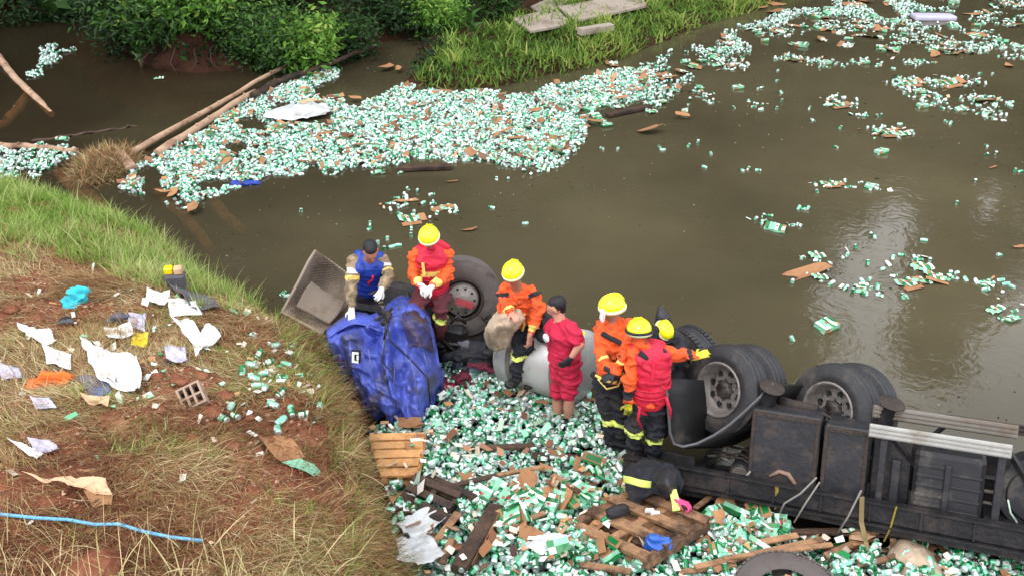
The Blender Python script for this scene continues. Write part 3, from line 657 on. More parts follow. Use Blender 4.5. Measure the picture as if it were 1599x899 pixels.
LAND = [(650, 640, 'the blue cab'), (612, 710, 'the pale new pallet'), (660, 860, 'the white plastic film'), (745, 840, 'the thick dark beam'), (820, 700, 'the sunken dark boards'), (880, 650, 'the man in red'), (960, 700, 'the boots of the rescuers'), (1010, 760, 'the dark coat'), (940, 820, 'the left end of the slatted pallet'), (1070, 830, 'the right end of the slatted pallet'), (1030, 850, 'the blue bag'), (1180, 850, 'the long pale board'), (1225, 890, 'the flat tyre'), (1330, 840, 'the jammed pallet'), (1425, 865, 'the big pale sack'), (1540, 860, 'the bottom right corner'), (855, 885, 'the dusty plastic sheet'), (820, 772, 'the torn cardboard in the heap'), (640, 580, 'the badge of the cab'),
 (463, 178, 'the white film in the raft'), (300, 190, 'the long log pair'), (540, 115, 'the inlet'), (720, 140, 'the foot of the green spit'), (665, 262, 'the dark floating plank by the raft'), (980, 175, 'the plank at the raft end'), (835, 180, 'the cardboard in the middle of the raft'), (250, 290, 'the straw clump'), (960, 100, 'the stones of the spit'), (850, 245, 'the near right edge of the raft'), (1130, 75, 'the tip of the green spit'), (1457, 30, 'the lavender foam block'), (1200, 20, 'the reddish cardboard at the top edge'), (1330, 15, 'the middle of the top edge'), (1590, 20, 'the top right corner'), (1350, 97, 'the lone cartons below the far belt'), (1570, 80, 'the right end of the far belt'), (1255, 425, 'the fish-shaped cardboard'), (1290, 508, 'the upright open carton'), (1152, 136, 'the small white carton in the water'), (1376, 236, 'the lone carton below the strip'), (1395, 205, 'the strip of green cartons'), (1297, 286, 'the flat carton above the reflection'), (1210, 355, 'the torn carton left of the reflection'), (1440, 425, 'the mat of cartons'), (1565, 485, 'the white carton pair'), (1535, 165, 'the carton pair at the far right'), (1308, 160, 'the little carton group'), (1550, 261, 'the orange-brown scrap'), (610, 380, 'the head of the man in blue'), (690, 325, 'the carton patch above the wheel'), (820, 349, 'the helmet of the sitting rescuer'), (445, 460, 'the quilted lining'), (1035, 234, 'the middle of the open water'), (1345, 448, 'the red-starred carton on edge'), (1180, 342, 'the open water above the wheels'),
 (303, 630, 'the hollow clay block'), (415, 565, 'the crest of the bank'), (450, 715, 'the pale green scrap'), (325, 545, 'the square white sheet'), (500, 640, 'the cut edge of the bank'), (120, 476, 'the turquoise cloth'), (100, 770, 'the long cardboard sheet'), (80, 600, 'the orange cloth')]
def near(p):
    px, py = TOPX(p[0], p[1], p[2]); k = min(LAND, key=lambda q: (q[0] - px) ** 2 + ((q[1] - py) * 1.5) ** 2); dx, dy = px - k[0], (py - k[1]) * 1.5
    d = math.hypot(dx, dy); w_ = ('right of' if dx > 0 else 'left of') if abs(dx) > abs(dy) else ('below' if dy > 0 else 'above')
    return ('right beside ' if d < 22 else ('just ' if d < 60 else 'some way ') + w_ + ' ') + k[2]
STY = ['boxy green carton', 'flat green carton sheet', 'wide flattened green carton', 'burst open green carton', 'crumpled green carton']
def carton(p, label, group, k=None, rot=None, sc=1.0):
    k = random.randrange(5) if k is None else k
    if group: label = STY[k] + ', ' + near(p)
    o = bpy.data.objects.new('beer_carton', CART[k]); COL.objects.link(o); o.location = [float(c) for c in p]; o.scale = [sc * .85 * random.uniform(.85, 1.1) for _ in range(3)]; o.location.z -= .015 * (p[2] < .08)
    o.rotation_euler = rot if rot is not None else (random.gauss(0, .15), random.gauss(0, .15), random.uniform(0, 6.28)); return tag(o, label, 'beer carton', group)
# crumpled / torn flat pieces: irregular outline, curled, 4 mm thick
def scrap_geo(w, d, curl, seed, n=9, th=.005):
    rnd = random.Random(seed); out = [];
    for i in range(n):
        a = 2 * math.pi * i / n + rnd.uniform(-.2, .2); r = rnd.uniform(.65, 1.1); ca, sa = math.cos(a), math.sin(a); k = 1 / max(abs(ca), abs(sa)); out.append((ca * k * r * w / 2 * .85, sa * k * r * d / 2 * .85))
    f = lambda x, y: curl * ((x / w) ** 2 * 1.8 + .5 * math.sin(y / d * 4 + seed) * .4 + (x * y) / (w * d) * .8)
    V = [(0, 0, f(0, 0))] + [(x * .55, y * .55, f(x * .55, y * .55)) for x, y in out] + [(x, y, f(x, y)) for x, y in out]
    k = len(V); V2 = [(x, y, z - th) for x, y, z in V]; F = []
    for i in range(n):
        j = (i + 1) % n; F += [(0, 1 + i, 1 + j), (1 + i, 1 + n + i, 1 + n + j, 1 + j)]
    F2 = [tuple(k + q for q in g)[::-1] for g in F]; E = [(1 + n + i, k + 1 + n + i, k + 1 + n + (i + 1) % n, 1 + n + (i + 1) % n) for i in range(n)]
    return MB().add(V + V2, F + F2 + E, 0)
SCR = [scrap_geo(1, .62, .10, s).mesh('scrap') for s in range(5)]
def scrap(name, p, w, mat, label, cat, group=None, rz=None, asp=1., tilt=.12, k=None):
    me = SCR[random.randrange(5) if k is None else k]; key = me.name + mat.name
    if key not in SCRM: 
        c = me.copy(); c.materials.append(mat); SCRM[key] = c
    o = bpy.data.objects.new(name, SCRM[key]); COL.objects.link(o); o.location = [float(c) for c in p]; o.scale = (w, w * asp, w)
    o.rotation_euler = (random.gauss(0, tilt), random.gauss(0, tilt), random.uniform(0, 6.28) if rz is None else rz); return tag(o, label, cat, group)
SCRM = {}
def inpoly(px, py, poly): return sdf_poly(px, py, poly) > 0
# ---------------------------------------------------------------- the floating raft
RAFT = [(185, 292), (198, 268), (250, 243), (262, 238), (300, 212), (345, 186), (395, 152), (440, 132), (480, 115), (505, 108), (528, 104), (520, 122), (490, 138), (500, 152), (530, 152), (545, 165), (590, 148), (640, 136), (665, 145), (740, 140), (790, 152), (850, 140), (900, 124), (960, 112), (1010, 108), (1028, 122), (1015, 150), (990, 162), (930, 175), (912, 200), (905, 232), (880, 255), (835, 258), (790, 262), (740, 250), (700, 252), (640, 256), (600, 262), (560, 268), (480, 268), (440, 272), (400, 284), (340, 306), (300, 318), (262, 300), (235, 285), (205, 300)]
HOLES = [[(366, 185), (395, 182), (420, 196), (412, 205), (380, 203)], [(340, 230), (375, 222), (400, 228), (370, 242)], [(208, 268), (240, 262), (262, 280), (240, 296)], [(782, 235), (830, 240), (800, 252)], [(905, 165), (960, 165), (940, 180), (900, 182)], [(500, 132), (540, 126), (545, 145), (515, 150)], [(430, 194), (520, 196), (520, 176), (440, 160), (418, 180)], [(295, 295), (330, 280), (370, 285), (335, 300)]]
def pick(poly, n, z=0.0, holes=(), jit=None):
    a = np.array(poly); b0, b1 = a.min(0), a.max(0); out = []; c = 0
    lo = PZ(b0[0], b0[1], z); crn = np.array([PZ(x, y, z)[:2] for x in (b0[0], b1[0]) for y in (b0[1], b1[1])]); mn, mx_ = crn.min(0), crn.max(0); res = np.zeros((0, 2))
    while c < n:
        X = RG.uniform(mn[0], mx_[0], n * 4); Y = RG.uniform(mn[1], mx_[1], n * 4); px, py = TOPX(X, Y, np.full(X.shape, z))
        e = (vn(X * 3, Y * 3, 2) - .5) * 14
        k = sdf_poly(px, py, poly) + e > 0
        for h in holes: k &= ~(sdf_poly(px, py, h) + e * .4 > 0)
        res = np.concatenate([res, np.stack([X[k], Y[k]], 1)]); c = len(res)
    return res[:n]
def dens(poly, per_m2):
    a = np.array([PZ(x, y, 0)[:2] for x, y in poly]); A = .5 * abs(np.sum(a[:, 0] * np.roll(a[:, 1], -1) - np.roll(a[:, 0], -1) * a[:, 1])); return int(A * per_m2)
P = pick(RAFT, dens(RAFT, 235), 0, HOLES); P = np.c_[P, RG.uniform(-.02, .045, len(P))]
tag(cans_mesh('floating_cans', P, .85), 'raft of hundreds of green and white beer cans drifting against the logs', kind='stuff')
BELT = [([(985, 112), (1040, 85), (1095, 72), (1120, 92), (1110, 112), (1060, 140), (1040, 165), (1010, 180), (1000, 150)], 60),
        ([(1100, 98), (1130, 52), (1160, 40), (1185, 60), (1165, 98)], 75), ([(1165, 50), (1220, 18), (1300, 5), (1430, -8), (1430, 25), (1370, 50), (1310, 62), (1210, 74)], 80),
        ([(1300, 0), (1600, -20), (1600, 8), (1500, 16), (1380, 22), (1300, 20)], 55), ([(1340, 50), (1420, 36), (1510, 42), (1600, 60), (1600, 85), (1520, 75), (1440, 72), (1400, 85)], 22),
        ([(1540, 8), (1600, 5), (1600, 40), (1570, 34)], 60),
        ([(-60, 222), (0, 230), (60, 232), (125, 236), (100, 252), (62, 274), (0, 274), (-60, 280)], 150), ([(43, 122), (62, 95), (62, 74), (88, 70), (98, 84), (80, 100), (60, 118)], 150), ([(88, 78), (130, 76), (100, 84)], 110),
        ([(560, 268), (700, 262), (900, 232), (905, 250), (850, 262), (780, 290), (700, 262)], 16), ([(205, 290), (320, 320), (300, 332), (240, 318)], 25), ([(1070, 160), (1100, 150), (1120, 185), (1090, 200)], 20), ([(640, 285), (720, 320), (700, 345), (610, 330)], 14)]
BL = [pick(p, max(3, dens(p, d_ * 1.1)), 0) for p, d_ in BELT]; P = np.concatenate(BL); k = (P[:, 0] < -2) | (vn(P[:, 0] * 1.3, P[:, 1] * .9, 66) > .47); P = P[k]; P = np.c_[P, RG.uniform(-.01, .045, len(P))]
tag(cans_mesh('scattered_floating_cans', P, .6), 'scattered green and white beer cans drifting on the far water', kind='stuff')
# clusters of cans and torn wrap drifting on the open water
CL = [(1308, 160, .5, .25, 10), (1350, 182, .2, .1, 3), (1420, 130, .6, .3, 16), (1490, 128, .7, .25, 16), (1440, 150, .4, .3, 12), (1460, 165, .3, .2, 6), (1535, 158, .6, .25, 14), (1545, 178, .3, .25, 8), (1390, 206, .5, .2, 10), (1300, 288, .35, .15, 8), (1358, 290, .2, .12, 4), (1212, 352, .35, .15, 7), (1280, 400, .3, .15, 6), (1280, 430, .3, .15, 5), (1347, 450, .25, .2, 8), (1445, 425, .5, .3, 14), (1545, 443, .4, .15, 7), (1585, 495, .2, .12, 4), (1240, 92, .5, .25, 14), (1290, 100, .5, .2, 12), (1355, 98, .4, .2, 8), (1430, 98, .4, .2, 8), (1500, 75, .8, .3, 20), (1570, 80, .8, .4, 26), (1320, 42, .8, .4, 24), (1400, 40, .8, .4, 20), (1440, 60, .8, .3, 18), (1560, 30, .8, .5, 26), (1180, 165, .2, .2, 3), (668, 325, .5, .25, 12), (630, 312, .3, .15, 5), (1150, 100, .4, .4, 14), (1215, 45, .8, .5, 26), (1100, 150, .3, .3, 6), (1115, 90, .5, .4, 14)]
Q = []
for a, b_, rx_, ry_, n_ in CL:
    c_ = PZ(a, b_, 0); an = RG.uniform(0, 6.28, n_ * 2); rr = np.sqrt(RG.rand(n_ * 2)); n_ = n_ if b_ < 250 else n_ // 2; an = an[:n_ * 2]; rr = rr[:n_ * 2]; Q.append(np.stack([c_[0] + np.cos(an) * rr * rx_, c_[1] + np.sin(an) * rr * ry_ * 1.6, RG.uniform(-.012, .02, n_ * 2)], 1))
Q = np.concatenate(Q); tag(cans_mesh('clustered_floating_cans', Q, .8), 'small drifting clusters of green and white cans on the right half of the water', kind='stuff')
# cartons and cardboard among the raft
gl = 'flattened green carton caught in the raft of floating cans'
for x, y in pick(RAFT, 55, 0, HOLES): carton((x, y, .06), gl, 'cartons in the floating raft', random.choice([1, 2, 1, 3, 4]))
for x, y in pick([(900, 110), (1100, 75), (1150, 90), (1080, 180), (900, 200)], 26): carton((x, y, .05), 'green and white carton floating at the right end of the can raft', 'cartons at the right end of the raft', random.choice([0, 1, 2, 4]))
for x, y in pick([(1100, 92), (1130, 48), (1230, 12), (1600, -10), (1600, 95), (1400, 85), (1200, 75)], 80): carton((x, y, .03), 'green carton floating in the far belt of litter', 'cartons in the far belt', random.choice([0, 1, 2, 2, 4]), sc=random.uniform(.9, 1.3))
for x, y in pick([(-20, 232), (110, 238), (60, 268), (-20, 270)], 7): carton((x, y, .05), 'green carton among the cans by the pale log at the left edge', 'cartons at the left edge', 1)
for x, y in pick([(740, 200), (940, 140), (1000, 200), (890, 250), (780, 290)], 22): carton((x, y, .05), 'green carton on the near edge of the raft', 'cartons on the near edge of the raft', random.choice([0, 1, 2, 4]))
KR = [(495, 158, .4), (555, 152, .35), (515, 190, .3), (352, 252, .35), (340, 262, .3), (835, 172, .45), (845, 188, .35), (905, 165, .3), (930, 188, .45), (985, 140, .35), (970, 152, .4), (1015, 200, .6), (790, 203, .4), (775, 210, .3), (735, 238, .5), (800, 215, .3), (1065, 178, .35), (1045, 120, .4), (1040, 138, .3), (605, 103, .5), (622, 106, .35), (730, 158, .35), (560, 225, .25), (370, 222, .25), (270, 300, .35), (300, 322, .45), (255, 298, .35), (870, 128, .35), (1060, 136, .3)]
for (a, b_, s_) in KR: scrap('cardboard_piece', PZ(a, b_, .1), s_, M['kraft'], 'torn brown cardboard, ' + near(PZ(a, b_, .1)), 'cardboard', 'cardboard pieces on the raft', asp=.8)
for (a, b_, s_) in [(1185, 12, .7), (1210, 18, .8), (1330, 8, .9), (1350, 2, .8), (1290, 28, .5), (1375, 46, .6), (1370, 42, .5), (1470, 56, .6), (1435, 28, .5), (1520, 22, .6), (1540, 18, .5), (1590, 8, .7), (1460, 85, .6), (1575, 102, .5), (1505, 80, .35), (1205, 5, .9), (1240, 40, .5), (1285, 46, .45)]:
    scrap('cardboard_piece', PZ(a, b_, .03), s_, M['kraft'], 'wet brown cardboard, ' + near(PZ(a, b_, .03)), 'cardboard', 'cardboard in the far belt', asp=.7)
# single things on the open water: (kind, px, py, size)
FL = [('kraft', 732, 358, .3, 'small brown cardboard floating right of the broken cardboard patch'), ('kraft', 1255, 425, .85, 'largest brown cardboard on the open water, shaped like a fish'), ('kraft', 632, 313, .5, 'pale brown cardboard nearest the blanket, with cans beside it'), ('kraft', 690, 325, .45, 'brown cardboard with green cartons on the water above the first helmet'), ('kraft', 705, 283, .25, 'small brown cardboard just below the raft'), ('kraft', 1550, 261, .18, 'small orange-brown scrap low on the right water'), ('kraft', 1395, 202, .4, 'brown cardboard under a strip of green cartons on the right water'), ('kraft', 1365, 210, .25, 'small brown flap at the left end of the strip of cartons'), ('kraft', 1590, 385, .25, 'brown scrap at the right edge of the picture'), ('kraft', 1293, 157, .3, 'brown scrap in the little group of cartons on the middle water')]
for k_, a, b_, s_, lb in FL: scrap('cardboard_piece', PZ(a, b_, .02), s_, M['kraft'], lb, 'cardboard', rz=.3, asp=.6)
CF = [(1290, 508, 0, 'upright open green carton floating alone in front of the wheels', 1.25, .5), (1152, 136, 0, 'small white carton standing in the water below the far belt', .9, .2), (1376, 236, 0, 'lone green carton floating below the strip of cartons', 1, .4), (1297, 286, 2, 'flat green carton above the largest sky reflection', .9, .1), (1358, 290, 0, 'small green carton right of the flat one above the reflection', .8, 1), (1210, 355, 4, 'torn green carton left of the sky reflection', 1.4, 2.6), (1276, 397, 1, 'white and green carton above the largest cardboard', 1, .3), (1280, 430, 1, 'green carton lying on the largest cardboard', .9, .2), (1345, 448, 1, 'red-starred carton standing on edge in the middle of the reflection', .9, 1.2), (1440, 415, 1, 'topmost of the mat of green cartons on the right', 1.1, .2), (1462, 430, 2, 'right-hand carton of the mat of green cartons', 1, -.3), (1418, 440, 2, 'left-hand carton of the mat of green cartons', 1, .3), (1440, 436, 1, 'middle carton of the mat of green cartons', 1, 0), (1555, 481, 1, 'white carton at lower right of the water', .9, .6), (1582, 495, 4, 'dark green carton at lower right beside the white one', .9, .5), (1540, 441, 4, 'carton between cans near the right edge', .8, .8), (640, 340, 2, 'green carton left of the first helmet on the water', 1, .3), (700, 322, 1, 'green carton on the brown cardboard above the first helmet', 1, .2), (590, 268, 4, 'green carton at the lower edge of the raft', 1, .1), (1530, 155, 2, 'upper carton of the pair at the far right', 1.2, .1), (1540, 175, 1, 'lower carton of the pair at the far right', 1.1, 1.2), (1500, 170, 0, 'pale carton left of the pair at the far right', .9, .3), (1420, 128, 2, 'carton left of the long carton strip far out on the right', 1.2, .2), (1480, 128, 2, 'long strip of joined cartons far out on the right', 1.7, .1), (1440, 165, 0, 'carton below the long strip on the right', 1, .3), (1436, 143, 0, 'pale carton just under the long strip', .9, .1), (1350, 97, 0, 'green carton floating below the far belt', 1, .1), (1290, 98, 0, 'white carton left of the green one below the far belt', 1, .2), (1240, 92, 2, 'brown-green carton at the left below the far belt', 1.1, .4), (1435, 96, 4, 'carton under the grey foam block', 1, .4), (1308, 163, 2, 'carton in the little group on the middle water', 1.1, .2), (1385, 206, 2, 'left half of the green carton strip', 1.3, .15), (1408, 208, 1, 'right half of the green carton strip', 1.2, .2), (248, 121, 1, 'wet carton below the red earth hollow', .9, .1), (97, 216, 4, 'white carton on the dark water near the thin pole', 1, .1), (520, 152, 3, 'torn carton in the gap by the upper raft', 1.1, .3)]
for (a, b_, k_, lb, sc_, rz_) in CF: carton(PZ(a, b_, .035), lb, None, k_, (random.gauss(0, .08), random.gauss(0, .08), rz_), sc_)
FC = [(577, 350), (577, 357), (590, 380), (605, 373), (612, 385), (622, 383), (600, 389), (642, 368), (642, 357), (820, 349), (965, 232), (1035, 234), (1090, 222), (1110, 240), (1075, 228), (1100, 261), (1159, 266), (1168, 264), (1184, 266), (1220, 145), (1213, 170), (1214, 126), (1221, 158), (1189, 137), (1183, 138), (1146, 169), (1269, 188), (1264, 170), (1350, 181), (1370, 182), (1405, 194), (1312, 200), (1254, 326), (1261, 326), (1180, 342), (1192, 338), (1202, 337), (1197, 347), (1360, 367), (1366, 371), (1337, 386), (1323, 399), (1355, 411), (1394, 403), (1408, 398), (1443, 375), (1378, 420), (1237, 440), (1237, 529), (1370, 449), (1332, 455), (1350, 459), (1415, 464), (1410, 463), (1452, 407), (1508, 436), (1530, 441), (1548, 443), (1571, 443), (1580, 447), (1561, 398), (1562, 497), (1523, 283), (1594, 268), (1585, 267), (1540, 228), (1540, 242), (1555, 240), (1494, 318), (1578, 166), (1384, 73), (1395, 107), (1530, 115), (1550, 115), (1477, 190), (1484, 193), (442, 458), (448, 462), (470, 330), (768, 324), (940, 232), (1305, 230), (1030, 230), (625, 270), (1276, 300), (1247, 325), (1376, 181), (1320, 60), (1215, 110)]
for i, (a, b_) in enumerate(FC):
    s_ = random.random() < .45
    beer_can(PZ(a, b_, .012), 'single can floating by itself on the open water', 'single cans on the open water', (random.uniform(0, 6), random.uniform(.9, 1.5) if s_ else random.gauss(0, .15), random.uniform(0, 6)))
# ---------------------------------------------------------------- the foreground heap
HP = [(575, 662), (640, 655), (690, 640), (690, 590), (660, 520), (700, 515), (735, 560), (790, 590), (860, 620), (930, 625), (950, 700), (985, 765), (1080, 825), (1120, 838), (1200, 830), (1250, 848), (1420, 856), (1640, 880), (1660, 960), (620, 950), (612, 780), (600, 745), (590, 700)]
CLEAR = [[(1138, 910), (1160, 866), (1225, 846), (1292, 860), (1312, 910)], [(872, 818), (1005, 885), (1122, 818), (985, 742)], [(590, 750), (655, 750), (672, 672), (565, 674)], [(608, 785), (690, 818), (735, 770), (640, 730)], [(612, 905), (620, 835), (690, 800), (730, 815), (690, 905)], [(1245, 810), (1420, 815), (1420, 875), (1240, 875)], [(1370, 835), (1480, 840), (1475, 899), (1365, 899)], [(690, 895), (760, 780), (800, 790), (760, 895)]]
def blocked(x, y, z):
    px, py = TOPX(x, y, np.zeros_like(np.asarray(x, float)) + z); r_ = np.zeros(px.shape, bool)
    for q in CLEAR: r_ |= sdf_poly(px, py, q) > 0
    return r_
NP_ = dens(HP, 470); P = pick(HP, NP_, .2); hz = pile_h(P[:, 0], P[:, 1]); lay = RG.uniform(0, 1, len(P)) ** .8
lay[blocked(P[:, 0], P[:, 1], .3) & (RG.rand(len(P)) < .93)] = 0
P = np.c_[P, np.maximum(hz, -.02) + .02 + lay * (.10 + .14 * vn(P[:, 0] * 2, P[:, 1] * 2, 6))]
PX, PY = TOPX(P[:, 0], P[:, 1], P[:, 2])
vis = (PX > 5) & (PX < 1590) & (PY < 895) & (PY > 700) & (lay > .86); k = np.where(vis)[0]; k = k[np.argsort(-PY[k])][:185]
rest = np.ones(len(P), bool); rest[k] = False
tag(cans_mesh('heaped_cans', P[rest], .9, HEAPM), 'heap of green and white beer cans spilled in front of the blue cab', kind='stuff')
for i in k: beer_can(P[i] + np.array([0, 0, .02]), 'loose can lying on top of the foreground heap', 'loose cans on top of the heap', (random.uniform(0, 6.28), random.gauss(0, .35), random.uniform(0, 6.28)))
hz_ = lambda a, b_: (lambda p: np.array([p[0], p[1], max(float(pile_h(p[0], p[1])), 0.0)]))(PZ(a, b_, .2))
for x, y in pick([(760, 800), (1000, 700), (960, 780), (860, 899), (1180, 899), (1640, 899), (1640, 860), (1400, 850), (1130, 800), (1050, 880), (880, 820), (700, 899), (640, 899), (780, 760)], 110, .2):
    z = max(float(pile_h(x, y)), 0) + random.uniform(.13, .2)
    if blocked(x, y, z): continue
    carton((x, y, z), 'crushed green carton with red star lying in the can heap', 'cartons in the can heap', random.choice([0, 0, 3, 4, 1, 4]), (random.gauss(0, .4), random.gauss(0, .4), random.uniform(0, 6.28)), random.uniform(.85, 1.1))
for (a, b_, s_, lb) in [(818, 772, .5, 'torn brown cardboard in the middle of the can heap'), (835, 882, .6, 'large brown cardboard at the bottom edge below the heap'), (930, 845, .3, 'upright brown flap by the slatted pallet'), (1125, 840, .35, 'brown cardboard under the end of the beam strap'), (1130, 800, .3, 'wet brown cardboard by the dark water under the beam'), (1180, 870, .25, 'pale cardboard scrap lying on the plank above the tyre'), (1345, 850, .45, 'torn brown cardboard left of the big pale sheet'), (1500, 868, .35, 'brown cardboard right of the big pale sheet'), (1555, 860, .3, 'grey-brown cardboard near the bottom right corner'), (640, 668, .4, 'brown cardboard at the tip of the blue cab'), (1095, 870, .35, 'brown cardboard below the blue bag'), (945, 690, .25, 'brown scrap left of the boots'), (880, 790, .35, 'brown flap in the heap above the pallet')]:
    q = hz_(a, b_); q[2] += .2; scrap('cardboard_piece', q, s_, M['kraftpale'] if 'pale' in lb else M['kraft'], lb, 'cardboard', asp=.8, tilt=.3)

# torn paper and board bits mixed into the cans
def bits(name, P, label, big=1.0, mat='bit'):
    n = len(P); a = RG.uniform(0, 6.28, n); tl = RG.normal(0, .35, (n, 2)); w_ = RG.uniform(.015, .065, n); h_ = RG.uniform(.012, .04, n); w_ = w_ * big; h_ = h_ * big; V = []
    for (i, j) in ((-1, -1), (1, -1), (1, 1), (-1, 1)):
        x = i * w_ * RG.uniform(.6, 1.1, n); y = j * h_ * RG.uniform(.6, 1.1, n); X = x * np.cos(a) - y * np.sin(a); Y = x * np.sin(a) + y * np.cos(a); V.append(P + np.stack([X, Y, X * tl[:, 0] + Y * tl[:, 1]], 1))
    V = np.stack(V, 1).reshape(-1, 3); V = np.concatenate([V, V - np.array([0, 0, .003])]); F = np.arange(n * 4).reshape(n, 4); F = np.concatenate([F, F[:, ::-1] + n * 4]); T = np.repeat(RG.rand(n), 4)
    tag(link(name, npmesh(name, V, F, attr=np.concatenate([T, T])), M[mat]), label, kind='stuff')
M['bit'] = tintmat('torn_bits', ['#a87850', '#c89868', '#e8e8e0', '#1c7c40', '#9adcb8', '#f0f4f0', '#e8dcd0', '#d8c8b0', '#5a4030'], .7)
P = pick(RAFT, 900, 0, HOLES); bits('open_water_scraps', np.c_[Q[::2, :2] + RG.normal(0, .12, (len(Q[::2]), 2)), RG.uniform(.01, .03, len(Q[::2]))], 'torn scraps drifting with the clusters of cans'); bits('raft_scraps', np.c_[P, RG.uniform(.03, .085, len(P))], 'torn paper and board scraps among the raft of cans')
P = pick(HP, 360, .2); bits('heap_scraps', np.c_[P, np.maximum(pile_h(P[:, 0], P[:, 1]), 0) + RG.uniform(.15, .26, len(P))], 'torn paper and board scraps on the can heap')

def clit(X, Y, Z, PX, PY):
    _, d, par = near_bank(X, Y); c1 = np.exp(-(((PX - 430) / 70) ** 2 + ((PY - 590) / 70) ** 2)) + .8 * np.exp(-(((PX - 180) / 110) ** 2 + ((PY - 590) / 60) ** 2)) + .5 * np.exp(-(((PX - 260) / 80) ** 2 + ((PY - 490) / 40) ** 2)) + .07
    return (d < 0) & (PX > -20) & (PX < 560) & (PY > 420) & (PY < 899) & (RG.rand(len(X)) < c1)
B, px, py = scatter((-6, -.6), (3.4, 10), 2600, clit, nb); B[:, 2] += .03; bits('bank_scraps', B, 'small torn paper and carton scraps strewn over the bank', .75)

M['boardbit'] = tintmat('torn_board', ['#5c3e2c', '#84593e', '#a07250', '#946a50', '#b08a68', '#42302a'], .85)
P = pick(RAFT, 260, 0, HOLES); bits('raft_board_scraps', np.c_[P, RG.uniform(.04, .08, len(P))], 'brown board scraps among the raft of cans', 2.0, 'boardbit')
P = pick(HP, 120, .2); bits('heap_board_scraps', np.c_[P, np.maximum(pile_h(P[:, 0], P[:, 1]), 0) + RG.uniform(.12, .24, len(P))], 'brown board scraps on the can heap', 1.6, 'boardbit')

M['speck'] = tintmat('leaf_speck', ['#2a2018', '#4a3a2a', '#6e5c44', '#8a8a70'], .9)
X = RG.uniform(-5, 13, 2600); Y = RG.uniform(8, 26, 2600); k = (vn(X * .6, Y * .6, 88) > .45) & (H(X, Y) < -.05); B = np.c_[X[k], Y[k], np.full(k.sum(), .008)]; bits('floating_specks', B, 'specks of bark and leaf litter drifting on the water', .33, 'speck')
# ================================================================ TRUCK
M['black'] = pm('black_steel', '#1c1c1f', .5, .2, .35, 5, .3, 25, dirt='#3a3230', dirt_amt=.42, dirt_scale=5)
M['steelgrey'] = pm('dirty_painted_steel', '#2e2e32', .5, .2, .3, 6, .25, 22, dirt='#48403c', dirt_amt=.36, dirt_scale=5)
M['rust'] = pm('rusty_steel', '#3c332e', .8, .2, .4, 9, .5, 30)
M['rubber'] = pm('tyre_rubber', '#29292c', .6, 0, .2, 6, .2, 30, dirt='#4d4640', dirt_amt=.4, dirt_scale=2)
M['rubberdusty'] = pm('dusty_tyre_rubber', '#5a5350', .85, 0, .2, 6, .2, 30, dirt='#40302a', dirt_amt=.4, dirt_scale=3)
M['rim'] = pm('dirty_rim', '#857f7a', .5, .4, .2, 8, .2, 30, dirt='#4a403a', dirt_amt=.3, dirt_scale=5)
M['rimdark'] = pm('grimy_hub', '#5c5855', .55, .5, .3, 9, .3, 30, dirt='#2e2521', dirt_amt=.5, dirt_scale=6)
M['liprubber'] = pm('worn_rubber_lip', '#55565a', .5, 0, .2, 6, .1)
M['scar'] = pm('rust_scar', '#8a6e60', .8, 0, .3, 12, .3)
M['alu'] = pm('aluminium_rail', '#a8a7a2', .45, .55, .1, 4, .05, 20, dirt='#8c8478', dirt_amt=.3)
M['alugrey'] = pm('dull_rail', '#7a746c', .5, .4, .15, 4, .1, 20, dirt='#6a5a4c', dirt_amt=.4)
M['plastic'] = pm('black_plastic', '#222226', .5, 0, .1, 4, .1, 20, dirt='#55504a', dirt_amt=.3)
M['tank'] = pm('aluminium_tank', '#b9b9b7', .4, .3, .06, 3, 0, 10, dirt='#9a9792', dirt_amt=.3, dirt_scale=6)
M['dark'] = pm('badge_and_hole_shade', '#121214', .8, 0, .2, 4, 0)  # badge black; also paints the shade inside rim holes and block slots
M['blue'] = pm('blue_cab_paint', '#4c5cb6', .5, .05, .25, 3.5, .4, 9, dirt='#4a4752', dirt_amt=.42, dirt_scale=3.2, coat=.05)
M['quilt'] = pm('quilted_lining', '#8f8172', .9, 0, .12, 3, 0, dirt='#6b5b4c', dirt_amt=.4, dirt_scale=2)
def quiltbump(m):
    n = m.node_tree; N, L = n.nodes, n.links; b = N['Principled BSDF']; uv = N.new('ShaderNodeUVMap')
    ws = []
    for rot in (0.785, -0.785):
        mp = N.new('ShaderNodeMapping'); mp.inputs['Rotation'].default_value = (0, 0, rot); L.new(uv.outputs[0], mp.inputs[0])
        wv = N.new('ShaderNodeTexWave'); wv.inputs['Scale'].default_value = 3.2; L.new(mp.outputs[0], wv.inputs[0]); ws.append(wv)
    mx = N.new('ShaderNodeMath'); mx.operation = 'MAXIMUM'; L.new(ws[0].outputs['Fac'], mx.inputs[0]); L.new(ws[1].outputs['Fac'], mx.inputs[1])
    bu = N.new('ShaderNodeBump'); bu.inputs['Strength'].default_value = .7; bu.inputs['Distance'].default_value = .02; L.new(mx.outputs[0], bu.inputs['Height']); L.new(bu.outputs[0], b.inputs['Normal'])
quiltbump(M['quilt'])
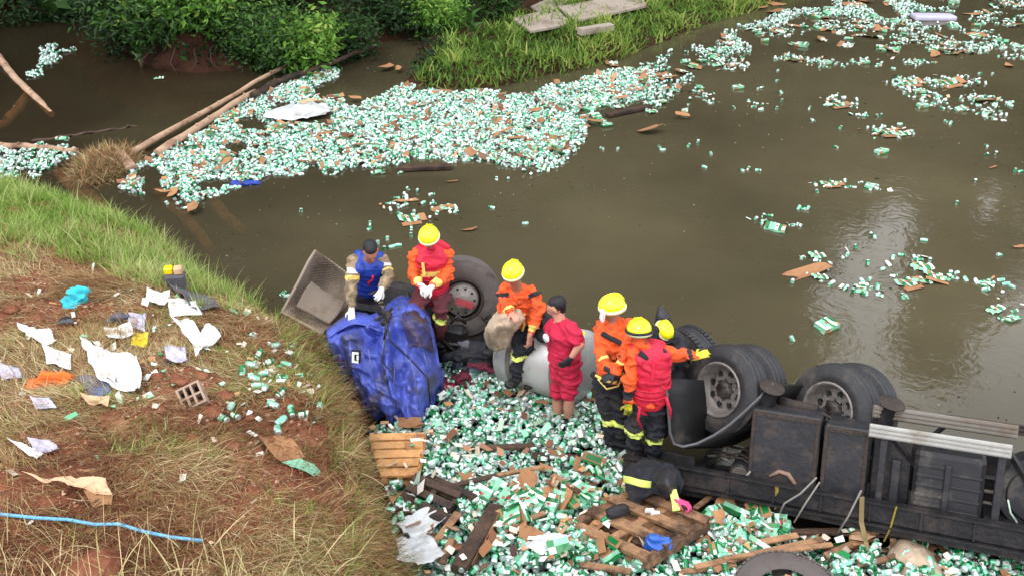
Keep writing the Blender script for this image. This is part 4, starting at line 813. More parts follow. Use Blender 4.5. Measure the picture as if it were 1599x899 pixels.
def surf(name, rows, mat, parent=None, sub=7, noise=.02, nsc=5, thick=.012, skirt=None, seed=0, wr=0.0, pts3=False, crease=0.0):
    """curved sheet through control points (px, py, Y) or 3-D points; bicubic, with creases from noise; real thickness"""
    G = np.array([[q if pts3 else JY(*q) for q in r_] for r_ in rows], float); ny, nx = G.shape[:2]
    def cr(A, k):  # catmull-rom along axis 0
        n = len(A); out = []
        for i in range(n - 1):
            p0, p1, p2, p3 = A[max(i - 1, 0)], A[i], A[i + 1], A[min(i + 2, n - 1)]
            for j in range(k):
                t = j / k; out.append(.5 * (2 * p1 + (p2 - p0) * t + (2 * p0 - 5 * p1 + 4 * p2 - p3) * t * t + (3 * p1 - p0 - 3 * p2 + p3) * t ** 3))
        out.append(A[-1]); return np.array(out)
    A = cr(G, sub); A = np.swapaxes(cr(np.swapaxes(A, 0, 1), sub), 0, 1); m_, n_ = A.shape[:2]
    V = A.reshape(-1, 3).copy(); d = np.stack([vn3(V, nsc, seed + i * 3) for i in range(3)], 1) * noise * 2; 
    rid = np.abs(vn3(V + 3, nsc * 1.6, seed + 40)) ; V += d; V[:, 2] -= wr * (rid < .05)
    V[:, 1] += wr * np.sin(V[:, 0] * 31 + 6 * vn3(V, 3, 4)) * .5
    if crease:
        Q = V * np.array([1, 1, .33]); r1 = 1 - np.clip(np.abs(vn3(Q, 7, seed + 60)) * 9, 0, 1); r2 = 1 - np.clip(np.abs(vn3(V * np.array([.5, 1, 1.2]) + 5, 9, seed + 70)) * 9, 0, 1); st_ = np.floor(vn3(Q, 5, seed + 80) * 14) / 14
        V[:, 1] += crease * (r1 * 1.0 - r2 * .6 + st_ * 2.2); V[:, 2] += crease * (r2 * .5 - r1 * .3)
    if skirt is not None:
        A2 = V.reshape(m_, n_, 3); b_ = A2.copy()
        top = np.concatenate([b_[:1], b_, b_[-1:]], 0); top[0, :, 2] = skirt; top[-1, :, 2] = np.minimum(top[-1, :, 2], skirt); top = np.concatenate([top[:, :1], top, top[:, -1:]], 1); top[:, 0, 2] = np.minimum(top[:, 0, 2], skirt); top[:, -1, 2] = skirt; V = top.reshape(-1, 3); m_ += 2; n_ += 2
    i = np.arange(m_ - 1)[:, None] * n_ + np.arange(n_ - 1)[None, :]; F = np.stack([i, i + n_, i + n_ + 1, i + 1], -1).reshape(-1, 4)
    me = npmesh(name, V, F, sm=True); uvl = me.uv_layers.new(name='UVMap')
    vi = np.zeros(len(me.loops), np.int32); me.loops.foreach_get('vertex_index', vi); uv = np.stack([(vi % n_) / (n_ - 1) * 3, (vi // n_) / (m_ - 1) * 3], 1); uvl.data.foreach_set('uv', uv.astype(np.float32).ravel())
    o = link(name, me, mat, parent)
    if thick: s_ = o.modifiers.new('thickness', 'SOLIDIFY'); s_.thickness = thick; s_.offset = -1
    return o
def tyre_geo(R=.435, Wd=.25, r0=.255, n=56, blocks=True):
    """tyre about local Z, outer face towards +Z at z=0, body towards -Z; ribs and grooves in the tread"""
    h = Wd; p = [(r0, -.02), (r0 + .02, -.005), (r0 + .07, .004), (R - .10, .002), (R - .045, -.012), (R - .015, -.03)]
    gr = [-.03, -.075, -.082, -.088, -.135, -.14, -.146, -.19, -.197, -.203, -(h - .03)]
    for i, g in enumerate(gr): p.append((R - (.014 if i in (2, 5, 8) else 0) - .002 * abs(i - 5), g))
    p += [(R - .045, -h + .012), (R - .1, -h - .002), (r0 + .07, -h - .004), (r0 + .02, -h + .005), (r0, -h + .02)]
    mb = MB(); mb.lathe(p, n)
    if blocks:
        for s_ in (-.045, -h + .045):
            for j in range(n):
                a = 2 * math.pi * (j + .5) / n; c = Vector((math.cos(a), math.sin(a), 0)); mb.box((c.x * (R - .004), c.y * (R - .004), s_), (.016, .035, .05), rot=Matrix.Rotation(a, 3, 'Z'))
    return mb
def rim_geo(r0=.255, Wd=.25, deep=.13, holes=8):
    mb = MB(); mb.lathe([(r0, -Wd + .02), (r0 - .012, -Wd * .6), (r0 - .02, -.05), (r0 + .008, -.018), (r0 + .012, .004), (r0 - .006, .008), (r0 - .016, -.006), (r0 - .032, -.03), (r0 - .04, -deep), (r0 - .075, -deep - .01), (.11, -deep + .02), (.105, -deep + .012), (.085, -deep + .012), (.08, -deep + .05), (.05, -deep + .065), (0.001, -deep + .068)], 40, ms=[0] * 8 + [0] * 4 + [1] * 3)
    for j in range(holes):
        a = 2 * math.pi * j / holes; c = (math.cos(a) * .155, math.sin(a) * .155); z = -deep + .007
        mb.lathe([(.034, z - .006), (.037, z + .006), (.033, z + .009), (.029, z + .002), (.001, z + .0015)], 12, Matrix.Translation((c[0], c[1], 0)), ms=[0, 0, 2, 2])  # dark disc paints the shade of an open hand hole
        a += .3; mb.tube([(math.cos(a) * .095, math.sin(a) * .095, -deep), (math.cos(a) * .095, math.sin(a) * .095, -deep + .035)], .011, 6, mi=1, sm=False)
    return mb
TYRE = tyre_geo(blocks=False).mesh('tyre'); TYRE.materials.append(M['rubber']); RIM = rim_geo().mesh('rim'); [RIM.materials.append(q) for q in (M['rim'], M['rimdark'], M['dark'])]
def wheel(parent, c, axis, tyres=2, label=None, mats=None):
    for i in range(tyres):
        ax = Vector(axis).normalized(); p = Vector([float(q) for q in c]) - ax * (i * .29); Mx = along(ax, p)
        t = bpy.data.objects.new('tyre', TYRE); COL.objects.link(t); t.parent = parent; t.matrix_local = parent.matrix_basis.inverted() @ Mx
        if i == 0 and label: t['label'] = label
        r_ = bpy.data.objects.new('rim', RIM); COL.objects.link(r_); r_.parent = t
truck = empty('overturned_truck', (1.945, 7.3, 0), 'black overturned truck chassis lying with its rear wheels in the air beside the river', 'truck')
LA = math.radians(24); Lv = Vector((math.cos(LA), -math.sin(LA), .115)).normalized(); Nv = Vector((math.sin(LA), math.cos(LA), 0)); Uv = Lv.cross(Nv); Uv = Uv if Uv.z > 0 else -Uv
def wp(o, p=None):
    p = p or truck; o.parent = p; o.matrix_parent_inverse = Matrix.Translation(-Vector(p.location)); return o
TM = Matrix(((Lv.x, Nv.x, Uv.x), (Lv.y, Nv.y, Uv.y), (Lv.z, Nv.z, Uv.z)))
ROLL = math.radians(-20); TM2 = Matrix.Rotation(ROLL, 3, Lv) @ TM; piv = Vector((0, -.68, .58)); truck.location = truck.location + TM @ piv - TM2 @ piv + Vector((0, 0, -.14)) + Lv * .10; TM = TM2; Nv = TM @ Vector((0, 1, 0)); Uv = TM @ Vector((0, 0, 1))
def TL(l, n_, z): return TM @ Vector((l, n_, z))
def tb(name, l0, l1, n0, n1, z0, z1, mat, ch=.012, parent=truck):
    mb = MB(); mb.box(TL((l0 + l1) / 2, (n0 + n1) / 2, (z0 + z1) / 2), (l1 - l0, n1 - n0, z1 - z0), rot=TM, ch=ch); return mb.build(name, M[mat], parent)
# deck edge beam with its lower flange
mb = MB(); mb.box(TL(2.4, -.70, .58), (6.2, .05, .17), rot=TM, ch=.008); mb.box(TL(2.4, -.725, .675), (6.2, .10, .018), rot=TM); mb.box(TL(2.4, -.725, .485), (6.2, .10, .018), rot=TM)
for i in range(16): mb.box(TL(-.5 + i * .4, -.735, .58), (.02, .03, .16), rot=TM)
mb.build('deck_edge_beam', [M['black']], truck)
mb = MB(); mb.box(TL(2.4, -.62, .42), (6.0, .12, .06), rot=TM); mb.build('lower_deck_rail', M['black'], truck)
mb = MB(); mb.box(TL(2.6, .35, .40), (5.4, 1.85, .05), rot=TM)
mb.build('deck_floor', M['black'], truck)
for i in range(9): tb('cross_member', -.1 + i * .6, -.02 + i * .6, -.62, 1.2, .45, .56, 'black', .006)
tb('chassis_rail', .45, 5.2, -.05, .03, .60, .84, 'black'); tb('chassis_rail', -.9, 5.2, .75, .83, .60, .84, 'black')
# boxes
def toolbox(l0, l1, z0, z1, n0=-.52, n1=-.12, mat='steelgrey'):
    o = tb('side_box', l0, l1, n0, n1, z0, z1, mat, .018)
    mb = MB(); w_ = .018
    for (a, b_, c_, d_) in ((l0 + .01, l1 - .01, z1 - .05, z1 - .01), (l0 + .01, l1 - .01, z0 + .01, z0 + .04)): mb.box(TL((a + b_) / 2, n0 - .008, (c_ + d_) / 2), (b_ - a, .016, d_ - c_), rot=TM)
    for x_ in (l0 + .022, l1 - .022): mb.box(TL(x_, n0 - .006, (z0 + z1) / 2), (.028, .012, z1 - z0 - .08), rot=TM)
    mb.build('box_trim', M['rust'], o)
    mb = MB(); 
    for k_ in range(7):
        for zz in (z1 - .03, z0 + .028): mb.lathe([(.008, 0), (.006, .006), (.001, .007)], 7, Matrix.Translation(TL(l0 + .04 + (l1 - l0 - .08) * k_ / 6, n0 - .016, zz)) @ Matrix.Rotation(math.pi / 2, 4, 'X'))
    mb.build('rivets', M['rust'], o); return o
toolbox(.42, 1.02, .48, 1.26)['label'] = 'square black side box with a rust scar'
sc_ = MB(); sc_.tube([TL(.62, -.524, .66), TL(.70, -.524, .72), TL(.78, -.524, .71), TL(.84, -.524, .64), TL(.87, -.524, .55)], [.012, .02, .022, .018, .008], 6); sc_.build('rust_scar', M['scar'], truck)
toolbox(1.05, 1.43, .46, 1.22)
tb('side_plate', 1.46, 1.78, -.48, -.42, .40, 1.18, 'black'); tb('side_plate', 1.62, 1.70, -.53, -.48, .40, 1.0, 'steelgrey')
for a in (.44, .72, 1.0, 1.2, 1.4): tb('hinge_clip', a, a + .03, -.55, -.525, .44, .50, 'rust', .004)
mb = MB(); mb.tube([TL(.42, -.56, .44), TL(.46, -.57, .42), TL(1.4, -.57, .42), TL(1.45, -.56, .44)], .014, 6); mb.build('tie_bar', M['rust'], truck)
# ribbed plastic cover
o = tb('ribbed_cover', 1.80, 2.34, -.60, -.18, .44, 1.14, 'plastic', .035)
mb = MB()
for i in range(6): mb.box(TL(1.93, -.604, .60 + i * .085), (.22, .022, .03), rot=TM, ch=.006)
for i in range(5): mb.box(TL(2.20, -.604, .56 + i * .105), (.24, .022, .022), rot=TM, ch=.006)
mb.box(TL(2.06, -.612, .76), (.055, .04, .60), rot=TM, ch=.012); mb.build('moulded_ribs', M['plastic'], o)
MB().box(TL(1.92, -.618, .52), (.05, .012, .07), rot=TM, ch=.005).build('latch', M['black'], o)
# side guard: two rails on posts
def rail(z, n_, l0, l1, mat, h=.115):
    mb = MB(); mb.box(TL((l0 + l1) / 2, n_, z), (l1 - l0, .03, h), rot=TM, ch=.006)
    for k_ in (-.036, 0, .036): mb.box(TL((l0 + l1) / 2, n_ - .018, z + k_), (l1 - l0 - .01, .016, .022), rot=TM, ch=.005)
    return mb.build('guard_rail', M[mat], truck)
rail(1.27, -.66, 1.42, 2.50, 'alu')['label'] = 'bright ribbed aluminium guard rail'
rail(1.36, -.36, 1.42, 2.55, 'alugrey')['label'] = 'dull grey guard rail behind the bright one'
rail(1.28, .05, 2.0, 5.0, 'rust', .05)
for (a, b_, z0, z1) in ((1.52, 1.575, .55, 1.20), (2.41, 2.47, .50, 1.22)): tb('guard_post', a, b_, -.64, -.585, z0, z1, 'steelgrey', .006)
tb('guard_post', 1.98, 2.03, -.42, -.36, .9, 1.22, 'black')
for a_, b_, w_ in ((TL(1.6, -.5, 1.2), TL(1.8, -.5, .98), .03), (TL(1.84, -.3, 1.12), TL(2.0, -.3, 1.3), .03), (TL(2.5, -.45, 1.2), TL(2.72, -.45, .9), .04), (TL(2.5, -.3, .95), TL(2.66, -.3, 1.2), .03)): mb = MB(); mb.bar(a_, b_, w_, w_); mb.build('diagonal_brace', M['black'], truck)
tb('mounting_bracket', 2.36, 3.2, -.5, -.1, .5, .62, 'black'); tb('mounting_bracket', 2.36, 2.75, -.3, -.26, .78, .80, 'alugrey', .003); tb('mounting_bracket', 2.36, 2.9, -.3, -.27, .68, .70, 'alugrey', .003)
mb = MB(); mb.tube([TL(2.75, -.05, 0.85), TL(2.75, -.4, .85)], .30, 24); mb.tube([TL(2.75, -.40, 0.85), TL(2.75, -.42, .85)], [.24, .22], 24); mb.build('spare_drum', M['plastic'], truck)
mb = MB(); mb.tube([TL(.32, .25, .55), TL(.32, -.28, .55), TL(.32, -.33, .55)], [.115, .115, .09], 20); mb.build('air_tank', M['steelgrey'], truck)
mb = MB(); mb.tube([TL(.32, -.33, .55), TL(.32, -.335, .55)], [.085, .08], 20); mb.build('air_tank_end', M['alugrey'], truck)
# air springs
for c_ in (JY(1206, 604, 7.0), JY(1393, 628, 6.6)):
    mb = MB(); mb.lathe([(.001, .0), (.112, 0), (.115, -.006), (.112, -.012), (.060, -.018), (.055, -.06), (.070, -.12), (.075, -.24)], 22, Matrix.Translation(Vector(c_)) @ Matrix.Rotation(.12, 4, 'Y'), ms=[1] * 3 + [0] * 4); wp(mb.build('air_spring', [M['black'], M['rust']]))
mb = MB(); mb.bar(TL(.6, -.15, 1.27), TL(1.0, -.2, 1.22), .10, .05); mb.tube([TL(.62, -.2, 1.27), TL(.95, -.22, 1.26)], .05, 9); mb.bar(TL(-.1, .35, .95), TL(1.6, .35, .95), .12, .12); mb.build('suspension_arm', M['rust'], truck)
# wheels: outer face looks to the camera's left
wa = Matrix.Rotation(math.radians(-30), 3, 'Z') @ (-Nv)
cA = JY(1120, 608, 7.3); cB = JY(1291, 640, 7.0); wheel(truck, cA, wa, 2, 'large wheel nearest the rescuers'); wheel(truck, cB, wa, 2, 'wheel half hidden behind the side box')
cC = JY(1063, 582, 7.95); TYRE_B = tyre_geo(.45, .25, .255).mesh('tyre'); TYRE_B.materials.append(M['rubber']); TYRE_A, TYRE = TYRE, TYRE_B
wheel(truck, cC, (-.86, -.50, .02), 1, 'tyre turned sideways behind the rescuers')
mb = MB(); mb.tube([Vector(cA) - wa * .1, Vector(cA) - wa * .5], .09, 12); mb.tube([Vector(cB) - wa * .1, Vector(cB) - wa * .5], .09, 12); wp(mb.build('axle', M['black']))
# mudguard hanging round the lower half of the wheel
mx = along(wa, cA); X1 = mx.to_3x3() @ Vector((1, 0, 0)); Y1 = mx.to_3x3() @ Vector((0, 1, 0)); hor = Vector((0, 0, 1)).cross(wa).normalized(); hor = hor if hor.x > 0 else -hor; dn = wa.cross(hor); dn = dn if dn.z < 0 else -dn
mb = MB(); V = []
prof = [(1038, 590, 7.05), (1041, 615, 7.0), (1044, 645, 6.97), (1046, 675, 6.95), (1052, 692, 6.94), (1066, 697, 6.93), (1088, 692, 6.92), (1115, 679, 6.92), (1140, 662, 6.93), (1165, 640, 6.97), (1188, 618, 7.02), (1208, 598, 7.06)]
for q in prof: V.append(Vector(JY(*q)))
for q in prof: V.append(Vector(JY(*q)) - wa * .55 - Vector((0, 0, .04)))
K = len(prof); mb.add([tuple(v) for v in V], [(i, i + 1, K + i + 1, K + i) for i in range(K - 1)], 0, True); M['guard'] = pm('black_mudguard', '#131315', .65, 0, .2, 5, .1, 20, dirt='#332e2a', dirt_amt=.3); o = wp(mb.build('mudguard', M['guard'])); s_ = o.modifiers.new('thickness', 'SOLIDIFY'); s_.thickness = .02
mb = MB(); mb.tube([v for v in V[:K]], .014, 6); mb.build('mudguard_lip', M['liprubber'], o)
tb('mudguard_flap', -.62, -.10, -.36, -.32, .30, .66, 'guard')
# hanging hoses and straps from the beam
M['strap'] = pm('yellow_strap', '#8d7a2c', .8, 0, .2, 5, .2); M['hose'] = pm('grey_hose', '#7d7a74', .6, 0, .2, 5, .1); M['strapkhaki'] = pm('khaki_strap', '#8a7750', .85, 0, .2, 5, .2); M['wirewhite'] = pm('pale_cable', '#a9bcae', .6, 0, .1, 5, 0)
def hangs(name, pts, r_, mat, flat=False):
    P_ = [JY(*q) for q in pts]; mb = MB()
    if flat:
        for a, b_ in zip(P_[:-1], P_[1:]): mb.bar(a, b_, r_, .004, up=(0, -1, .3))
    else: mb.tube(P_, r_, 6)
    return wp(mb.build(name, M[mat]))
hangs('strap', [(1213, 755, 6.35), (1212, 790, 6.32), (1214, 838, 6.35)], .035, 'strap', True)
hangs('strap', [(1346, 775, 5.98), (1345, 815, 5.95), (1352, 845, 5.9), (1364, 899, 5.6)], .04, 'strapkhaki', True)
hangs('strap', [(1400, 790, 5.9), (1390, 825, 5.88), (1380, 845, 5.9)], .015, 'strap', True)
hangs('hose', [(1172, 735, 6.55), (1150, 760, 6.5), (1130, 785, 6.45), (1122, 805, 6.4)], .009, 'hose'); hangs('hose', [(1275, 745, 6.2), (1250, 770, 6.2), (1225, 785, 6.2), (1218, 800, 6.2)], .009, 'hose'); hangs('hose', [(1280, 752, 6.2), (1258, 785, 6.15), (1240, 815, 6.1)], .008, 'hose'); hangs('hose', [(1345, 765, 6.05), (1325, 805, 6.0), (1308, 832, 6.0)], .009, 'hose')
hangs('cable', [(1574, 780, 5.65), (1578, 800, 5.62), (1588, 815, 5.6)], .007, 'wirewhite')
# fuel tank -----------------------------------------------------------
a0 = Vector(JY(803, 546, 8.7)); a1 = Vector(JY(908, 572, 8.2)); tank = empty('fuel_tank', (a0 + a1) / 2 - Vector((0, 0, .36)), 'silver cylindrical fuel tank lying between the two groups of rescuers', 'fuel tank')
off = -(a0 + a1) / 2 + Vector((0, 0, .36)); d_ = (a1 - a0).normalized(); mb = MB(); R_ = .39
mb.tube([a0 + off - d_ * .05, a0 + off - d_ * .045, a0 + off, a1 + off, a1 + off + d_ * .04, a1 + off + d_ * .05], [.001, R_ * .8, R_, R_, R_ * .85, .001], 40, cap=False); mb.build('shell', M['tank'], tank)
for q in (.22, .86):
    c = a0 + off + (a1 - a0) * q; mb = MB(); mb.tube([c - d_ * .03, c + d_ * .03], R_ + .008, 40, cap=False); o = mb.build('strap', M['alugrey'], tank)
mb = MB(); c = a1 + off + Vector((0, 0, R_)) - d_ * .18; mb.tube([c - Vector((0, 0, .02)), c + Vector((0, 0, .035))], .05, 14); mb.build('filler_cap', M['black'], tank)
# ================================================================ CRUSHED CAB
cab = empty('crushed_cab', PZ(640, 640, .1), 'crushed blue truck cab crumpled against the grassy bank', 'truck cab'); ci = cab.matrix_basis.inverted()
def toparent(o, p): o.parent = p; o.matrix_parent_inverse = Matrix.Translation(-Vector(p.location)) ; return o
rows = [[(508, 516, 8.7), (530, 500, 8.8), (552, 488, 8.85), (575, 492, 8.7), (598, 478, 8.8), (622, 462, 8.95), (648, 466, 8.95), (668, 486, 8.8)],
        [(512, 524, 8.4), (532, 512, 8.45), (555, 500, 8.5), (578, 506, 8.3), (600, 500, 8.45), (622, 478, 8.6), (650, 480, 8.55), (674, 505, 8.5)],
        [(520, 535, 8.25), (538, 528, 8.15), (558, 522, 8.25), (585, 528, 8.35), (600, 525, 8.2), (620, 505, 8.35), (652, 506, 8.3), (678, 530, 8.45)],
        [(535, 562, 8.2), (548, 560, 8.05), (565, 558, 8.1), (592, 560, 8.1), (603, 562, 7.95), (618, 552, 8.2), (650, 548, 8.2), (684, 560, 8.4)],
        [(553, 598, 8.1), (565, 596, 7.95), (580, 596, 7.98), (602, 598, 7.95), (610, 600, 7.8), (628, 595, 8.0), (660, 590, 7.95), (690, 588, 8.3)],
        [(575, 628, 8.0), (585, 628, 7.88), (600, 628, 7.85), (616, 632, 7.85), (624, 634, 7.75), (636, 630, 7.85), (656, 628, 7.85), (682, 612, 8.25)],
        [(598, 648, 7.95), (606, 650, 7.85), (618, 654, 7.8), (630, 662, 7.8), (640, 667, 7.72), (650, 669, 7.72), (660, 660, 7.8), (674, 636, 8.05)]]
toparent(surf('cab_panel', rows, M['blue'], None, 12, .022, 4, .012, .12, 3, wr=.02, crease=.055), cab)
M['bluedirty'] = pm('scraped_blue_panel', '#3d3f74', .55, .1, .3, 5, .4, 12, dirt='#45342e', dirt_amt=.6, dirt_scale=4)
toparent(surf('torn_inner_panel', [[(624, 478, 8.8), (640, 470, 8.85), (658, 478, 8.8)], [(628, 500, 8.25), (645, 494, 8.2), (668, 505, 8.3)], [(632, 525, 8.15), (652, 520, 8.1), (674, 528, 8.3)], [(640, 545, 8.1), (658, 543, 8.08), (678, 548, 8.3)]], M['bluedirty'], None, 9, .02, 8, .01, None, 9, wr=.02, crease=.03), cab)
toparent(surf('bent_roof_lip', [[(505, 520, 8.75), (545, 492, 8.85), (590, 497, 8.7), (600, 500, 8.7)], [(508, 515, 8.5), (550, 488, 8.6), (592, 498, 8.5), (602, 506, 8.5)], [(512, 528, 8.35), (552, 505, 8.35), (590, 514, 8.25), (600, 520, 8.3)]], M['blue'], None, 9, .015, 6, .012, None, 12, crease=.025), cab)
M['badgewhite'] = pm('badge_white', '#e8e8e8', .5, 0, .03, 4, 0)
def L3(o): return toparent(o, cab)
c0 = Vector(JY(556, 556, 7.93)); mb = MB(); rx = Vector((.9, -.35, .1)).normalized(); uz = Vector((.05, .35, .93)).normalized()
def bq(a, b_, w_, h_, e): 
    c = c0 + rx * a + uz * b_ + Vector((-.1, -1, .3)).normalized() * e; return [tuple(c + rx * i * w_ / 2 + uz * j * h_ / 2) for i, j in ((-1, -1), (1, -1), (1, 1), (-1, 1))]
mb.box(c0, (.10, .02, .13), rot=Matrix((rx, -rx.cross(uz), uz)).transposed()); L3(mb.build('badge', M['dark']))
mb = MB()
for (a, b_, w_, h_) in ((-.03, 0, .025, .11), (.005, .045, .05, .022), (.005, -.045, .05, .022), (.022, .0, .018, .05)): mb.box(c0 + rx * a + uz * b_ + Vector((0, -.02, .0)), (w_, .012, h_), rot=Matrix((rx, -rx.cross(uz), uz)).transposed())
L3(mb.build('badge_mark', M['badgewhite']))
mb = MB(); mb.tube([JY(*q) for q in [(604, 500, 8.2), (608, 530, 8.05), (640, 560, 8.02), (668, 590, 7.95), (672, 630, 7.9)]], .008, 6); mb.tube([JY(*q) for q in [(606, 505, 8.2), (600, 540, 8.0), (598, 565, 7.95), (610, 580, 7.8)]], .007, 6); mb.tube([JY(*q) for q in [(600, 492, 8.3), (604, 510, 8.15), (600, 530, 8.1)]], .015, 6); L3(mb.build('loose_cable', M['black']))
mb = MB(); mb.tube([JY(*q) for q in [(592, 486, 8.6), (608, 490, 8.4), (604, 500, 8.3), (596, 505, 8.3)]], .03, 8); mb.tube([JY(*q) for q in [(585, 500, 8.4), (600, 492, 8.5), (612, 482, 8.6)]], .018, 8); L3(mb.build('bent_bracket', M['rust']))
M['scratch'] = pm('bare_scratch', '#5a64a0', .6, .2, .3, 12, .1)
for q in ([(575, 545, 7.95), (580, 580, 7.88), (590, 615, 7.82)], [(640, 560, 8.0), (650, 600, 7.86), (655, 640, 7.76)], [(618, 560, 8.02), (614, 600, 7.86), (622, 640, 7.74)], [(660, 545, 8.12), (670, 580, 8.0)]): mb = MB(); mb.tube([JY(*t_) for t_ in q], .006, 5); L3(mb.build('seam', M['scratch']))
# engine-bay clutter behind the cab, front axle wheel
mb = MB(); mb.box(Vector(JY(640, 500, 9.3)), (1.5, .7, .6), rot=eul(.1, .1, -.2), ch=.06); mb.box(Vector(JY(590, 490, 9.1)), (.7, .5, .5), rot=eul(.1, .3, .2), ch=.05); mb.box(Vector(JY(720, 540, 9.05)), (.9, .5, .45), rot=eul(0, 0, -.2), ch=.05); L3(mb.build('engine_block', M['black']))
mb = MB(); 
for i in range(26):
    a = Vector(JY(random.uniform(560, 760), random.uniform(490, 560), random.uniform(8.75, 8.9))); mb.tube([a, a + Vector((random.uniform(-.15, .15), random.uniform(-.1, 0), random.uniform(-.1, .15))), a + Vector((random.uniform(-.25, .25), -.05, random.uniform(-.2, .1)))], random.uniform(.008, .025), 6)
L3(mb.build('torn_pipes', M['black']))
fw = Vector(JY(721, 468, 8.95)); fax = Vector((.08, -.97, .22)).normalized()
t = bpy.data.objects.new('front_tyre', tyre_geo(.45, .28, .23, 48, False).mesh('tyre')); t.data.materials.append(M['rubberdusty']); COL.objects.link(t); t.matrix_world = along(fax, fw); t.parent = cab; t.matrix_parent_inverse = Matrix.Translation(-cab.location); t['label'] = 'big dusty front wheel behind the rescuer in the red life vest'
mb = MB(); mb.lathe([(.235, -.02), (.243, .0), (.236, .012), (.218, .006), (.212, -.06), (.22, -.14), (.20, -.15), (.195, -.03), (.18, .0), (.172, .035), (.165, .04), (.10, .042), (.09, .06), (.06, .062), (.001, .063)], 36, ms=[1] * 7 + [0] * 7)
for j in range(10):
    a = 2 * math.pi * j / 10; mb.lathe([(.014, .041), (.014, .044), (.001, .0445)], 8, Matrix.Translation((math.cos(a) * .14, math.sin(a) * .14, 0)), mi=2)
r_ = mb.build('hub', [M['rim'], M['rust'], M['dark']], t)
M['red'] = pm('red_paint', '#9a3a40', .6, 0, .15, 6, .1)
mb = MB(); mb.bar((-.07, .02, .08), (.12, -.05, .08), .075, .02, up=(0, 0, 1)); mb.bar((.12, -.05, .08), (.05, -.02, .1), .05, .02); mb.build('red_wedge', M['red'], t)
# quilted panel
ql = empty('quilted_panel', JY(500, 518, 8.5), 'large grey-brown quilted cab lining standing on edge by the water', 'lining panel')
rows = [[(493, 391, 9.35), (520, 412, 9.35), (546, 432, 9.3), (556, 452, 9.2)], [(482, 408, 9.25), (510, 432, 9.45), (535, 450, 9.35), (548, 470, 9.0)], [(466, 440, 9.1), (495, 455, 9.35), (520, 472, 9.2), (535, 492, 8.85)], [(452, 466, 9.0), (480, 482, 9.15), (503, 498, 8.95), (518, 508, 8.7)], [(440, 487, 8.85), (465, 500, 8.8), (487, 512, 8.65), (502, 521, 8.5)]]
toparent(surf('quilted_sheet', rows, M['quilt'], None, 7, .02, 3, .02, None, 5), ql)
mb = MB(); mb.tube([JY(*q) for q in [(493, 391, 9.35), (482, 408, 9.25), (466, 440, 9.1), (452, 466, 9.0), (440, 487, 8.85), (465, 500, 8.8), (487, 512, 8.65), (502, 521, 8.5)]], .018, 8); toparent(mb.build('piped_edge', M['quilt']), ql)
toparent(surf('folded_flap', [[(487, 440, 9.05), (510, 455, 9.05), (540, 470, 8.95)], [(475, 455, 8.95), (500, 470, 8.9), (530, 488, 8.75)], [(462, 478, 8.85), (490, 492, 8.75), (515, 505, 8.6)]], M['quilt'], None, 6, .02, 4, .015, None, 15), ql)

# hoses, wires and bolts over the upturned underside
rn = random.Random(5)
for i in range(12):
    l0 = rn.uniform(-.2, 1.5); n0 = rn.uniform(-.3, .2); z0 = rn.uniform(.9, 1.25) if l0 > .4 else rn.uniform(.5, .7); P_ = [TL(l0 + k * .12, n0 + rn.uniform(-.06, .06), z0 + rn.uniform(-.06, .05)) for k in range(5)]
    mb = MB(); mb.tube(P_, rn.uniform(.007, .016), 6); mb.build('hose', M['rust'] if i % 3 else M['hose'], truck)
for i in range(6): mb = MB(); mb.tube([TL(.5 + i * .16, -.53, .47), TL(.52 + i * .16, -.58, .43), TL(.56 + i * .16, -.60, .46)], .009, 6); mb.build('hose', M['hose'], truck)
for i in range(5): mb = MB(); mb.bar(TL(-.35, .30 + i * .012, .70 + i * .022), TL(.25, .30 + i * .012, .74 + i * .022), .08, .012); mb.build('spring_leaf', M['rust'], truck)
# ================================================================ PEOPLE
M['orange'] = pm('orange_uniform', '#e85a22', .8, 0, .15, 8, .35, 30, dirt='#8a3418', dirt_amt=.3, dirt_scale=7)
M['redvest'] = pm('red_life_vest', '#cc1c3c', .65, 0, .15, 5, .3, 25, dirt='#7a1428', dirt_amt=.25, dirt_scale=5)
M['redshirt'] = pm('red_cotton', '#bd1c40', .85, 0, .12, 5, .3, 30, dirt='#8a1028', dirt_amt=.25, dirt_scale=5)
M['navy'] = pm('black_trousers', '#1b1d26', .85, 0, .25, 6, .2, 40, dirt='#33302c', dirt_amt=.3)
M['maroon'] = pm('maroon_trousers', '#5c2a30', .85, 0, .2, 6, .2, 30)
M['hivis'] = pm('yellow_reflective_band', '#e2ee78', .5, 0, .06, 9, .05)
M['yellowcuff'] = pm('pale_yellow_band', '#f2d070', .6, 0, .08, 9, .05)
M['helmet'] = pm('yellow_helmet', '#eef020', .25, 0, .04, 3, .02, 20, coat=.5)
M['helmetrim'] = pm('helmet_rim', '#e8ecc0', .4, 0, .05, 3, 0)
M['skin'] = pm('skin', '#a8705a', .6, 0, .08, 6, .05)
M['skinlight'] = pm('pale_skin', '#c08a74', .6, 0, .08, 6, .05)
M['hairblack'] = pm('black_hair', '#15131a', .6, 0, .3, 40, .5, 90)
M['glovewhite'] = pm('white_glove', '#d8d6d2', .8, 0, .08, 9, .2, 50)
M['gloveblack'] = pm('black_glove', '#1c1c22', .7, 0, .15, 9, .2, 50)
M['gloveyellow'] = pm('yellow_glove', '#d8c832', .7, 0, .15, 12, .2, 50, dirt='#3c4a20', dirt_amt=.35, dirt_scale=9)
M['camo'] = pm('khaki_uniform', '#9a8468', .85, 0, .3, 14, .25, 40, dirt='#6a6148', dirt_amt=.5, dirt_scale=12)
M['bluevest'] = pm('blue_life_vest', '#1c3c9c', .5, 0, .15, 5, .25, 20)
M['boot'] = pm('black_boot', '#1a1715', .6, 0, .2, 8, .2, 40)
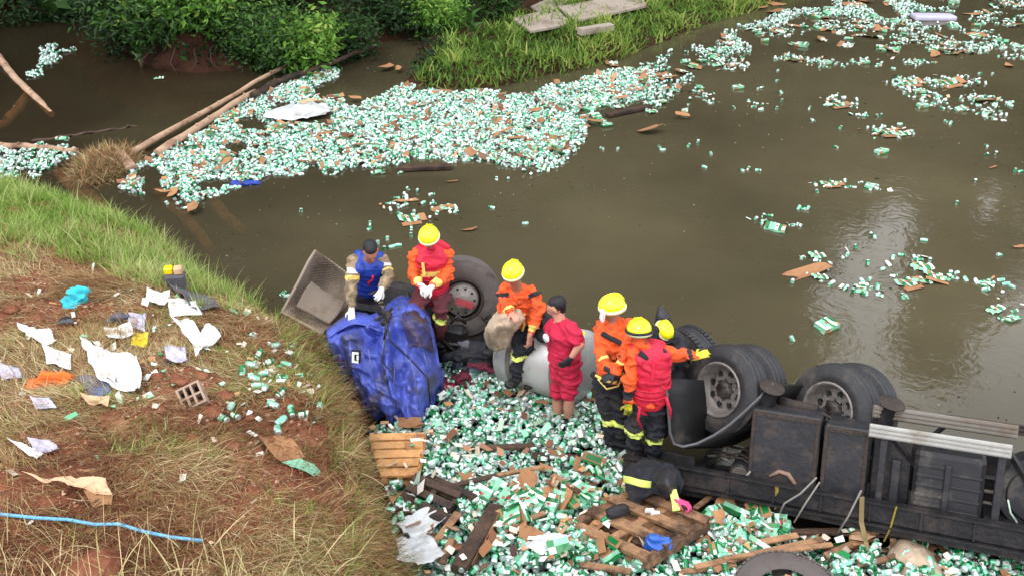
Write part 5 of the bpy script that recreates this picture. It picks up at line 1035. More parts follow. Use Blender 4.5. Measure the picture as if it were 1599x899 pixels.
M['eye'] = pm('eye_dark', '#120d0c', .3, 0, 0.01, 4, 0); M['lip'] = pm('lips', '#8a4a40', .6, 0, .05, 4, 0)
M['sock'] = pm('dark_sock', '#26222a', .9, 0, .1, 9, .2)
def vec(p): return np.array([float(q) for q in p])
def capsule(a, b, ra, rb, lat=None, n=14, k=4):
    """closed tapered body from a to b; ra, rb = (lateral, depth) radii"""
    a, b = vec(a), vec(b); d = b - a; L = np.linalg.norm(d); d = d / (L + 1e-9)
    lat = vec(lat) if lat is not None else np.cross(d, [.1, .9, .3]); lat = lat - d * lat.dot(d)
    if np.linalg.norm(lat) < 1e-3: lat = np.cross(d, [.9, .1, .2])
    lat /= np.linalg.norm(lat); w_ = np.cross(d, lat)
    ra = ra if hasattr(ra, '__len__') else (ra, ra); rb = rb if hasattr(rb, '__len__') else (rb, rb)
    rings = []
    for i in range(k + 1):
        t = i / k * math.pi / 2; rings.append((a - d * math.cos(t) * min(ra), ra[0] * math.sin(t) + 1e-4, ra[1] * math.sin(t) + 1e-4))
    for i in range(k + 1):
        t = i / k * math.pi / 2; rings.append((b + d * math.sin(t) * min(rb), rb[0] * math.cos(t) + 1e-4, rb[1] * math.cos(t) + 1e-4))
    an = np.arange(n) * 2 * math.pi / n; V = np.concatenate([c + np.outer(np.cos(an) * r1, lat) + np.outer(np.sin(an) * r2, w_) for c, r1, r2 in rings])
    F = [(i * n + j, i * n + (j + 1) % n, (i + 1) * n + (j + 1) % n, (i + 1) * n + j) for i in range(len(rings) - 1) for j in range(n)] + [tuple(range(n))[::-1], tuple(range((len(rings) - 1) * n, len(rings) * n))]
    return V, F, dict(a=a, b=b, d=d, L=L, ra=ra, rb=rb, lat=lat, w=w_)
def body_mesh(name, prims, voxel=.011, wrinkle=.006, mats=None, smooth_it=2, parent=None, wsc=14):
    """prims: (a, b, ra, rb, material, lateral axis, [(t0, t1, material)]). One continuous skin by voxel remesh."""
    mb = MB(); info = []
    for p in prims:
        V, F, I = capsule(p[0], p[1], p[2], p[3], p[5] if len(p) > 5 else None); mb.add(V, F); I['m'] = p[4]; I['bands'] = p[6] if len(p) > 6 else []; info.append(I)
    me = mb.mesh(name + '_raw'); o = bpy.data.objects.new(name, me); COL.objects.link(o)
    md = o.modifiers.new('r', 'REMESH'); md.mode = 'VOXEL'; md.voxel_size = voxel
    sm = o.modifiers.new('s', 'SMOOTH'); sm.factor = .5; sm.iterations = smooth_it
    dg = bpy.context.evaluated_depsgraph_get(); nm = bpy.data.meshes.new_from_object(o.evaluated_get(dg)); bpy.data.objects.remove(o); bpy.data.meshes.remove(me)
    nm.name = name; nv = len(nm.vertices); co = np.zeros(nv * 3, np.float32); nm.vertices.foreach_get('co', co); co = co.reshape(-1, 3).astype(float)
    no = np.zeros(nv * 3, np.float32); nm.vertices.foreach_get('normal', no); no = no.reshape(-1, 3)
    best = np.full(nv, 1e9); mi = np.zeros(nv, int); names = []
    def idx(m_):
        if m_ not in names: names.append(m_)
        return names.index(m_)
    for I in info:
        q = co - I['a']; t = np.clip(q @ I['d'] / (I['L'] + 1e-9), 0, 1); c = q - np.outer(t * I['L'], I['d'])
        r1 = I['ra'][0] * (1 - t) + I['rb'][0] * t; r2 = I['ra'][1] * (1 - t) + I['rb'][1] * t; r0 = np.minimum(r1, r2)
        e = np.sqrt((c @ I['lat'] / r1) ** 2 + (c @ I['w'] / r2) ** 2 + (c @ I['d'] / r0) ** 2); dist = (e - 1) * r0
        k = dist < best; best[k] = dist[k]; mi[k] = idx(I['m'])
        for (t0, t1, bm) in I['bands']: kk = k & (t >= t0) & (t <= t1) & (t < .999); mi[kk] = idx(bm)
    cloth = np.array([0 if names[i] in ('skin', 'skinlight', 'eye', 'lip', 'hairblack', 'helmet', 'helmetrim') else 1 for i in mi])
    if wrinkle:
        wv = np.abs(vn3(co * np.array([1, 1, .8]), wsc, 3)) * 2 - .35 + (np.abs(vn3(co * np.array([.6, .6, 1.5]), wsc * 2.3, 8)) * 1.2 - .2) + 1.3 * ((1 - np.clip(np.abs(vn3(co * np.array([.7, .7, 1.3]), wsc * .8, 21)) * 8, 0, 1)) - .3); co = co + no * (wv * wrinkle * 2 * cloth)[:, None]
    nm.vertices.foreach_set('co', co.astype(np.float32).ravel())
    for n_ in names: nm.materials.append(M[n_])
    vi = np.zeros(len(nm.loops), np.int32); nm.loops.foreach_get('vertex_index', vi); ls = np.zeros(len(nm.polygons), np.int32); nm.polygons.foreach_get('loop_start', ls)
    nm.polygons.foreach_set('material_index', mi[vi[ls]].astype(np.int32)); nm.polygons.foreach_set('use_smooth', np.ones(len(nm.polygons), bool)); nm.update()
    ob = bpy.data.objects.new(name, nm); COL.objects.link(ob)
    if parent is not None: ob.parent = parent; ob.matrix_parent_inverse = Matrix.Translation(-Vector(parent.location))
    return ob
def hand_prims(w_, dirn, palm_n, side, m, curl=.5, sc=1.0):
    """wrist w_, direction of the fingers, palm normal, side=+1/-1 for the thumb; five fingers of unequal length with two bends"""
    w_, d, n_ = vec(w_), vec(dirn), vec(palm_n); d /= np.linalg.norm(d); n_ -= d * n_.dot(d); n_ /= np.linalg.norm(n_); s = np.cross(n_, d) * side; P = []
    S_ = sc; pc = w_ + d * .045 * S_; P.append((w_ - d * .02, w_ + d * .01, .030 * S_, (.036 * S_, .022 * S_), m, s))
    P.append((w_ + d * .02 * S_, w_ + d * .078 * S_, (.034 * S_, .016 * S_), (.040 * S_, .015 * S_), m, s))
    for i, (o_, L) in enumerate(((.030, .062), (.010, .070), (-.010, .066), (-.030, .052))):
        b0 = w_ + d * .085 * S_ + s * o_ * S_; a = 0.; p = b0; L = L * S_
        for j, q in enumerate((.45, .32, .25)):
            a += curl * (.7 if j == 0 else .9) * (1 + .12 * i * (1 if i % 2 else -1)); dd = d * math.cos(a) + n_ * math.sin(a) + s * o_ * 1.5; e = p + dd / np.linalg.norm(dd) * L * q; P.append((p, e, (.0095 - .0008 * j) * S_, (.0088 - .0008 * j) * S_, m)); p = e
    t0 = w_ + d * .025 * S_ + s * .030 * S_; t1 = t0 + (d * .55 + s * .75 + n_ * .25) * .038 * S_; t2 = t1 + (d * .85 + s * .25 + n_ * .5) * .030 * S_
    P += [(t0, t1, .013 * S_, .0115 * S_, m), (t1, t2, .011 * S_, .009 * S_, m)]; return P
def person(label, J, look, up=(0, 0, 1), st={}):
    """J joints in the place; look = where the face points"""
    g = lambda k: vec(J[k]); root = empty('person', J['base'], label, 'person'); P = []
    top, bot, arm, hand = st.get('top', 'orange'), st.get('bot', 'navy'), st.get('arm', st.get('top', 'orange')), st.get('hand', 'gloveblack'); skin = st.get('skin', 'skin')
    sL, sR = g('shL'), g('shR'); lat = sR - sL; wd = np.linalg.norm(lat) / 2; latn = lat / (2 * wd); ch = (sL + sR) / 2; pe = g('pel'); bulk = st.get('bulk', 1.0)
    upv = ch - pe; upv /= np.linalg.norm(upv)
    tb_ = st.get('tbands', []); ab = st.get('abands', []); lb = st.get('lbands', [(.50, .64, 'hivis')]); sb = st.get('sbands', [])
    P.append((pe + upv * .08, ch - upv * .06, (.150 * bulk, .125 * bulk), (.17 * bulk, .125 * bulk), top, latn, tb_))
    P.append((pe + upv * .05, pe + upv * .2, (.150 * bulk, .135 * bulk), (.150 * bulk, .14 * bulk), top, latn))
    P.append((sL + latn * .03, sR - latn * .03, .072, .072, top)); P.append((pe - upv * .04, pe + upv * .03, (.155 * bulk, .13 * bulk), (.155 * bulk, .125 * bulk), bot, latn))
    hd = g('head'); lk = vec(look); lk /= np.linalg.norm(lk); uh = vec(up); uh -= lk * uh.dot(lk); uh /= np.linalg.norm(uh); sh_ = np.cross(lk, uh)
    P.append((ch + upv * .02, hd - uh * .06, .062, .055, st.get('neck', skin))); P.append((ch + upv * .0, ch + upv * .055, (.10, .08), (.07, .065), top, latn))
    HK = len(P)
    # head: skull, face, jaw, nose, ears, brow, eyes, mouth
    P.append((hd + uh * .035 - lk * .02, hd + uh * .03 + lk * .01, .082, .080, skin)); P.append((hd + lk * .025 - uh * .005, hd + lk * .03 - uh * .055, (.068, .07), (.050, .052), skin, sh_)); P.append((hd + lk * .055 - uh * .085, hd + lk * .05 - uh * .075, .03, .035, skin))
    P.append((hd + lk * .092 + uh * .012, hd + lk * .112 - uh * .022, .010, .015, skin)); P.append((hd + lk * .088 + uh * .028 - sh_ * .035, hd + lk * .088 + uh * .028 + sh_ * .035, .011, .011, skin))
    for s in (1, -1): P.append((hd + sh_ * .080 * s - uh * .015, hd + sh_ * .082 * s + uh * .02, (.012, .018), (.014, .02), skin, sh_)); P.append((hd + lk * .086 + sh_ * .030 * s + uh * .008, hd + lk * .090 + sh_ * .031 * s + uh * .008, .012, .011, 'eye'))
    P.append((hd + lk * .094 - sh_ * .02 - uh * .052, hd + lk * .094 + sh_ * .02 - uh * .052, .0095, .0095, 'lip'))
    for q_ in range(HK, len(P)):
        t_ = list(P[q_]); sc_ = lambda r_: tuple(x * .9 for x in r_) if hasattr(r_, '__len__') else r_ * .9
        t_[0] = hd + (t_[0] - hd) * .9; t_[1] = hd + (t_[1] - hd) * .9; t_[2] = sc_(t_[2]); t_[3] = sc_(t_[3]); P[q_] = tuple(t_)
    hands = []
    for s, k in ((-1, 'L'), (1, 'R')):
        a, e, h_ = g('sh' + k), g('el' + k), g('ha' + k); f = h_ - e; f /= np.linalg.norm(f)
        if st.get('short'):
            m_ = a + (e - a) * .62; P.append((a, m_, .072, .078, arm)); P.append((a, e, .062, .046, skin)); P.append((e, h_, .046, .030, skin)); 
        else: P.append((a, e, .078, .064, arm, None, sb)); P.append((e, h_, .064, .046, arm, None, ab))
        hands.append((k, h_, f, s))
        hp, kn, an = g('hip' + k), g('kn' + k), g('an' + k); toe = g('toe' + k) if 'toe' + k in J else an + vec([.02 * s, -.16, -.03]); fo = toe - an
        if st.get('shorts'):
            m_ = hp + (kn - hp) * .66; P.append((hp, m_, .100, .088, bot)); P.append((hp, kn, .078, .054, skin)); P.append((kn, kn + (an - kn) * .4, .054, .060, skin)); P.append((kn + (an - kn) * .4, an, .060, .038, skin)); P.append((kn + (an - kn) * .82, an, .046, .048, 'sock'))
        else: P.append((hp, kn, .108 * (.5 + bulk / 2), .082, bot)); P.append((kn, an, .082, .070, bot, None, lb))
        P.append((an, an - vec([0, 0, .04]), .052, .050, 'boot')); P.append((an - vec([0, 0, .045]), toe - vec([0, 0, .02]), (.045, .045), (.045, .032), 'boot', [1, 0, 0]))
        P.append((hp, pe, .10, .10, bot))
    for x in st.get('extra', []): P.append(x)
    ob = body_mesh('body', P, .0115, st.get('wr', .012), parent=root)
    for k, h_, f, s in hands:
        pn = vec(J.get('pn' + k, (0, .3, -1))); dr = vec(J.get('hd' + k, f)); hm = st.get('hand' + k, hand); bm = body_mesh('glove' if 'glove' in hm else 'hand', hand_prims(h_ + f * .035, dr, pn, -s, hm, st.get('curl' + k, .5), 1.0), .0052, .0, None, 1, parent=root)
    if st.get('helmet', True):
        hs = st.get('hs', 1.0) * .84; hc = hd + uh * .038 - lk * .010; fr = Matrix(((sh_[0], lk[0], uh[0], hc[0]), (sh_[1], lk[1], uh[1], hc[1]), (sh_[2], lk[2], uh[2], hc[2]), (0, 0, 0, 1)))
        mb = MB(); n = 32; rings = []
        for i in range(11):
            t = i / 10 * math.pi / 2; rings.append((math.cos(t), math.sin(t)))
        V = []; 
        for (c_, s_) in rings:
            for j in range(n):
                a = 2 * math.pi * j / n; lo = -.045 - .018 * math.sin(a) * (-1); V.append(((.128 * math.cos(a)) * c_ * hs, (.145 * math.sin(a)) * c_ * hs, (.125 * s_ + (lo + .04) * (1 - s_)) * hs))
        F = [(i * n + j, i * n + (j + 1) % n, (i + 1) * n + (j + 1) % n, (i + 1) * n + j) for i in range(10) for j in range(n)]
        mb.add([tuple(fr @ Vector(v)) for v in V], F, 0, True)
        R0 = [( .133 * math.cos(2 * math.pi * j / n) * hs, .150 * math.sin(2 * math.pi * j / n) * hs, ) for j in range(n)]
        V = []
        for (k_, dz) in ((1.0, -.052), (1.03, -.03), (1.0, -.008), (.90, -.04)):
            for j in range(n):
                a = 2 * math.pi * j / n; V.append(((.131 * math.cos(a)) * k_ * hs, (.148 * math.sin(a)) * k_ * hs, (dz + .016 * math.sin(a) + .005) * hs))
        F = [(i * n + j, i * n + (j + 1) % n, (i + 1) * n + (j + 1) % n, (i + 1) * n + j) for i in range(2) for j in range(n)] + [(3 * n + j, 3 * n + (j + 1) % n, (j + 1) % n, j) for j in range(n)]
        mb.add([tuple(fr @ Vector(v)) for v in V], F, 1, True)
        h = mb.build('helmet', [M['helmet'], M['helmetrim']]); h.parent = root; h.matrix_parent_inverse = Matrix.Translation(-root.location)
        s2 = h.modifiers.new('t', 'SOLIDIFY'); s2.thickness = .006
        if st.get('ridge', True):
            mb = MB()
            for q in (-.03, 0, .03):
                mb.tube([fr @ Vector((q * hs, .143 * math.cos(t) * hs, (.124 * math.sin(t)) * hs)) for t in [math.pi * (.12 + .76 * i / 12) for i in range(13)]], .006, 6)
            r_ = mb.build('helmet_ridge', M['helmet']); r_.parent = h
        if st.get('goggles'):
            mb = MB(); mb.tube([fr @ Vector((.137 * math.cos(a) * hs, .154 * math.sin(a) * hs, (-.012 + .016 * math.sin(a)) * hs)) for a in [2 * math.pi * i / 24 for i in range(25)]], .012, 6, cap=False); g_ = mb.build('helmet_strap', M['gloveblack']); g_.parent = h
    if st.get('hair'):
        bs = [(hd + uh * .045 - lk * .038, hd + uh * .052 - lk * .0, .078, .068, 'hairblack'), (hd - lk * .042 + uh * .02, hd - lk * .045 - uh * .03, .060, .045, 'hairblack')]
        body_mesh('hair', bs + [(hd + uh * .03 + sh_ * .055 * s - lk * .02, hd + uh * .005 + sh_ * .064 * s - lk * .02, .025, .014, 'hairblack') for s in (1, -1)], .008, 0, parent=root)
    if st.get('vest'):
        v = st['vest']; A = pe + upv * st.get('vlow', .06); B = ch - upv * .05; wv = np.cross(latn, upv)
        Pv = [(A, B, (.165 * bulk, .152 * bulk), (.165 * bulk, .148 * bulk), v, latn, st.get('vbands', [])), (A + upv * .12, A + upv * .13, (.172 * bulk, .16 * bulk), (.172 * bulk, .16 * bulk), v, latn)]
        for s in (1, -1): Pv.append((ch + latn * .115 * s + wv * .06 + upv * 0.0, ch + latn * .10 * s + wv * -.06 + upv * .03, .05, .05, v)); Pv.append((ch + latn * .11 * s - wv * .08, ch + latn * .11 * s + wv * .08, .062, .062, v))
        Pv += st.get('vextra', [])
        body_mesh('life_vest', Pv, .010, .007, parent=root, wsc=9)
        for q in st.get('vstraps', [.3, .62]):
            mb = MB(); c = A + (B - A) * q; mb.tube([c + latn * (.168 * bulk + .004) * math.cos(a) + wv * (.155 * bulk + .004) * math.sin(a) for a in [2 * math.pi * i / 28 for i in range(29)]], .007, 6, cap=False); s_ = mb.build('belt', M[v if q < .9 else 'gloveblack']); s_.parent = root; s_.matrix_parent_inverse = Matrix.Translation(-root.location)
    return root, dict(ch=ch, pe=pe, lat=latn, up=upv, fw=np.cross(upv, latn), hd=hd)
def addp(root, mb, name, mat):
    o = mb.build(name, mat if isinstance(mat, list) else M[mat]); o.parent = root; o.matrix_parent_inverse = Matrix.Translation(-root.location); return o
# --- person in khaki with blue vest, bent forward
J = dict(base=JY(572, 500, 9.0), head=JY(579, 393, 8.72), shL=JY(553, 409, 8.85), shR=JY(600, 410, 8.95), pel=JY(574, 458, 9.15), elL=JY(549, 448, 8.7), haL=JY(549, 478, 8.55), elR=JY(606, 432, 8.8), haR=JY(598, 448, 8.65), hipL=JY(561, 466, 9.15), hipR=JY(587, 466, 9.15), knL=JY(560, 492, 8.85), knR=JY(594, 488, 8.9), anL=JY(562, 530, 9.0), anR=JY(590, 528, 9.0), pnL=(0, .8, -.4), pnR=(-.3, .8, -.2))
root, I = person('rescuer in khaki uniform and blue life vest bending over the cab', J, (.25, -.75, -.62), (0, -.2, 1), dict(top='camo', bot='camo', hand='glovewhite', helmet=False, vest='bluevest', skin='skin', hair=True, sbands=[(.55, .7, 'yellowcuff'), (.25, .45, 'badgewhite')], lbands=[], wr=.009, curlL=.35))
f = -I['fw'] if I['fw'][1] > 0 else I['fw']
mb = MB(); mb.tube([I['ch'] + f * .17 - I['up'] * q + I['lat'] * (.03 * math.sin(q * 30)) for q in (.02, .08, .14, .2)], .012, 6); addp(root, mb, 'whistle_cord', 'redvest')
mb = MB(); c = I['pe'] + f * .16 - I['lat'] * .07 + I['up'] * .03; mb.lathe([(.001, -.03), (.05, -.03), (.06, 0), (.05, .03), (.001, .03)], 14, along(f, c)); addp(root, mb, 'belt_pouch', 'hivis')
# --- rescuer in orange, red vest, at the front wheel
J = dict(base=JY(672, 505, 8.9), head=JY(670, 372, 8.72), shL=JY(650, 398, 8.85), shR=JY(696, 396, 8.9), pel=JY(674, 450, 8.98), elL=JY(643, 428, 8.78), haL=JY(656, 444, 8.58), elR=JY(700, 430, 8.8), haR=JY(676, 447, 8.58), hipL=JY(664, 458, 8.95), hipR=JY(690, 458, 8.97), knL=JY(650, 478, 8.65), knR=JY(688, 482, 8.72), anL=JY(655, 518, 8.9), anR=JY(686, 522, 8.9), hdL=(.6, -.3, -.4), hdR=(-.6, -.3, -.4), pnL=(.2, .5, -.8), pnR=(-.2, .5, -.8))
root, I = person('rescuer in yellow helmet, orange sleeves and red life vest with both white gloves held together', J, (-.12, -.88, -.45), st=dict(bot='maroon', hand='glovewhite', vest='redvest', abands=[(.62, .95, 'yellowcuff')], vlow=-.03, vbands=[(.72, .86, 'yellowcuff')], lbands=[(.2, .4, 'hivis')], curlL=.9, curlR=.9, neck='redvest', bulk=1.12))
mb = MB(); f = -I['fw'] if I['fw'][1] > 0 else I['fw']; mb.bar(I['ch'] + f * .16 - I['lat'] * .10 + I['up'] * .02, I['ch'] + f * .175 - I['lat'] * .09 - I['up'] * .14, .03, .01, up=f); addp(root, mb, 'reflective_tape', 'yellowcuff')
mb = MB(); mb.tube([I['ch'] - I['lat'] * .10 - f * .05 + I['up'] * .06, I['ch'] - f * .14 + I['up'] * .07, I['ch'] + I['lat'] * .10 - f * .07 + I['up'] * .06, I['ch'] + I['lat'] * .2 - f * .02 + I['up'] * .05], [.04, .055, .06, .03], 10); addp(root, mb, 'hood', 'redvest')
# --- rescuer sitting on the tank
J = dict(base=JY(806, 602, 8.3), head=JY(801, 428, 8.25), shL=JY(788, 454, 8.36), shR=JY(829, 454, 8.40), pel=JY(808, 502, 8.42), elL=JY(787, 480, 8.25), haL=JY(797, 488, 8.1), elR=JY(842, 482, 8.28), haR=JY(829, 520, 8.12), hipL=JY(803, 512, 8.42), hipR=JY(819, 512, 8.45), knL=JY(811, 546, 8.2), knR=JY(826, 543, 8.25), anL=JY(807, 588, 8.22), anR=JY(822, 584, 8.3), toeL=JY(796, 597, 8.08), hdR=(-.05, -.1, -1), pnR=(-.5, .6, 0))
root, I = person('rescuer in yellow helmet and orange jacket sitting on the left end of the silver tank', J, (-.35, -.85, -.40), st=dict(hand='skinlight', abands=[(.70, .92, 'yellowcuff')], sbands=[(.15, .4, 'navy')], lbands=[(.12, .26, 'hivis')], handL='skinlight', tbands=[(0, .12, 'redvest')]))
f = -I['fw'] if I['fw'][1] > 0 else I['fw']
mb = MB(); mb.bar(I['pe'] + f * .13 + I['up'] * .22 - I['lat'] * .10, I['pe'] + f * .15 + I['up'] * .18 + I['lat'] * .05, .06, .012, up=f); mb.tube([I['pe'] + f * .15 + I['up'] * q + I['lat'] * (.03 + .02 * math.sin(q * 20)) for q in (.24, .16, .08, 0)], .015, 6); addp(root, mb, 'yellow_harness', 'yellowcuff')
mb = MB(); mb.box(I['pe'] + f * .14 + I['up'] * .14, (.07, .03, .06)); addp(root, mb, 'radio', 'gloveblack')
# --- man in red shirt and shorts
J = dict(base=JY(880, 660, 7.85), head=JY(869, 480, 7.9), shL=JY(861, 508, 8.02), shR=JY(893, 514, 7.72), pel=JY(884, 578, 7.85), elR=JY(906, 538, 7.62), haR=JY(893, 556, 7.60), elL=JY(862, 535, 8.25), haL=JY(872, 556, 8.15), hipL=JY(876, 590, 7.92), hipR=JY(888, 592, 7.78), knL=JY(870, 620, 7.92), knR=JY(889, 622, 7.74), anL=JY(872, 654, 7.95), anR=JY(887, 655, 7.82), hdR=(-.7, -.1, -.6), pnR=(-.2, .9, 0), toeL=JY(864, 664, 7.9), toeR=JY(878, 664, 7.72))
root, I = person('dark-haired man in bright red shirt and shorts with a black-gloved hand on his hip', J, (-.9, .15, -.35), st=dict(top='redshirt', bot='redshirt', short=True, shorts=True, helmet=False, hair=True, skin='skinlight', hand='gloveblack', bulk=1.16, wr=.009))
mb = MB(); mb.lathe([(.001, 0), (.045, .0), (.045, .004), (.001, .004)], 18, along((-.75, -.65, .1), vec(JY(862, 522, 7.84)) + vec([-.06, -.06, 0]))); addp(root, mb, 'round_print', 'badgewhite')
# --- rescuer standing, seen from behind on the left of the pair
J = dict(base=JY(956, 708, 7.35), head=JY(955, 482, 7.45), shL=JY(940, 508, 7.52), shR=JY(984, 510, 7.38), pel=JY(957, 588, 7.42), elL=JY(940, 548, 7.36), haL=JY(949, 572, 7.15), elR=JY(975, 555, 7.2), haR=JY(962, 578, 7.1), hipL=JY(945, 598, 7.45), hipR=JY(968, 600, 7.38), knL=JY(949, 648, 7.40), knR=JY(972, 650, 7.35), anL=JY(957, 694, 7.42), anR=JY(972, 696, 7.4), hdL=(.8, -.2, -.3), hdR=(-.8, -.2, -.3))
root, I = person('rescuer in yellow helmet and orange jacket, seen side-on, with hands at a yellow-clipped belt', J, (-.92, -.3, -.2), st=dict(abands=[(.45, .62, 'yellowcuff')], lbands=[(.04, .22, 'hivis')], hand='gloveblack', hs=1.05, bulk=1.1, tbands=[(0, .08, 'gloveblack')]))
mb = MB(); mb.tube([I['ch'] + I['lat'] * q + vec([0, -.15 - .02 * math.cos(q * 9), .02 - abs(q) * .1 - (q + .15) * .5]) for q in (-.16, -.08, 0, .08, .16)], .025, 8); addp(root, mb, 'shoulder_strap', 'navy')
mb = MB(); c = vec(JY(950, 588, 7.24)); mb.tube([c + vec([-.12, 0, .02]), c + vec([-.04, -.06, .0]), c + vec([.05, -.05, -.03]), c + vec([.13, 0, .01])], .014, 6); mb.tube([c + vec([-.1, -.03, .0]), c + vec([-.02, -.08, -.08]), c + vec([.09, -.05, -.07]), c + vec([.14, .0, .05])], .009, 6); addp(root, mb, 'yellow_clip_line', 'yellowcuff')
mb = MB(); mb.box(vec(JY(968, 566, 7.18)), (.08, .05, .16), ch=.01); mb.tube([c + vec([-.15, .05, .0]), c + vec([-.06, -.03, -.02]), c + vec([.08, -.02, -.02]), c + vec([.16, .08, .0])], .03, 8); addp(root, mb, 'belt_radio', 'gloveblack')
mb = MB(); h = vec(JY(941, 492, 7.36)); mb.box(h, (.03, .07, .12), rot=eul(.2, 0, .3), ch=.008); addp(root, mb, 'face_shield', 'badgewhite')
# --- rescuer in front, back turned, red vest, arm on the wheel
J = dict(base=JY(1006, 712, 7.1), head=JY(998, 520, 7.12), shL=JY(993, 553, 7.08), shR=JY(1038, 549, 7.12), pel=JY(1013, 622, 7.12), elL=JY(984, 590, 7.0), haL=JY(982, 625, 6.98), elR=JY(1062, 554, 7.16), haR=JY(1082, 556, 7.22), hipL=JY(997, 634, 7.12), hipR=JY(1026, 634, 7.12), knL=JY(990, 668, 7.08), knR=JY(1022, 680, 7.1), anL=JY(990, 704, 7.14), anR=JY(1017, 710, 7.12), hdR=(.9, .3, .15), pnR=(0, .5, -.8), hdL=(0, -.1, -1), toeL=JY(985, 700, 7.3), toeR=JY(1018, 706, 7.28))
root, I = person('rescuer with back turned in red life vest, left hand resting on the big wheel', J, (-.15, .85, -.35), st=dict(hand='gloveyellow', vest='redvest', vlow=.04, vstraps=[.2, .42], abands=[(.45, .85, 'navy')], lbands=[(-.01, .2, 'hivis')], goggles=True, hs=1.03, bulk=1.16, bot='navy', curlR=.3, neck='orange'))
f = vec([0, -1, 0])
mb = MB(); mb.bar(I['ch'] + f * .16 + I['lat'] * .01 - I['up'] * .02, I['ch'] + f * .185 - I['up'] * .17 - I['lat'] * .0, .03, .012, up=f); addp(root, mb, 'grab_strap', 'redvest')
mb = MB(); mb.tube([I['ch'] + I['lat'] * q + vec([0, -.11 + q * q * 3, .06 - (.12 - abs(q)) * .55]) for q in (-.12, -.06, 0, .06, .12)], .032, 8); addp(root, mb, 'collar', 'navy')
mb = MB(); mb.tube([JY(999, 636, 6.9), JY(996, 655, 6.93), JY(1002, 668, 6.96)], .012, 7); mb.tube([JY(1040, 620, 6.95), JY(1047, 640, 6.95), JY(1045, 660, 7.0)], .014, 7); addp(root, mb, 'leg_strap', 'redvest')
# --- half hidden rescuer crouching behind the sideways tyre
J = dict(base=JY(1042, 600, 7.85), head=JY(1034, 518, 7.66), shL=JY(1022, 522, 7.62), shR=JY(1058, 526, 7.72), pel=JY(1045, 575, 7.78), elL=JY(1018, 552, 7.55), haL=JY(1030, 560, 7.5), elR=JY(1064, 548, 7.5), haR=JY(1054, 552, 7.42), hipL=JY(1036, 585, 7.75), hipR=JY(1052, 585, 7.78), knL=JY(1034, 600, 7.5), knR=JY(1056, 600, 7.55), anL=JY(1036, 655, 7.6), anR=JY(1050, 655, 7.62))
root, I = person('rescuer in dark coat and small yellow helmet stooping between the pair and the sideways tyre', J, (.3, -.6, -.75), (0, .3, 1), dict(top='navy', bot='navy', hand='gloveblack', hs=.82, lbands=[], helmet=True))
mb = MB(); mb.tube([JY(1036, 506, 7.9), JY(1034, 492, 7.92), JY(1030, 478, 7.95)], [.09, .07, .02], 10); addp(root, mb, 'grey_hood', 'steelgrey')
# ================================================================ THINGS LYING ABOUT
M['paper'] = pm('white_paper', '#eceeef', .7, 0, .04, 4, .2, 12, dirt='#c8c0b6', dirt_amt=.25, dirt_scale=6); M['cyan'] = pm('turquoise_cloth', '#35b5c4', .8, 0, .12, 6, .2, 14, dirt='#8ed8de', dirt_amt=.2, dirt_scale=6)
M['yellow'] = pm('yellow_plastic', '#f0d414', .4, 0, .05, 5, .05); M['orangecloth'] = pm('orange_cloth', '#f07028', .8, 0, .1, 6, .2, 12); M['greycloth'] = pm('grey_fabric', '#57545a', .85, 0, .2, 6, .3, 12)
M['greyblue'] = pm('blue_grey_cloth', '#5c6684', .8, 0, .2, 6, .3, 12); M['brickgrey'] = pm('clay_block', '#a18a78', .9, 0, .12, 12, .3, 30); M['lilac'] = pm('printed_wrapper', '#bdb6c8', .5, 0, .25, 22, .2, 14, dirt='#7890b8', dirt_amt=.3, dirt_scale=12)
M['pink'] = pm('pink_cloth', '#d2447a', .7, 0, .1, 6, .2); M['bluebag'] = pm('blue_plastic_bag', '#2a5cb4', .35, 0, .15, 6, .3, 12); M['sacking'] = pm('beige_sack', '#b5a089', .9, 0, .15, 6, .3, 14, dirt='#80705e', dirt_amt=.4)
M['foam'] = pm('lavender_foam', '#b9b4c8', .5, 0, .08, 4, .1); M['slab'] = pm('concrete_slab', '#a3968a', .9, 0, .15, 3, .3, 12, dirt='#7a685a', dirt_amt=.4, dirt_scale=1.5); M['rope'] = pm('blue_white_rope', '#6aa9cc', .8, 0, .35, 40, .3, 60); M['soilclod'] = M['soil']; M['log'] = pm('weathered_log', '#b2937a', .85, 0, .2, 5, .4, 30, dirt='#7a5c46', dirt_amt=.4)
M['darkred'] = pm('dark_red_cloth', '#5c1a2c', .85, 0, .3, 6, .3, 14); M['bucket'] = pm('dark_bucket', '#1e2638', .45, 0, .15, 5, .1); M['lampglass'] = pm('dirty_clear_panel', '#8292a4', .15, 0, .2, 5, .1)
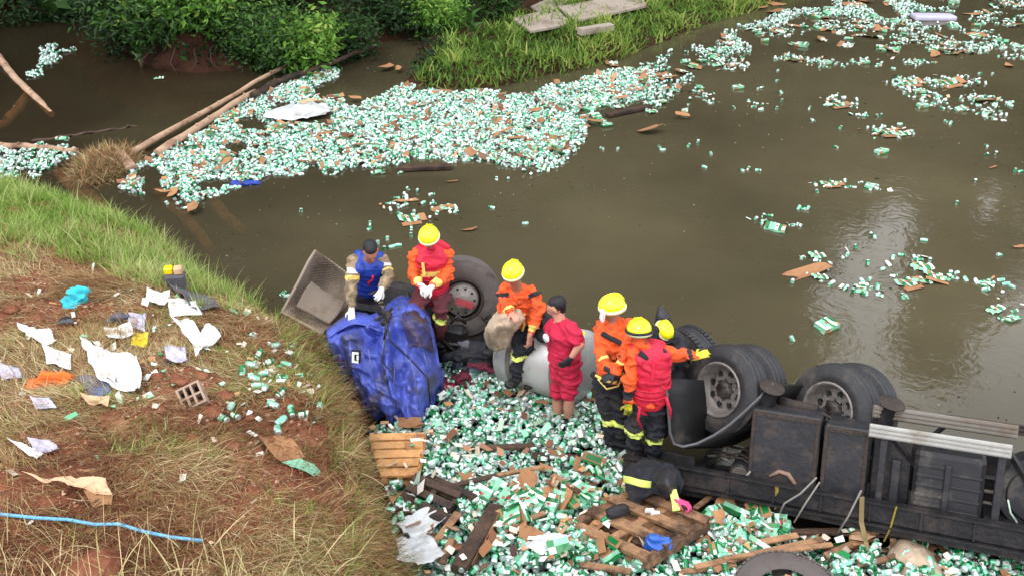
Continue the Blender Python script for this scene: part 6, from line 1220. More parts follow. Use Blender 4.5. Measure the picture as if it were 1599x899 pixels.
def sheet(name, px_quad, mat, label, cat, film_=False, lift=.02, curl=.05, seed=0, group=None, thick=.004, zs=None, parent=None, sub=6):
    """a flexible sheet given by four corners as they lie on the ground"""
    C = [GP(*q) for q in px_quad]; A, B, Cc, D = C; rows = []
    c0 = sum(C) / 4; ln = max(np.linalg.norm(A - Cc), np.linalg.norm(B - D))
    for i in range(4):
        v_ = i / 3; r_ = []
        for j in range(4):
            u_ = j / 3; p = (A * (1 - u_) + B * u_) * (1 - v_) + (D * (1 - u_) + Cc * u_) * v_; z = float(H(p[0], p[1])); q = p.copy(); q[2] = max(z, p[2] * .5 + z * .5, 0) + lift + curl * ln * (((u_ - .5) ** 2 * 2 + (v_ - .5) ** 2) * (1 if seed % 2 else .4) + .5 * math.sin(seed * 1.7 + u_ * 3 + v_ * 2) ** 2)
            r_.append(q)
        rows.append(r_)
    base = c0.copy(); o = surf(name, [[q - base for q in r_] for r_ in rows], mat, None, sub, (.08 if film_ else .035) * ln, (5 if film_ else 3.5) / ln, thick, None, seed, pts3=True, wr=.02 * ln); o.location = base
    return tag(o, label, cat, group)
def clump(name, c, prims, mats, label, cat, wr=.012, voxel=.012, parent=None, loc=True):
    """soft heap of cloth from rounded masses, offsets in metres from a point on the ground"""
    r_ = [(vec(c) + vec(a), vec(c) + vec(b), ra, rb, m) for a, b, ra, rb, m in prims]; o = body_mesh(name, r_, voxel, wr, parent=None, wsc=11, smooth_it=1); me = o.data
    me.transform(Matrix.Translation(-Vector(vec(c)))); o.location = Vector(vec(c)); return tag(o, label, cat) if label else o
W_ = M['paper']
SH = [('paper_sheet', [(130, 547), (222, 578), (215, 622), (158, 610)], 'paper', 'largest torn white sheet in the middle of the bank', 'paper'), ('paper_sheet', [(131, 545), (180, 560), (185, 612), (150, 580)], 'paper', 'pointed upper corner piece of the largest white sheet', 'paper'),
 ('paper_sheet', [(268, 503), (305, 512), (330, 560), (300, 548)], 'paper', 'long white sheet leaning left of the square one', 'paper'), ('paper_sheet', [(325, 512), (348, 538), (306, 566), (304, 548)], 'paper', 'square white sheet on the edge of the bank', 'paper'),
 ('paper_sheet', [(230, 461), (266, 463), (264, 482), (229, 478)], 'paper', 'upper white sheet beside the yellow-topped box', 'paper'), ('paper_sheet', [(262, 475), (305, 476), (319, 500), (268, 500)], 'paper', 'white sheet lying against the grey fabric', 'paper'),
 ('paper_sheet', [(165, 522), (205, 515), (212, 532), (172, 540)], 'paper', 'white sheet behind the small yellow card', 'paper'), ('paper_sheet', [(203, 495), (230, 497), (228, 525), (203, 515)], 'lilac', 'pale folded bag left of the yellow card', 'plastic bag'),
 ('paper_sheet', [(31, 513), (80, 525), (94, 545), (45, 537)], 'paper', 'crumpled white sheet at the left below the dark rag', 'paper'), ('paper_sheet', [(70, 546), (114, 563), (112, 587), (74, 574)], 'paper', 'white sheet just above the orange cloth', 'paper'),
 ('paper_sheet', [(260, 545), (292, 552), (296, 574), (264, 570)], 'lilac', 'crumpled pale wrapper below the leaning sheets', 'wrapper'), ('paper_sheet', [(0, 572), (30, 580), (38, 596), (5, 602)], 'lilac', 'printed wrapper at the left edge beside the orange cloth', 'wrapper'),
 ('paper_sheet', [(48, 627), (80, 630), (92, 648), (60, 646)], 'lilac', 'grey-white wrapper below the orange cloth', 'wrapper'), ('paper_sheet', [(14, 694), (35, 700), (72, 716), (60, 724)], 'paper', 'narrow white strip low on the bank', 'paper'),
 ('paper_sheet', [(46, 692), (82, 694), (94, 708), (60, 712)], 'lilac', 'white wrapper beside the narrow strip', 'wrapper'), ('yellow_card', [(209, 524), (233, 527), (230, 550), (206, 546)], 'yellow', 'small bright yellow card in front of a white sheet', 'card'),
 ('grey_fabric', [(265, 452), (300, 452), (347, 490), (305, 494)], 'greycloth', 'dark grey fabric trailing from the yellow-topped box', 'fabric'), ('blue_grey_rag', [(122, 595), (160, 592), (178, 618), (150, 630)], 'greyblue', 'blue-grey rag under the largest white sheet', 'rag'),
 ('cardboard_piece', [(128, 622), (175, 626), (172, 645), (140, 640)], 'kraftpale', 'pale cardboard scrap below the largest white sheet', 'cardboard'), ('cardboard_piece', [(35, 750), (165, 760), (180, 790), (130, 778)], 'kraftpale', 'long pale cardboard sheet low on the bank', 'cardboard'),
 ('cardboard_piece', [(133, 776), (180, 783), (178, 800), (150, 803)], 'kraft', 'bent-down end flap of the long cardboard sheet', 'cardboard'),
 ('carton_scrap', [(440, 728), (470, 722), (502, 745), (492, 752)], 'pack_pale', 'pale green carton scrap low on the right of the bank', 'carton scrap'), ('cardboard_piece', [(405, 692), (450, 690), (478, 722), (440, 730)], 'kraft', 'brown cardboard above the pale green scrap', 'cardboard'),
 ('plastic_film', [(618, 848), (668, 822), (705, 840), (650, 880)], 'film', 'white plastic film between the bank and the loose board', 'plastic film'), ('plastic_film', [(622, 878), (670, 862), (695, 900), (625, 912)], 'film', 'white plastic film at the bottom edge below the loose board', 'plastic film'),
 ('plastic_film', [(805, 885), (850, 862), (890, 872), (850, 899)], 'film', 'dusty plastic sheet across the bottom of the can heap', 'plastic film')]
for i, (nm, q, mt, lb, ct_) in enumerate(SH):
    film = mt == 'film' or q[0][1] > 790 and q[0][0] > 600
    o = sheet(nm, q, M[mt], lb, ct_, film, lift=.24 if film else .035, curl=.07 if mt in ('paper', 'lilac', 'kraftpale', 'kraft') else .03, seed=i + 1)
clump('turquoise_cloth', GP(120, 476), [((-.07, 0, .03), (.05, .02, .06), .05, .06, 'cyan'), ((-.03, .03, .1), (.06, .04, .1), .035, .045, 'cyan'), ((-.05, -.05, .02), (0, -.05, .01), .03, .04, 'cyan')], None, 'turquoise cloth bundle on the bare red soil', 'cloth', .03)
clump('orange_cloth', GP(82, 608), [((-.11, 0, .06), (.09, 0, .06), .07, .07, 'orangecloth'), ((.0, -.06, .02), (.09, -.05, .02), .035, .03, 'orangecloth'), ((-.05, .06, .03), (.04, .05, .03), .035, .04, 'orangecloth')], None, 'crumpled bright orange cloth on the bank', 'cloth', .03)
clump('dark_rag', GP(95, 508), [((-.10, 0, .01), (.05, .02, .03), .02, .03, 'gloveblack'), ((.0, -.03, .02), (.10, .0, .02), .02, .025, 'greycloth')], None, 'black and grey rag under the turquoise cloth', 'rag', .012)
clump('dark_bag', GP(182, 508), [((-.08, 0, .03), (.03, .03, .06), .03, .06, 'greycloth'), ((.02, .03, .06), (.08, .05, .04), .05, .03, 'greyblue')], None, 'dark grey bag left of the small yellow card', 'bag', .010)
clump('dark_rag', GP(255, 572), [((-.05, 0, .01), (.05, .02, .01), .03, .03, 'gloveblack')], None, 'small black rag beside the crumpled pale wrapper', 'rag', .01)
b0 = GP(276, 452); bx = empty('yellow_topped_box', b0, 'grey box with yellow caps standing at the edge of the bank', 'box')
mb = MB(); mb.box((0, 0, .09), (.20, .14, .20), rot=eul(.1, .05, .2), ch=.02); mb.build('box_body', M['greycloth'], bx)
for x_ in (-.045, .055): mb = MB(); mb.box((x_, 0, .22), (.085, .09, .075), rot=eul(0, 0, .2), ch=.012); mb.build('cap', M['yellow'] if x_ < 0 else M['kraftpale'], bx)
# hollow clay block
b0 = GP(303, 630); hb = empty('hollow_clay_block', b0, 'hollow grey clay block with six slots stuck in the red soil', 'brick'); mb = MB(); RT = eul(-.9, .0, .0); R2 = Matrix.Rotation(-.5, 3, 'Y')
def hbx(c, d, mi=0): mb.box(RT @ R2 @ Vector((c[0], c[2], c[1])) + Vector((0, 0, .06)), (d[0], d[2], d[1]), rot=RT @ R2, mi=mi)
RT = Matrix.Rotation(math.radians(-50), 3, 'X') @ Matrix.Rotation(math.radians(25), 3, 'Z')
def hbx(x0, x1, y0, y1, z0, z1, mi=0): mb.box(RT @ Vector(((x0 + x1) / 2, (y0 + y1) / 2, (z0 + z1) / 2)) + Vector((0, 0, .06)), (x1 - x0, y1 - y0, z1 - z0), rot=RT, mi=mi)
RT = Matrix.Rotation(math.radians(40), 3, 'X') @ Matrix.Rotation(math.radians(28), 3, 'Z')
for x_ in (-.095, -.042, .012, .075): hbx(x_, x_ + .018, -.08, .08, -.06, .04)
for y_ in (-.092, -.010, .08): hbx(-.095, .093, y_, y_ + .016, -.06, .039)
hbx(-.09, .09, -.09, .09, -.064, -.05, 1); mb.build('block', [M['brickgrey'], M['dark']], hb)  # dark back plate paints the shade deep in the slots
# rope
pts = [GP(x, y) + np.array([0, 0, .05]) for x, y in [(-60, 806), (0, 812), (60, 818), (110, 823), (150, 828), (190, 833), (230, 841), (270, 848), (318, 856)]]
mb = MB(); mb.tube(pts, .011, 7); tag(mb.build('rope', M['rope']), 'light blue rope stretched across the lower left of the bank', 'rope')
# cans on the bank
for (a, b_) in [(405, 560), (420, 572), (442, 596), (412, 590), (398, 598), (455, 545), (470, 550), (430, 545), (395, 530), (448, 575), (404, 608), (440, 620), (470, 655), (428, 640), (368, 655), (362, 640), (393, 575), (500, 640), (515, 644), (380, 588), (415, 612), (480, 565), (456, 650), (350, 660), (440, 665), (435, 680)]:
    beer_can(GP(a, b_) + np.array([0, 0, .04]), 'can', 'cans on the grassy bank')
# clods and stones on the bank
def clod(p, r_, mat, name, label, cat, group=None, seed=0):
    import bmesh
    bm = bmesh.new(); bmesh.ops.create_icosphere(bm, subdivisions=2, radius=1); 
    for v in bm.verts: k_ = 1 + .35 * (vn(np.array([v.co.x * 1.5 + seed]), np.array([v.co.y * 1.5 + v.co.z * 2]), seed)[0] - .5) * 2; v.co = Vector((v.co.x * r_[0], v.co.y * r_[1], v.co.z * r_[2])) * k_
    me = bpy.data.meshes.new(name); bm.to_mesh(me); bm.free(); smooth(me); me.materials.append(mat); o = bpy.data.objects.new(name, me); COL.objects.link(o); o.location = [float(q) for q in p]; return tag(o, label, cat, group)
for i, (a, b_, s_) in enumerate([(330, 650, .09), (280, 600, .08), (312, 588, .07), (245, 592, .06), (350, 622, .08), (420, 690, .06), (60, 500, .06), (20, 490, .07), (150, 895, .16), (360, 700, .08), (390, 655, .05), (250, 640, .05), (300, 690, .07), (460, 700, .06), (240, 560, .05)]):
    clod(GP(a, b_) + np.array([0, 0, s_ * .15]), (s_, s_ * .8, s_ * .55), M['soil'], 'soil_clod', 'lump of red soil, ' + near(GP(a, b_)), 'soil clod', 'soil clods on the bank', i)
# ---------------------------------------------------------------- planks and pallets
def plank(a, b_, w_, h_, mat, label, up=(0, 0, 1), name='plank', cat='plank', group=None):
    a, b_ = vec(a), vec(b_); c = (a + b_) / 2; mb = MB(); n = 6; 
    for i in range(1): mb.bar(a - c, b_ - c, w_, h_, up=up, jit=.006)
    o = mb.build(name, M[mat]); o.location = Vector(c); md = o.modifiers.new('b', 'BEVEL'); md.width = .006; md.segments = 1; return tag(o, label, cat, group)
def hp(px, py, dz=.15): 
    p = PZ(px, py, .2); z = max(float(pile_h(p[0], p[1])), -.02) + dz; return PZ(px, py, z)
plank(hp(716, 890, .16), hp(775, 792, .22), .13, .10, 'wooddark', 'thick dark split beam lying on the cans near the bottom')
plank(hp(733, 885, .1), hp(782, 800, .2), .05, .12, 'wood', 'split pale-sided half of the thick dark beam')
plank(hp(650, 885, .22), hp(716, 800, .26), .07, .025, 'wood', 'thin brown board slanting over the white film')
plank(hp(737, 700, .14), hp(905, 692, .14), .06, .04, 'wooddark', 'dark board buried in cans behind the middle of the heap')
plank(hp(830, 712, .16), hp(905, 716, .16), .09, .05, 'wooddark', 'lower dark board in front of the boots')
plank(hp(845, 682, .15), hp(915, 684, .15), .04, .03, 'wood', 'pale board edge behind the two dark boards')
plank(hp(1085, 885, .25), hp(1285, 842, .3), .06, .03, 'wood', 'long pale board above the flat tyre', )
plank(hp(1130, 872, .25), hp(1300, 850, .28), .04, .03, 'wood', 'second pale board above the flat tyre')
plank(hp(1290, 868, .2), hp(1360, 838, .2), .07, .03, 'wood', 'short board right of the flat tyre')
plank(hp(1060, 893, .2), hp(1150, 880, .2), .05, .03, 'wood', 'board end left of the flat tyre')
plank(hp(622, 770, .1), hp(640, 800, .15), .2, .02, 'woodpale', 'orange-brown board lying on the ground at the foot of the bank')
plank(hp(628, 795, .03), hp(668, 830, .03), .22, .03, 'woodpale', 'wide orange board partly under the white film')
plank(PZ(948, 180, .05), PZ(1013, 166, .05), .16, .06, 'wooddark', 'dark plank floating at the right end of the raft')
plank(PZ(622, 263, .05), PZ(705, 260, .05), .14, .07, 'wooddark', 'dark plank along the near edge of the raft')
plank(PZ(955, 42, .5), PZ(905, 50, .5), .2, .15, 'slab', 'short pale post lying in the green spit', cat='post')
for (a, b_, c_, d_, w_, mt, lb) in [(668, 742, 742, 776, .07, 'wooddark', 'dark slat rising right from the half buried pallet'), (655, 790, 700, 812, .12, 'wooddark', 'wide black board below the dark pallet'), (760, 745, 848, 728, .05, 'wood', 'thin brown slat across the middle of the heap'), (862, 742, 905, 768, .06, 'wood', 'short brown slat left of the slatted pallet'), (700, 760, 775, 742, .05, 'wooddark', 'thin dark slat above the slatted boards'), (1105, 862, 1245, 835, .06, 'wood', 'splintered board above the long pale board'), (1235, 830, 1330, 828, .07, 'wooddark', 'dark board in front of the jammed pallet'), (1180, 832, 1215, 800, .05, 'wood', 'short slat leaning at the yellow strap'), (1085, 792, 1130, 760, .05, 'wood', 'broken slat leaning on the black beam'), (1340, 880, 1420, 868, .06, 'wood', 'brown slat left of the pale sack'), (1490, 880, 1580, 870, .06, 'wooddark', 'dark slat at the bottom right'), (690, 880, 705, 840, .06, 'wood', 'short brown board beside the white film'), (800, 820, 850, 800, .05, 'wood', 'pale slat in the heap left of the slatted pallet'), (905, 880, 985, 892, .06, 'wood', 'board below the slatted pallet')]:
    plank(hp(a, b_, .22), hp(c_, d_, .27), w_, .03, mt, lb)
def pallet(name, corners, nd, label, mats=('wood', 'wood'), th=.022, gap=.35, stringers=3, bottom=True, hgt=.10, dz=0.):
    """corners A,B (front-left, front-right), C,D (back) of the deck in the place. deck boards run A->B"""
    A, B, C, D = [vec(q) for q in corners]; base = (A + B + C + D) / 4; n_ = np.cross(B - A, D - A); n_ /= np.linalg.norm(n_); n_ = n_ if n_[2] > 0 else -n_
    root = empty(name, base - n_ * hgt, label, 'pallet'); o_ = base - n_ * hgt; ln = np.linalg.norm(D - A); bw = ln / (nd - gap * 0 + (nd - 1) * gap) * 1.0
    for i in range(nd):
        t = (bw / 2 + i * bw * (1 + gap)) / ln; p = A + (D - A) * t; q = B + (C - B) * t; mb = MB(); mb.bar(p - o_, q - o_, bw * random.uniform(.9, 1.0), th, up=n_, jit=.005); mb.build('board', M[mats[0]], root)
        if bottom and i % 2 == 0: mb = MB(); mb.bar(p - o_ - n_ * (hgt - .01), q - o_ - n_ * (hgt - .01), bw, th, up=n_, jit=.004); mb.build('board', M[mats[1]], root)
    for i in range(stringers):
        t = .04 + .92 * i / (stringers - 1); p = A + (B - A) * t - n_ * (hgt / 2); q = D + (C - D) * t - n_ * (hgt / 2); mb = MB(); mb.bar(p - o_, q - o_, .05, hgt - th - .004, up=n_); mb.build('stringer', M[mats[1]], root)
    return root
pallet('wooden_pallet', [hp(597, 744, .22), hp(650, 742, .24), hp(664, 676, .22), hp(575, 678, .22)], 5, 'pale new wooden pallet lying flat at the tip of the blue cab', ('woodpale', 'woodpale'), gap=.28)
pallet('wooden_pallet', [hp(622, 778, .16), hp(690, 812, .16), hp(722, 768, .26), hp(650, 738, .26)], 3, 'dark wet pallet half buried beside the pale one', ('wooddark', 'wooddark'), gap=.5)
# open-frame pallet on the heap seen from its underside
A, B, C, D = hp(882, 815, .30), hp(1010, 872, .34), hp(1108, 812, .40), hp(985, 760, .38)
root = empty('slatted_pallet', (A + B + C + D) / 4 - np.array([0, 0, .12]), 'large weathered open-slat pallet lying tilted on the cans below the dark coat', 'pallet'); o_ = np.array(root.location)
nn = np.cross(B - A, D - A); nn /= np.linalg.norm(nn); nn = nn if nn[2] > 0 else -nn
for t in (.03, .36, .68, .97): mb = MB(); mb.bar(A + (D - A) * t - o_, B + (C - B) * t - o_, .10, .03, up=nn, jit=.006); mb.build('board', M['wood'], root)
for t in (.04, .5, .96): mb = MB(); mb.bar(A + (B - A) * t - o_ - nn * .055, D + (C - D) * t - o_ - nn * .055, .08, .075, up=nn, jit=.005); mb.build('stringer', M['wood'], root)
for t in (.05, .2, .35, .5, .65, .8, .95): mb = MB(); mb.bar(A + (D - A) * t - o_ - nn * .11, B + (C - B) * t - o_ - nn * .11, .075, .022, up=nn, jit=.006); mb.build('board', M['wood'], root)
# pallets crushed under the beam
pallet('wooden_pallet', [JY(1262, 832, 6.1), JY(1400, 838, 5.95), JY(1410, 822, 6.9), JY(1250, 815, 6.9)], 5, 'brown pallet jammed under the black beam right of the tall strap', ('wooddark', 'wood'), gap=.3, hgt=.13)
pallet('wooden_pallet', [JY(1275, 868, 6.0), JY(1400, 872, 5.85), JY(1400, 855, 6.5), JY(1262, 850, 6.5)], 4, 'lower brown pallet beneath the jammed one', ('wooddark', 'wooddark'), gap=.3)
# flat tyre, bottom edge
t0 = hp(1222, 962, .0); ty = bpy.data.objects.new('old_tyre', tyre_geo(.42, .22, .24, 52, True).mesh('old_tyre')); ty.data.materials.append(M['rubberdusty']); COL.objects.link(ty); ty.location = Vector([float(q) for q in t0]) + Vector((0, 0, .26)); ty.rotation_euler = (.1, -.12, .4); ty.scale = (1, 1, .95); tag(ty, 'worn dusty tyre lying flat at the bottom edge', 'tyre')
# big pale crumpled sack by the beam
c = hp(1428, 868, .12)
o = surf('crumpled_sack', [[np.array(JY(*q)) - c for q in r_] for r_ in [[(1388, 850, 5.95), (1410, 838, 6.0), (1440, 842, 5.95), (1476, 868, 5.85)], [(1386, 870, 5.75), (1410, 858, 5.7), (1445, 862, 5.68), (1480, 885, 5.65)], [(1390, 890, 5.6), (1415, 880, 5.52), (1448, 885, 5.5), (1475, 900, 5.5)], [(1396, 905, 5.5), (1420, 905, 5.42), (1448, 908, 5.4), (1470, 912, 5.42)]]], M['sacking'], None, 7, .04, 6, .02, None, 8, wr=.02, pts3=True, crease=.03); o.location = Vector([float(v) for v in c]); tag(o, 'big pale crumpled sack with a brown stain under the beam', 'sack')
clump('white_plastic_bundle', hp(1145, 868, .2), [((-.1, 0, .0), (.1, 0, .0), .05, .04, 'film')], None, 'white plastic bundle on the long board', 'plastic bundle', .012)
# coat heap on the pallet
c = hp(1012, 772, .55); ct0 = empty('dark_coat_heap', c - np.array([0, 0, .1]), 'dark firefighter coat with yellow bands and a pink glove heaped on the slatted pallet', 'coat')
def cpart(o): o.parent = ct0; o.matrix_parent_inverse = Matrix.Translation(-ct0.location); return o
cpart(surf('coat_back', [[(974, 736, 6.62), (990, 722, 6.72), (1015, 716, 6.77), (1042, 722, 6.72), (1062, 736, 6.62)], [(974, 748, 6.47), (992, 740, 6.47), (1016, 735, 6.49), (1045, 742, 6.47), (1068, 750, 6.47)], [(978, 768, 6.37), (994, 766, 6.35), (1014, 756, 6.37), (1042, 760, 6.35), (1060, 772, 6.37)], [(982, 790, 6.32), (996, 794, 6.29), (1008, 776, 6.32), (1036, 776, 6.29), (1050, 786, 6.32)]], M['navy'], None, 8, .03, 6, .02, None, 31, wr=.02, crease=.03))
cpart(surf('reflective_band', [[(972, 742, 6.39), (985, 745, 6.29), (1002, 749, 6.29), (1018, 751, 6.35)], [(973, 753, 6.37), (986, 756, 6.27), (1002, 760, 6.27), (1017, 761, 6.33)]], M['hivis'], None, 5, .006, 6, .008, None, 2))
cpart(surf('grey_hood', [[(1028, 738, 6.47), (1042, 730, 6.49), (1056, 738, 6.47)], [(1024, 755, 6.29), (1040, 750, 6.22), (1056, 754, 6.29)], [(1032, 772, 6.27), (1044, 776, 6.23), (1054, 768, 6.27)]], M['steelgrey'], None, 7, .02, 6, .015, None, 9, crease=.02))
cpart(surf('reflective_strap', [[(1044, 765, 6.23), (1056, 763, 6.23)], [(1048, 782, 6.17), (1060, 780, 6.17)], [(1050, 798, 6.12), (1062, 796, 6.12)]], M['hivis'], None, 5, .006, 6, .008, None, 4))
o = body_mesh('pink_glove', hand_prims(c + vec([.24, -.06, .0]), (.8, -.4, -.1), (0, -.3, -1), 1, 'pink', .9, 1.15), .006, .003, parent=ct0); 
for (a, b_, s_) in ((.0, -.13, .0), (.05, -.14, -.02)):
    mb = MB(); mb.box(c + vec([a, b_, -.06 + s_]), (.075, .03, .045), rot=eul(.3, .2, .2), ch=.006); o = mb.build('white_label', M['badgewhite']); o.parent = ct0; o.matrix_parent_inverse = Matrix.Translation(-ct0.location)
clump('dark_torch', hp(962, 800, .36), [((-.12, -.03, -.05), (-.05, 0, -.02), .018, .02, 'can_green'), ((-.04, 0, 0), (.06, .02, .02), .05, .055, 'gloveblack')], None, 'black torch-like tool on the left part of the slatted pallet', 'tool', .004, .008)
clump('blue_bag', hp(1028, 850, .34), [((-.05, 0, .0), (.06, 0, .0), .075, .075, 'bluebag'), ((-.04, 0, .06), (.0, 0, .13), .05, .015, 'bluebag'), ((.0, 0, .05), (.08, 0, .07), .05, .03, 'bluebag')], None, 'blue plastic bag sitting on the lower corner of the slatted pallet', 'bag', .010)
# things between the cab and the tank
c = hp(718, 592, .05); mb = MB(); mb.lathe([(.001, .0), (.085, 0), (.095, .16), (.10, .165), (.10, .175), (.088, .17), (.08, .02), (.001, .015)], 24, Matrix.Rotation(.15, 4, 'X')); o = mb.build('bucket', M['bucket']); o.location = Vector([float(q) for q in c]); tag(o, 'small black bucket standing in the cans right of the blue cab', 'bucket')
o = surf('clear_panel', [[vec(a) for a in r_] for r_ in [[(-.17, -.06, .0), (-.04, -.1, .03), (.08, -.04, .02)], [(-.12, .03, .05), (.0, .02, .08), (.14, .05, .08)], [(-.04, .12, .1), (.06, .12, .14), (.18, .14, .14)]]], M['lampglass'], None, 5, .01, 4, .01, None, 2, pts3=True); o.location = Vector([float(q) for q in hp(738, 585, .12)]); tag(o, 'broken clear panel leaning between the bucket and the tank', 'panel')
clump('dark_red_cloth', hp(728, 600, .12), [((-.2, 0, .02), (.0, .03, .06), .06, .08, 'darkred'), ((.0, .0, .04), (.25, -.08, .0), .06, .05, 'darkred'), ((-.25, -.02, .02), (-.15, -.04, .0), .04, .05, 'redvest'), ((.02, -.06, .02), (.2, -.12, .0), .018, .02, 'redvest')], None, 'dark red jacket lying on the cans right of the blue cab', 'jacket', .02, .013)
c = np.array(JY(776, 512, 8.1)); o = surf('beige_sack', [[np.array(JY(*q)) - c for q in r_] for r_ in [[(772, 488, 8.35), (790, 480, 8.25), (808, 484, 8.2), (818, 495, 8.2)], [(762, 505, 8.2), (780, 497, 8.05), (800, 498, 8.02), (814, 505, 8.1)], [(756, 525, 8.2), (774, 520, 8.0), (794, 520, 8.02), (806, 516, 8.1)], [(762, 545, 8.3), (776, 548, 8.15), (792, 542, 8.15), (800, 530, 8.2)]]], M['sacking'], None, 7, .03, 6, .02, None, 18, wr=.02, pts3=True, crease=.04); o.location = Vector([float(v) for v in c]); tag(o, 'folded beige sack held at the left end of the silver tank', 'sack')
clump('dark_bundle', JY(745, 535, 8.6), [((-.25, .05, -.2), (-.05, .0, -.15), .10, .13, 'navy'), ((.0, .0, -.14), (.22, -.02, -.2), .11, .08, 'navy'), ((-.1, -.1, -.22), (.1, -.14, -.24), .05, .07, 'darkred'), ((-.2, .02, .0), (-.05, .0, -.1), .04, .04, 'greycloth'), ((.1, -.08, -.1), (.25, -.04, .02), .03, .03, 'boot')], None, 'black wet bundle under the dusty front wheel', 'bundle', .03, .013)
clump('dark_bag', JY(858, 500, 8.25), [((-.05, 0, -.15), (.0, 0, .02), .10, .10, 'navy'), ((.0, .0, .0), (.22, .0, -.08), .05, .05, 'navy')], None, 'black bag on the silver tank behind the man in red', 'bag', .010, .014)
mb = MB(); mb.bar(JY(902, 512, 8.1), JY(914, 522, 8.0), .03, .012, up=(0, -1, .3)); tag(mb.build('yellow_tape', M['hivis']), 'yellow band on top of the silver tank behind the man in red', 'band')
# ---------------------------------------------------------------- logs, slabs, foam in the water
def log(pts, rad, label, mat='log', name='log'):
    P_ = [PZ(*q) for q in pts]; c = P_[0].copy(); out = []
    for a, b_ in zip(P_[:-1], P_[1:]):
        for t in np.linspace(0, 1, 8, endpoint=False): out.append(a * (1 - t) + b_ * t)
    out.append(P_[-1]); out = [p - c + np.array([0, 0, 1]) * .012 * math.sin(i * 1.3) + RG.normal(0, .006, 3) for i, p in enumerate(out)]
    mb = MB(); n = len(out); mb.tube(out, [rad * (1 - .3 * i / n) * (1 + .06 * math.sin(i * 2.1)) for i in range(n)], 12); 
    for i in (n // 3, n // 2, int(n * .8)): mb.tube([out[i], out[i] + np.array([.02, -.05, rad * 1.3])], [.03, .018], 6)
    o = mb.build(name, M[mat]); o.location = Vector([float(q) for q in c]); return tag(o, label, 'log')
log([(206, 238, .10), (448, 102, .16)], .055, 'long pale log holding back the raft, outer one of the pair')
log([(245, 240, .04), (398, 142, .1)], .075, 'thicker log of the pair, next to the floating cans')
log([(395, 150, .1), (430, 128, .12), (500, 105, .15), (585, 72, .2)], .07, 'dark upper log running towards the inlet', 'wooddark')
log([(-20, 226, .06), (60, 230, .06), (122, 236, .06)], .06, 'short pale log at the left edge holding a few cans')
log([(-10, 82, .10), (0, 92, .08), (20, 118, .03), (80, 178, -.05)], .09, 'pale log sinking into the dark water in the far left')
log([(50, 222, .0), (110, 212, .01), (175, 203, .01), (225, 196, -.02)], .03, 'thin dark pole lying in the dark pool', 'wooddark')
for i, (p, lb) in enumerate([([(100, 270, -.12), (160, 320, -.15), (240, 380, -.2)], 'sunken reddish log near the bank'), ([(250, 300, -.14), (300, 350, -.16), (330, 390, -.2)], 'short sunken log right of the near-bank one'), ([(45, 150, -.12), (10, 190, -.14), (-30, 215, -.15)], 'sunken log crossing under the pale one'), ([(330, 310, -.14), (350, 335, -.16), (380, 360, -.2)], 'sunken log end below the raft'), ([(60, 240, -.12), (110, 290, -.15), (160, 330, -.2)], 'sunken log nearest the left edge')]): log(p, .10, lb, 'log')
plank(PZ(185, 238, .15), PZ(205, 262, .1), .18, .05, 'log', 'grey board end standing out of the straw clump by the logs')
# straw clump by the logs
cp = PZ(165, 262, .0); n = 5200; a = RG.uniform(0, 6.28, n); r_ = np.sqrt(RG.rand(n)); Bx = np.stack([cp[0] + np.cos(a) * r_ * .5, cp[1] + np.sin(a) * r_ * .75, .16 * (1 - r_ ** 2)], 1)
put_blades('straw_clump', M['dry_grass'], [blades(Bx, RG.uniform(.1, .35, n), RG.uniform(.006, .014, n), RG.uniform(0, 6.28, n), RG.uniform(.5, 1.6, n), RG.uniform(0, 1.2, n), np.clip(RG.normal(.5, .3, n), 0, 1))], 'clump of straw and weeds washed against the log ends')
clod(cp + np.array([0, 0, -.02]), (.45, .65, .14), M['farsoil'], 'soil_mound', 'low mound of red soil under the straw by the log ends', 'soil mound', None, 5)
# slabs on the spit
def slab(q, th, label, z=(.5, .5, .5, .5)):
    C = [PZ(x, y, zz) for (x, y), zz in zip(q, z)]; c = sum(C) / 4; mb = MB(); mb.add([tuple(p - c) for p in C] + [tuple(p - c - np.array([0, 0, th])) for p in C], [(0, 1, 2, 3), (7, 6, 5, 4), (0, 4, 5, 1), (1, 5, 6, 2), (2, 6, 7, 3), (3, 7, 4, 0)]); o = mb.build('concrete_slab', M['slab']); o.location = Vector([float(v) for v in c]); md = o.modifiers.new('b', 'BEVEL'); md.width = .015; return tag(o, label, 'slab')
slab([(800, 28), (828, 48), (893, 36), (868, 12)], .08, 'front left slab of the pale concrete slabs on the spit'); slab([(872, 10), (898, 32), (1010, 8), (1000, -12)], .08, 'wide right slab of the pale concrete slabs on the spit', (.55, .52, .5, .55)); slab([(828, 10), (845, 20), (880, 8), (905, -25)], .06, 'slab at the top edge behind the others', (.5, .5, .55, .55))
# grey foam block far out
c = PZ(1457, 30, .0); mb = MB(); mb.box((0, 0, .05), (1.15, .42, .16), rot=eul(0, .03, .08), ch=.07); o = mb.build('foam_block', M['foam']); o.location = Vector([float(q) for q in c]); md = o.modifiers.new('s', 'SUBSURF'); md.levels = 2; md.render_levels = 2; smooth(o.data); tag(o, 'pale lavender rounded block floating at the top right', 'foam block')
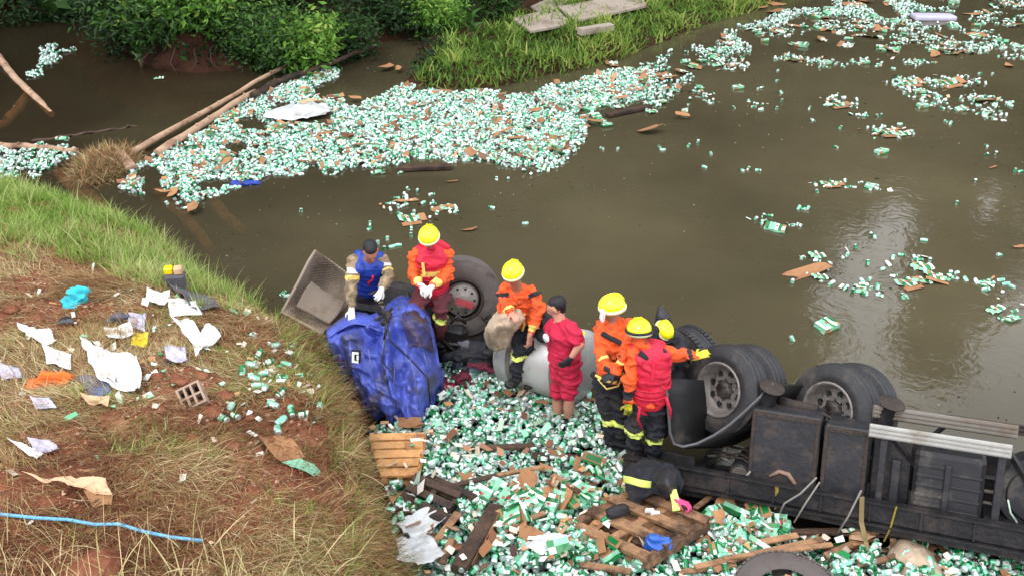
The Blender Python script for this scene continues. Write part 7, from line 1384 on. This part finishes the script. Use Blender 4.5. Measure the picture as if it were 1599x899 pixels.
# white plastic caught in the raft
c = PZ(463, 178, .06)
o = surf('plastic_film', [[vec(a) for a in r_] for r_ in [[(-.55, -.35, .02), (-.2, -.45, .04), (.25, -.3, .03), (.6, -.1, .02)], [(-.6, -.05, .05), (-.2, -.05, .12), (.2, .0, .06), (.62, .2, .03)], [(-.4, .35, .03), (-.1, .5, .05), (.25, .45, .08), (.5, .5, .02)]]], M['film'], None, 6, .05, 3, .006, None, 4, wr=.03, pts3=True); o.location = Vector([float(q) for q in c]); tag(o, 'large white plastic film tangled in the raft of cans', 'plastic film')
clump('blue_plastic', PZ(382, 288, .03), [((-.2, 0, .0), (.2, .08, .0), .05, .04, 'bluevest')], None, 'dark blue plastic at the near edge of the raft', 'plastic', .012, .014)
clump('blue_plastic', PZ(728, 132, .03), [((-.12, 0, .0), (.12, .0, .0), .04, .04, 'bluebag')], None, 'blue plastic at the foot of the green spit', 'plastic', .012, .014)
scrap('cardboard_piece', PZ(480, 158, .16), .5, M['kraftpale'], 'pinkish cardboard lying on the white film in the raft', 'cardboard', asp=.6)
for i, (a, b_, s_, lb) in enumerate([(1035, 62, .2, 'larger dark stone'), (1016, 70, .14, 'smaller dark stone, right'), (950, 92, .12, 'smallest dark stone, left')]): clod(PZ(a, b_, -.02), (s_, s_ * .7, s_ * .5), M['farsoil'], 'stone', lb + ' at the water edge of the green spit', 'stone', 'stones along the green spit', i)
# water-worn earth hollow in the far bank
clod(PZ(285, 100, .1) + np.array([0, .35, .1]), (.8, .5, .45), M['farsoil'], 'earth_bluff', 'bare red earth hollow under the bushes of the far bank', 'earth bank', None, 3)

# roots hanging in the red hollow of the far bank
for i in range(4):
    p = PZ(240 + i * 33 + random.uniform(-6, 6), 112 + random.uniform(-4, 3), .02); mb = MB(); mb.tube([(0, .5, .5), (random.uniform(-.1, .1), .25, .42), (random.uniform(-.2, .2), .05, .2), (random.uniform(-.3, .3), -.1, -.05)], [.012, .014, .010, .005], 5); o = mb.build('root', M['wooddark']); o.location = Vector([float(v) for v in p]); tag(o, 'thin root over the water, %s in the red earth hollow' % ['leftmost', 'second from left', 'third from left', 'rightmost'][i], 'root', 'roots in the red hollow of the far bank')
# where two things came out with the same words, say which one
seen = {}
bpy.context.view_layer.update()
for o in S.objects:
    if o.parent is None and 'label' in o and o.get('kind') is None and o['label'].split()[0] != 'thin': seen.setdefault(o['label'], []).append(o)
ORD = ['first', 'second', 'third', 'fourth', 'fifth', 'sixth', 'seventh', 'eighth', 'ninth', 'tenth']
for lb, os_ in seen.items():
    if 1 < len(os_) <= 10:
        os_.sort(key=lambda o: float(TOPX(*o.location)[0]))
        for k, o in enumerate(os_):
            q = (('left one' if k == 0 else 'right one') if len(os_) == 2 else ORD[k] + ' from left')
            if len((lb + ', ' + q).split()) > 16: lb = lb.replace('some way ', '').replace('just ', '')
            o['label'] = lb + ', ' + q
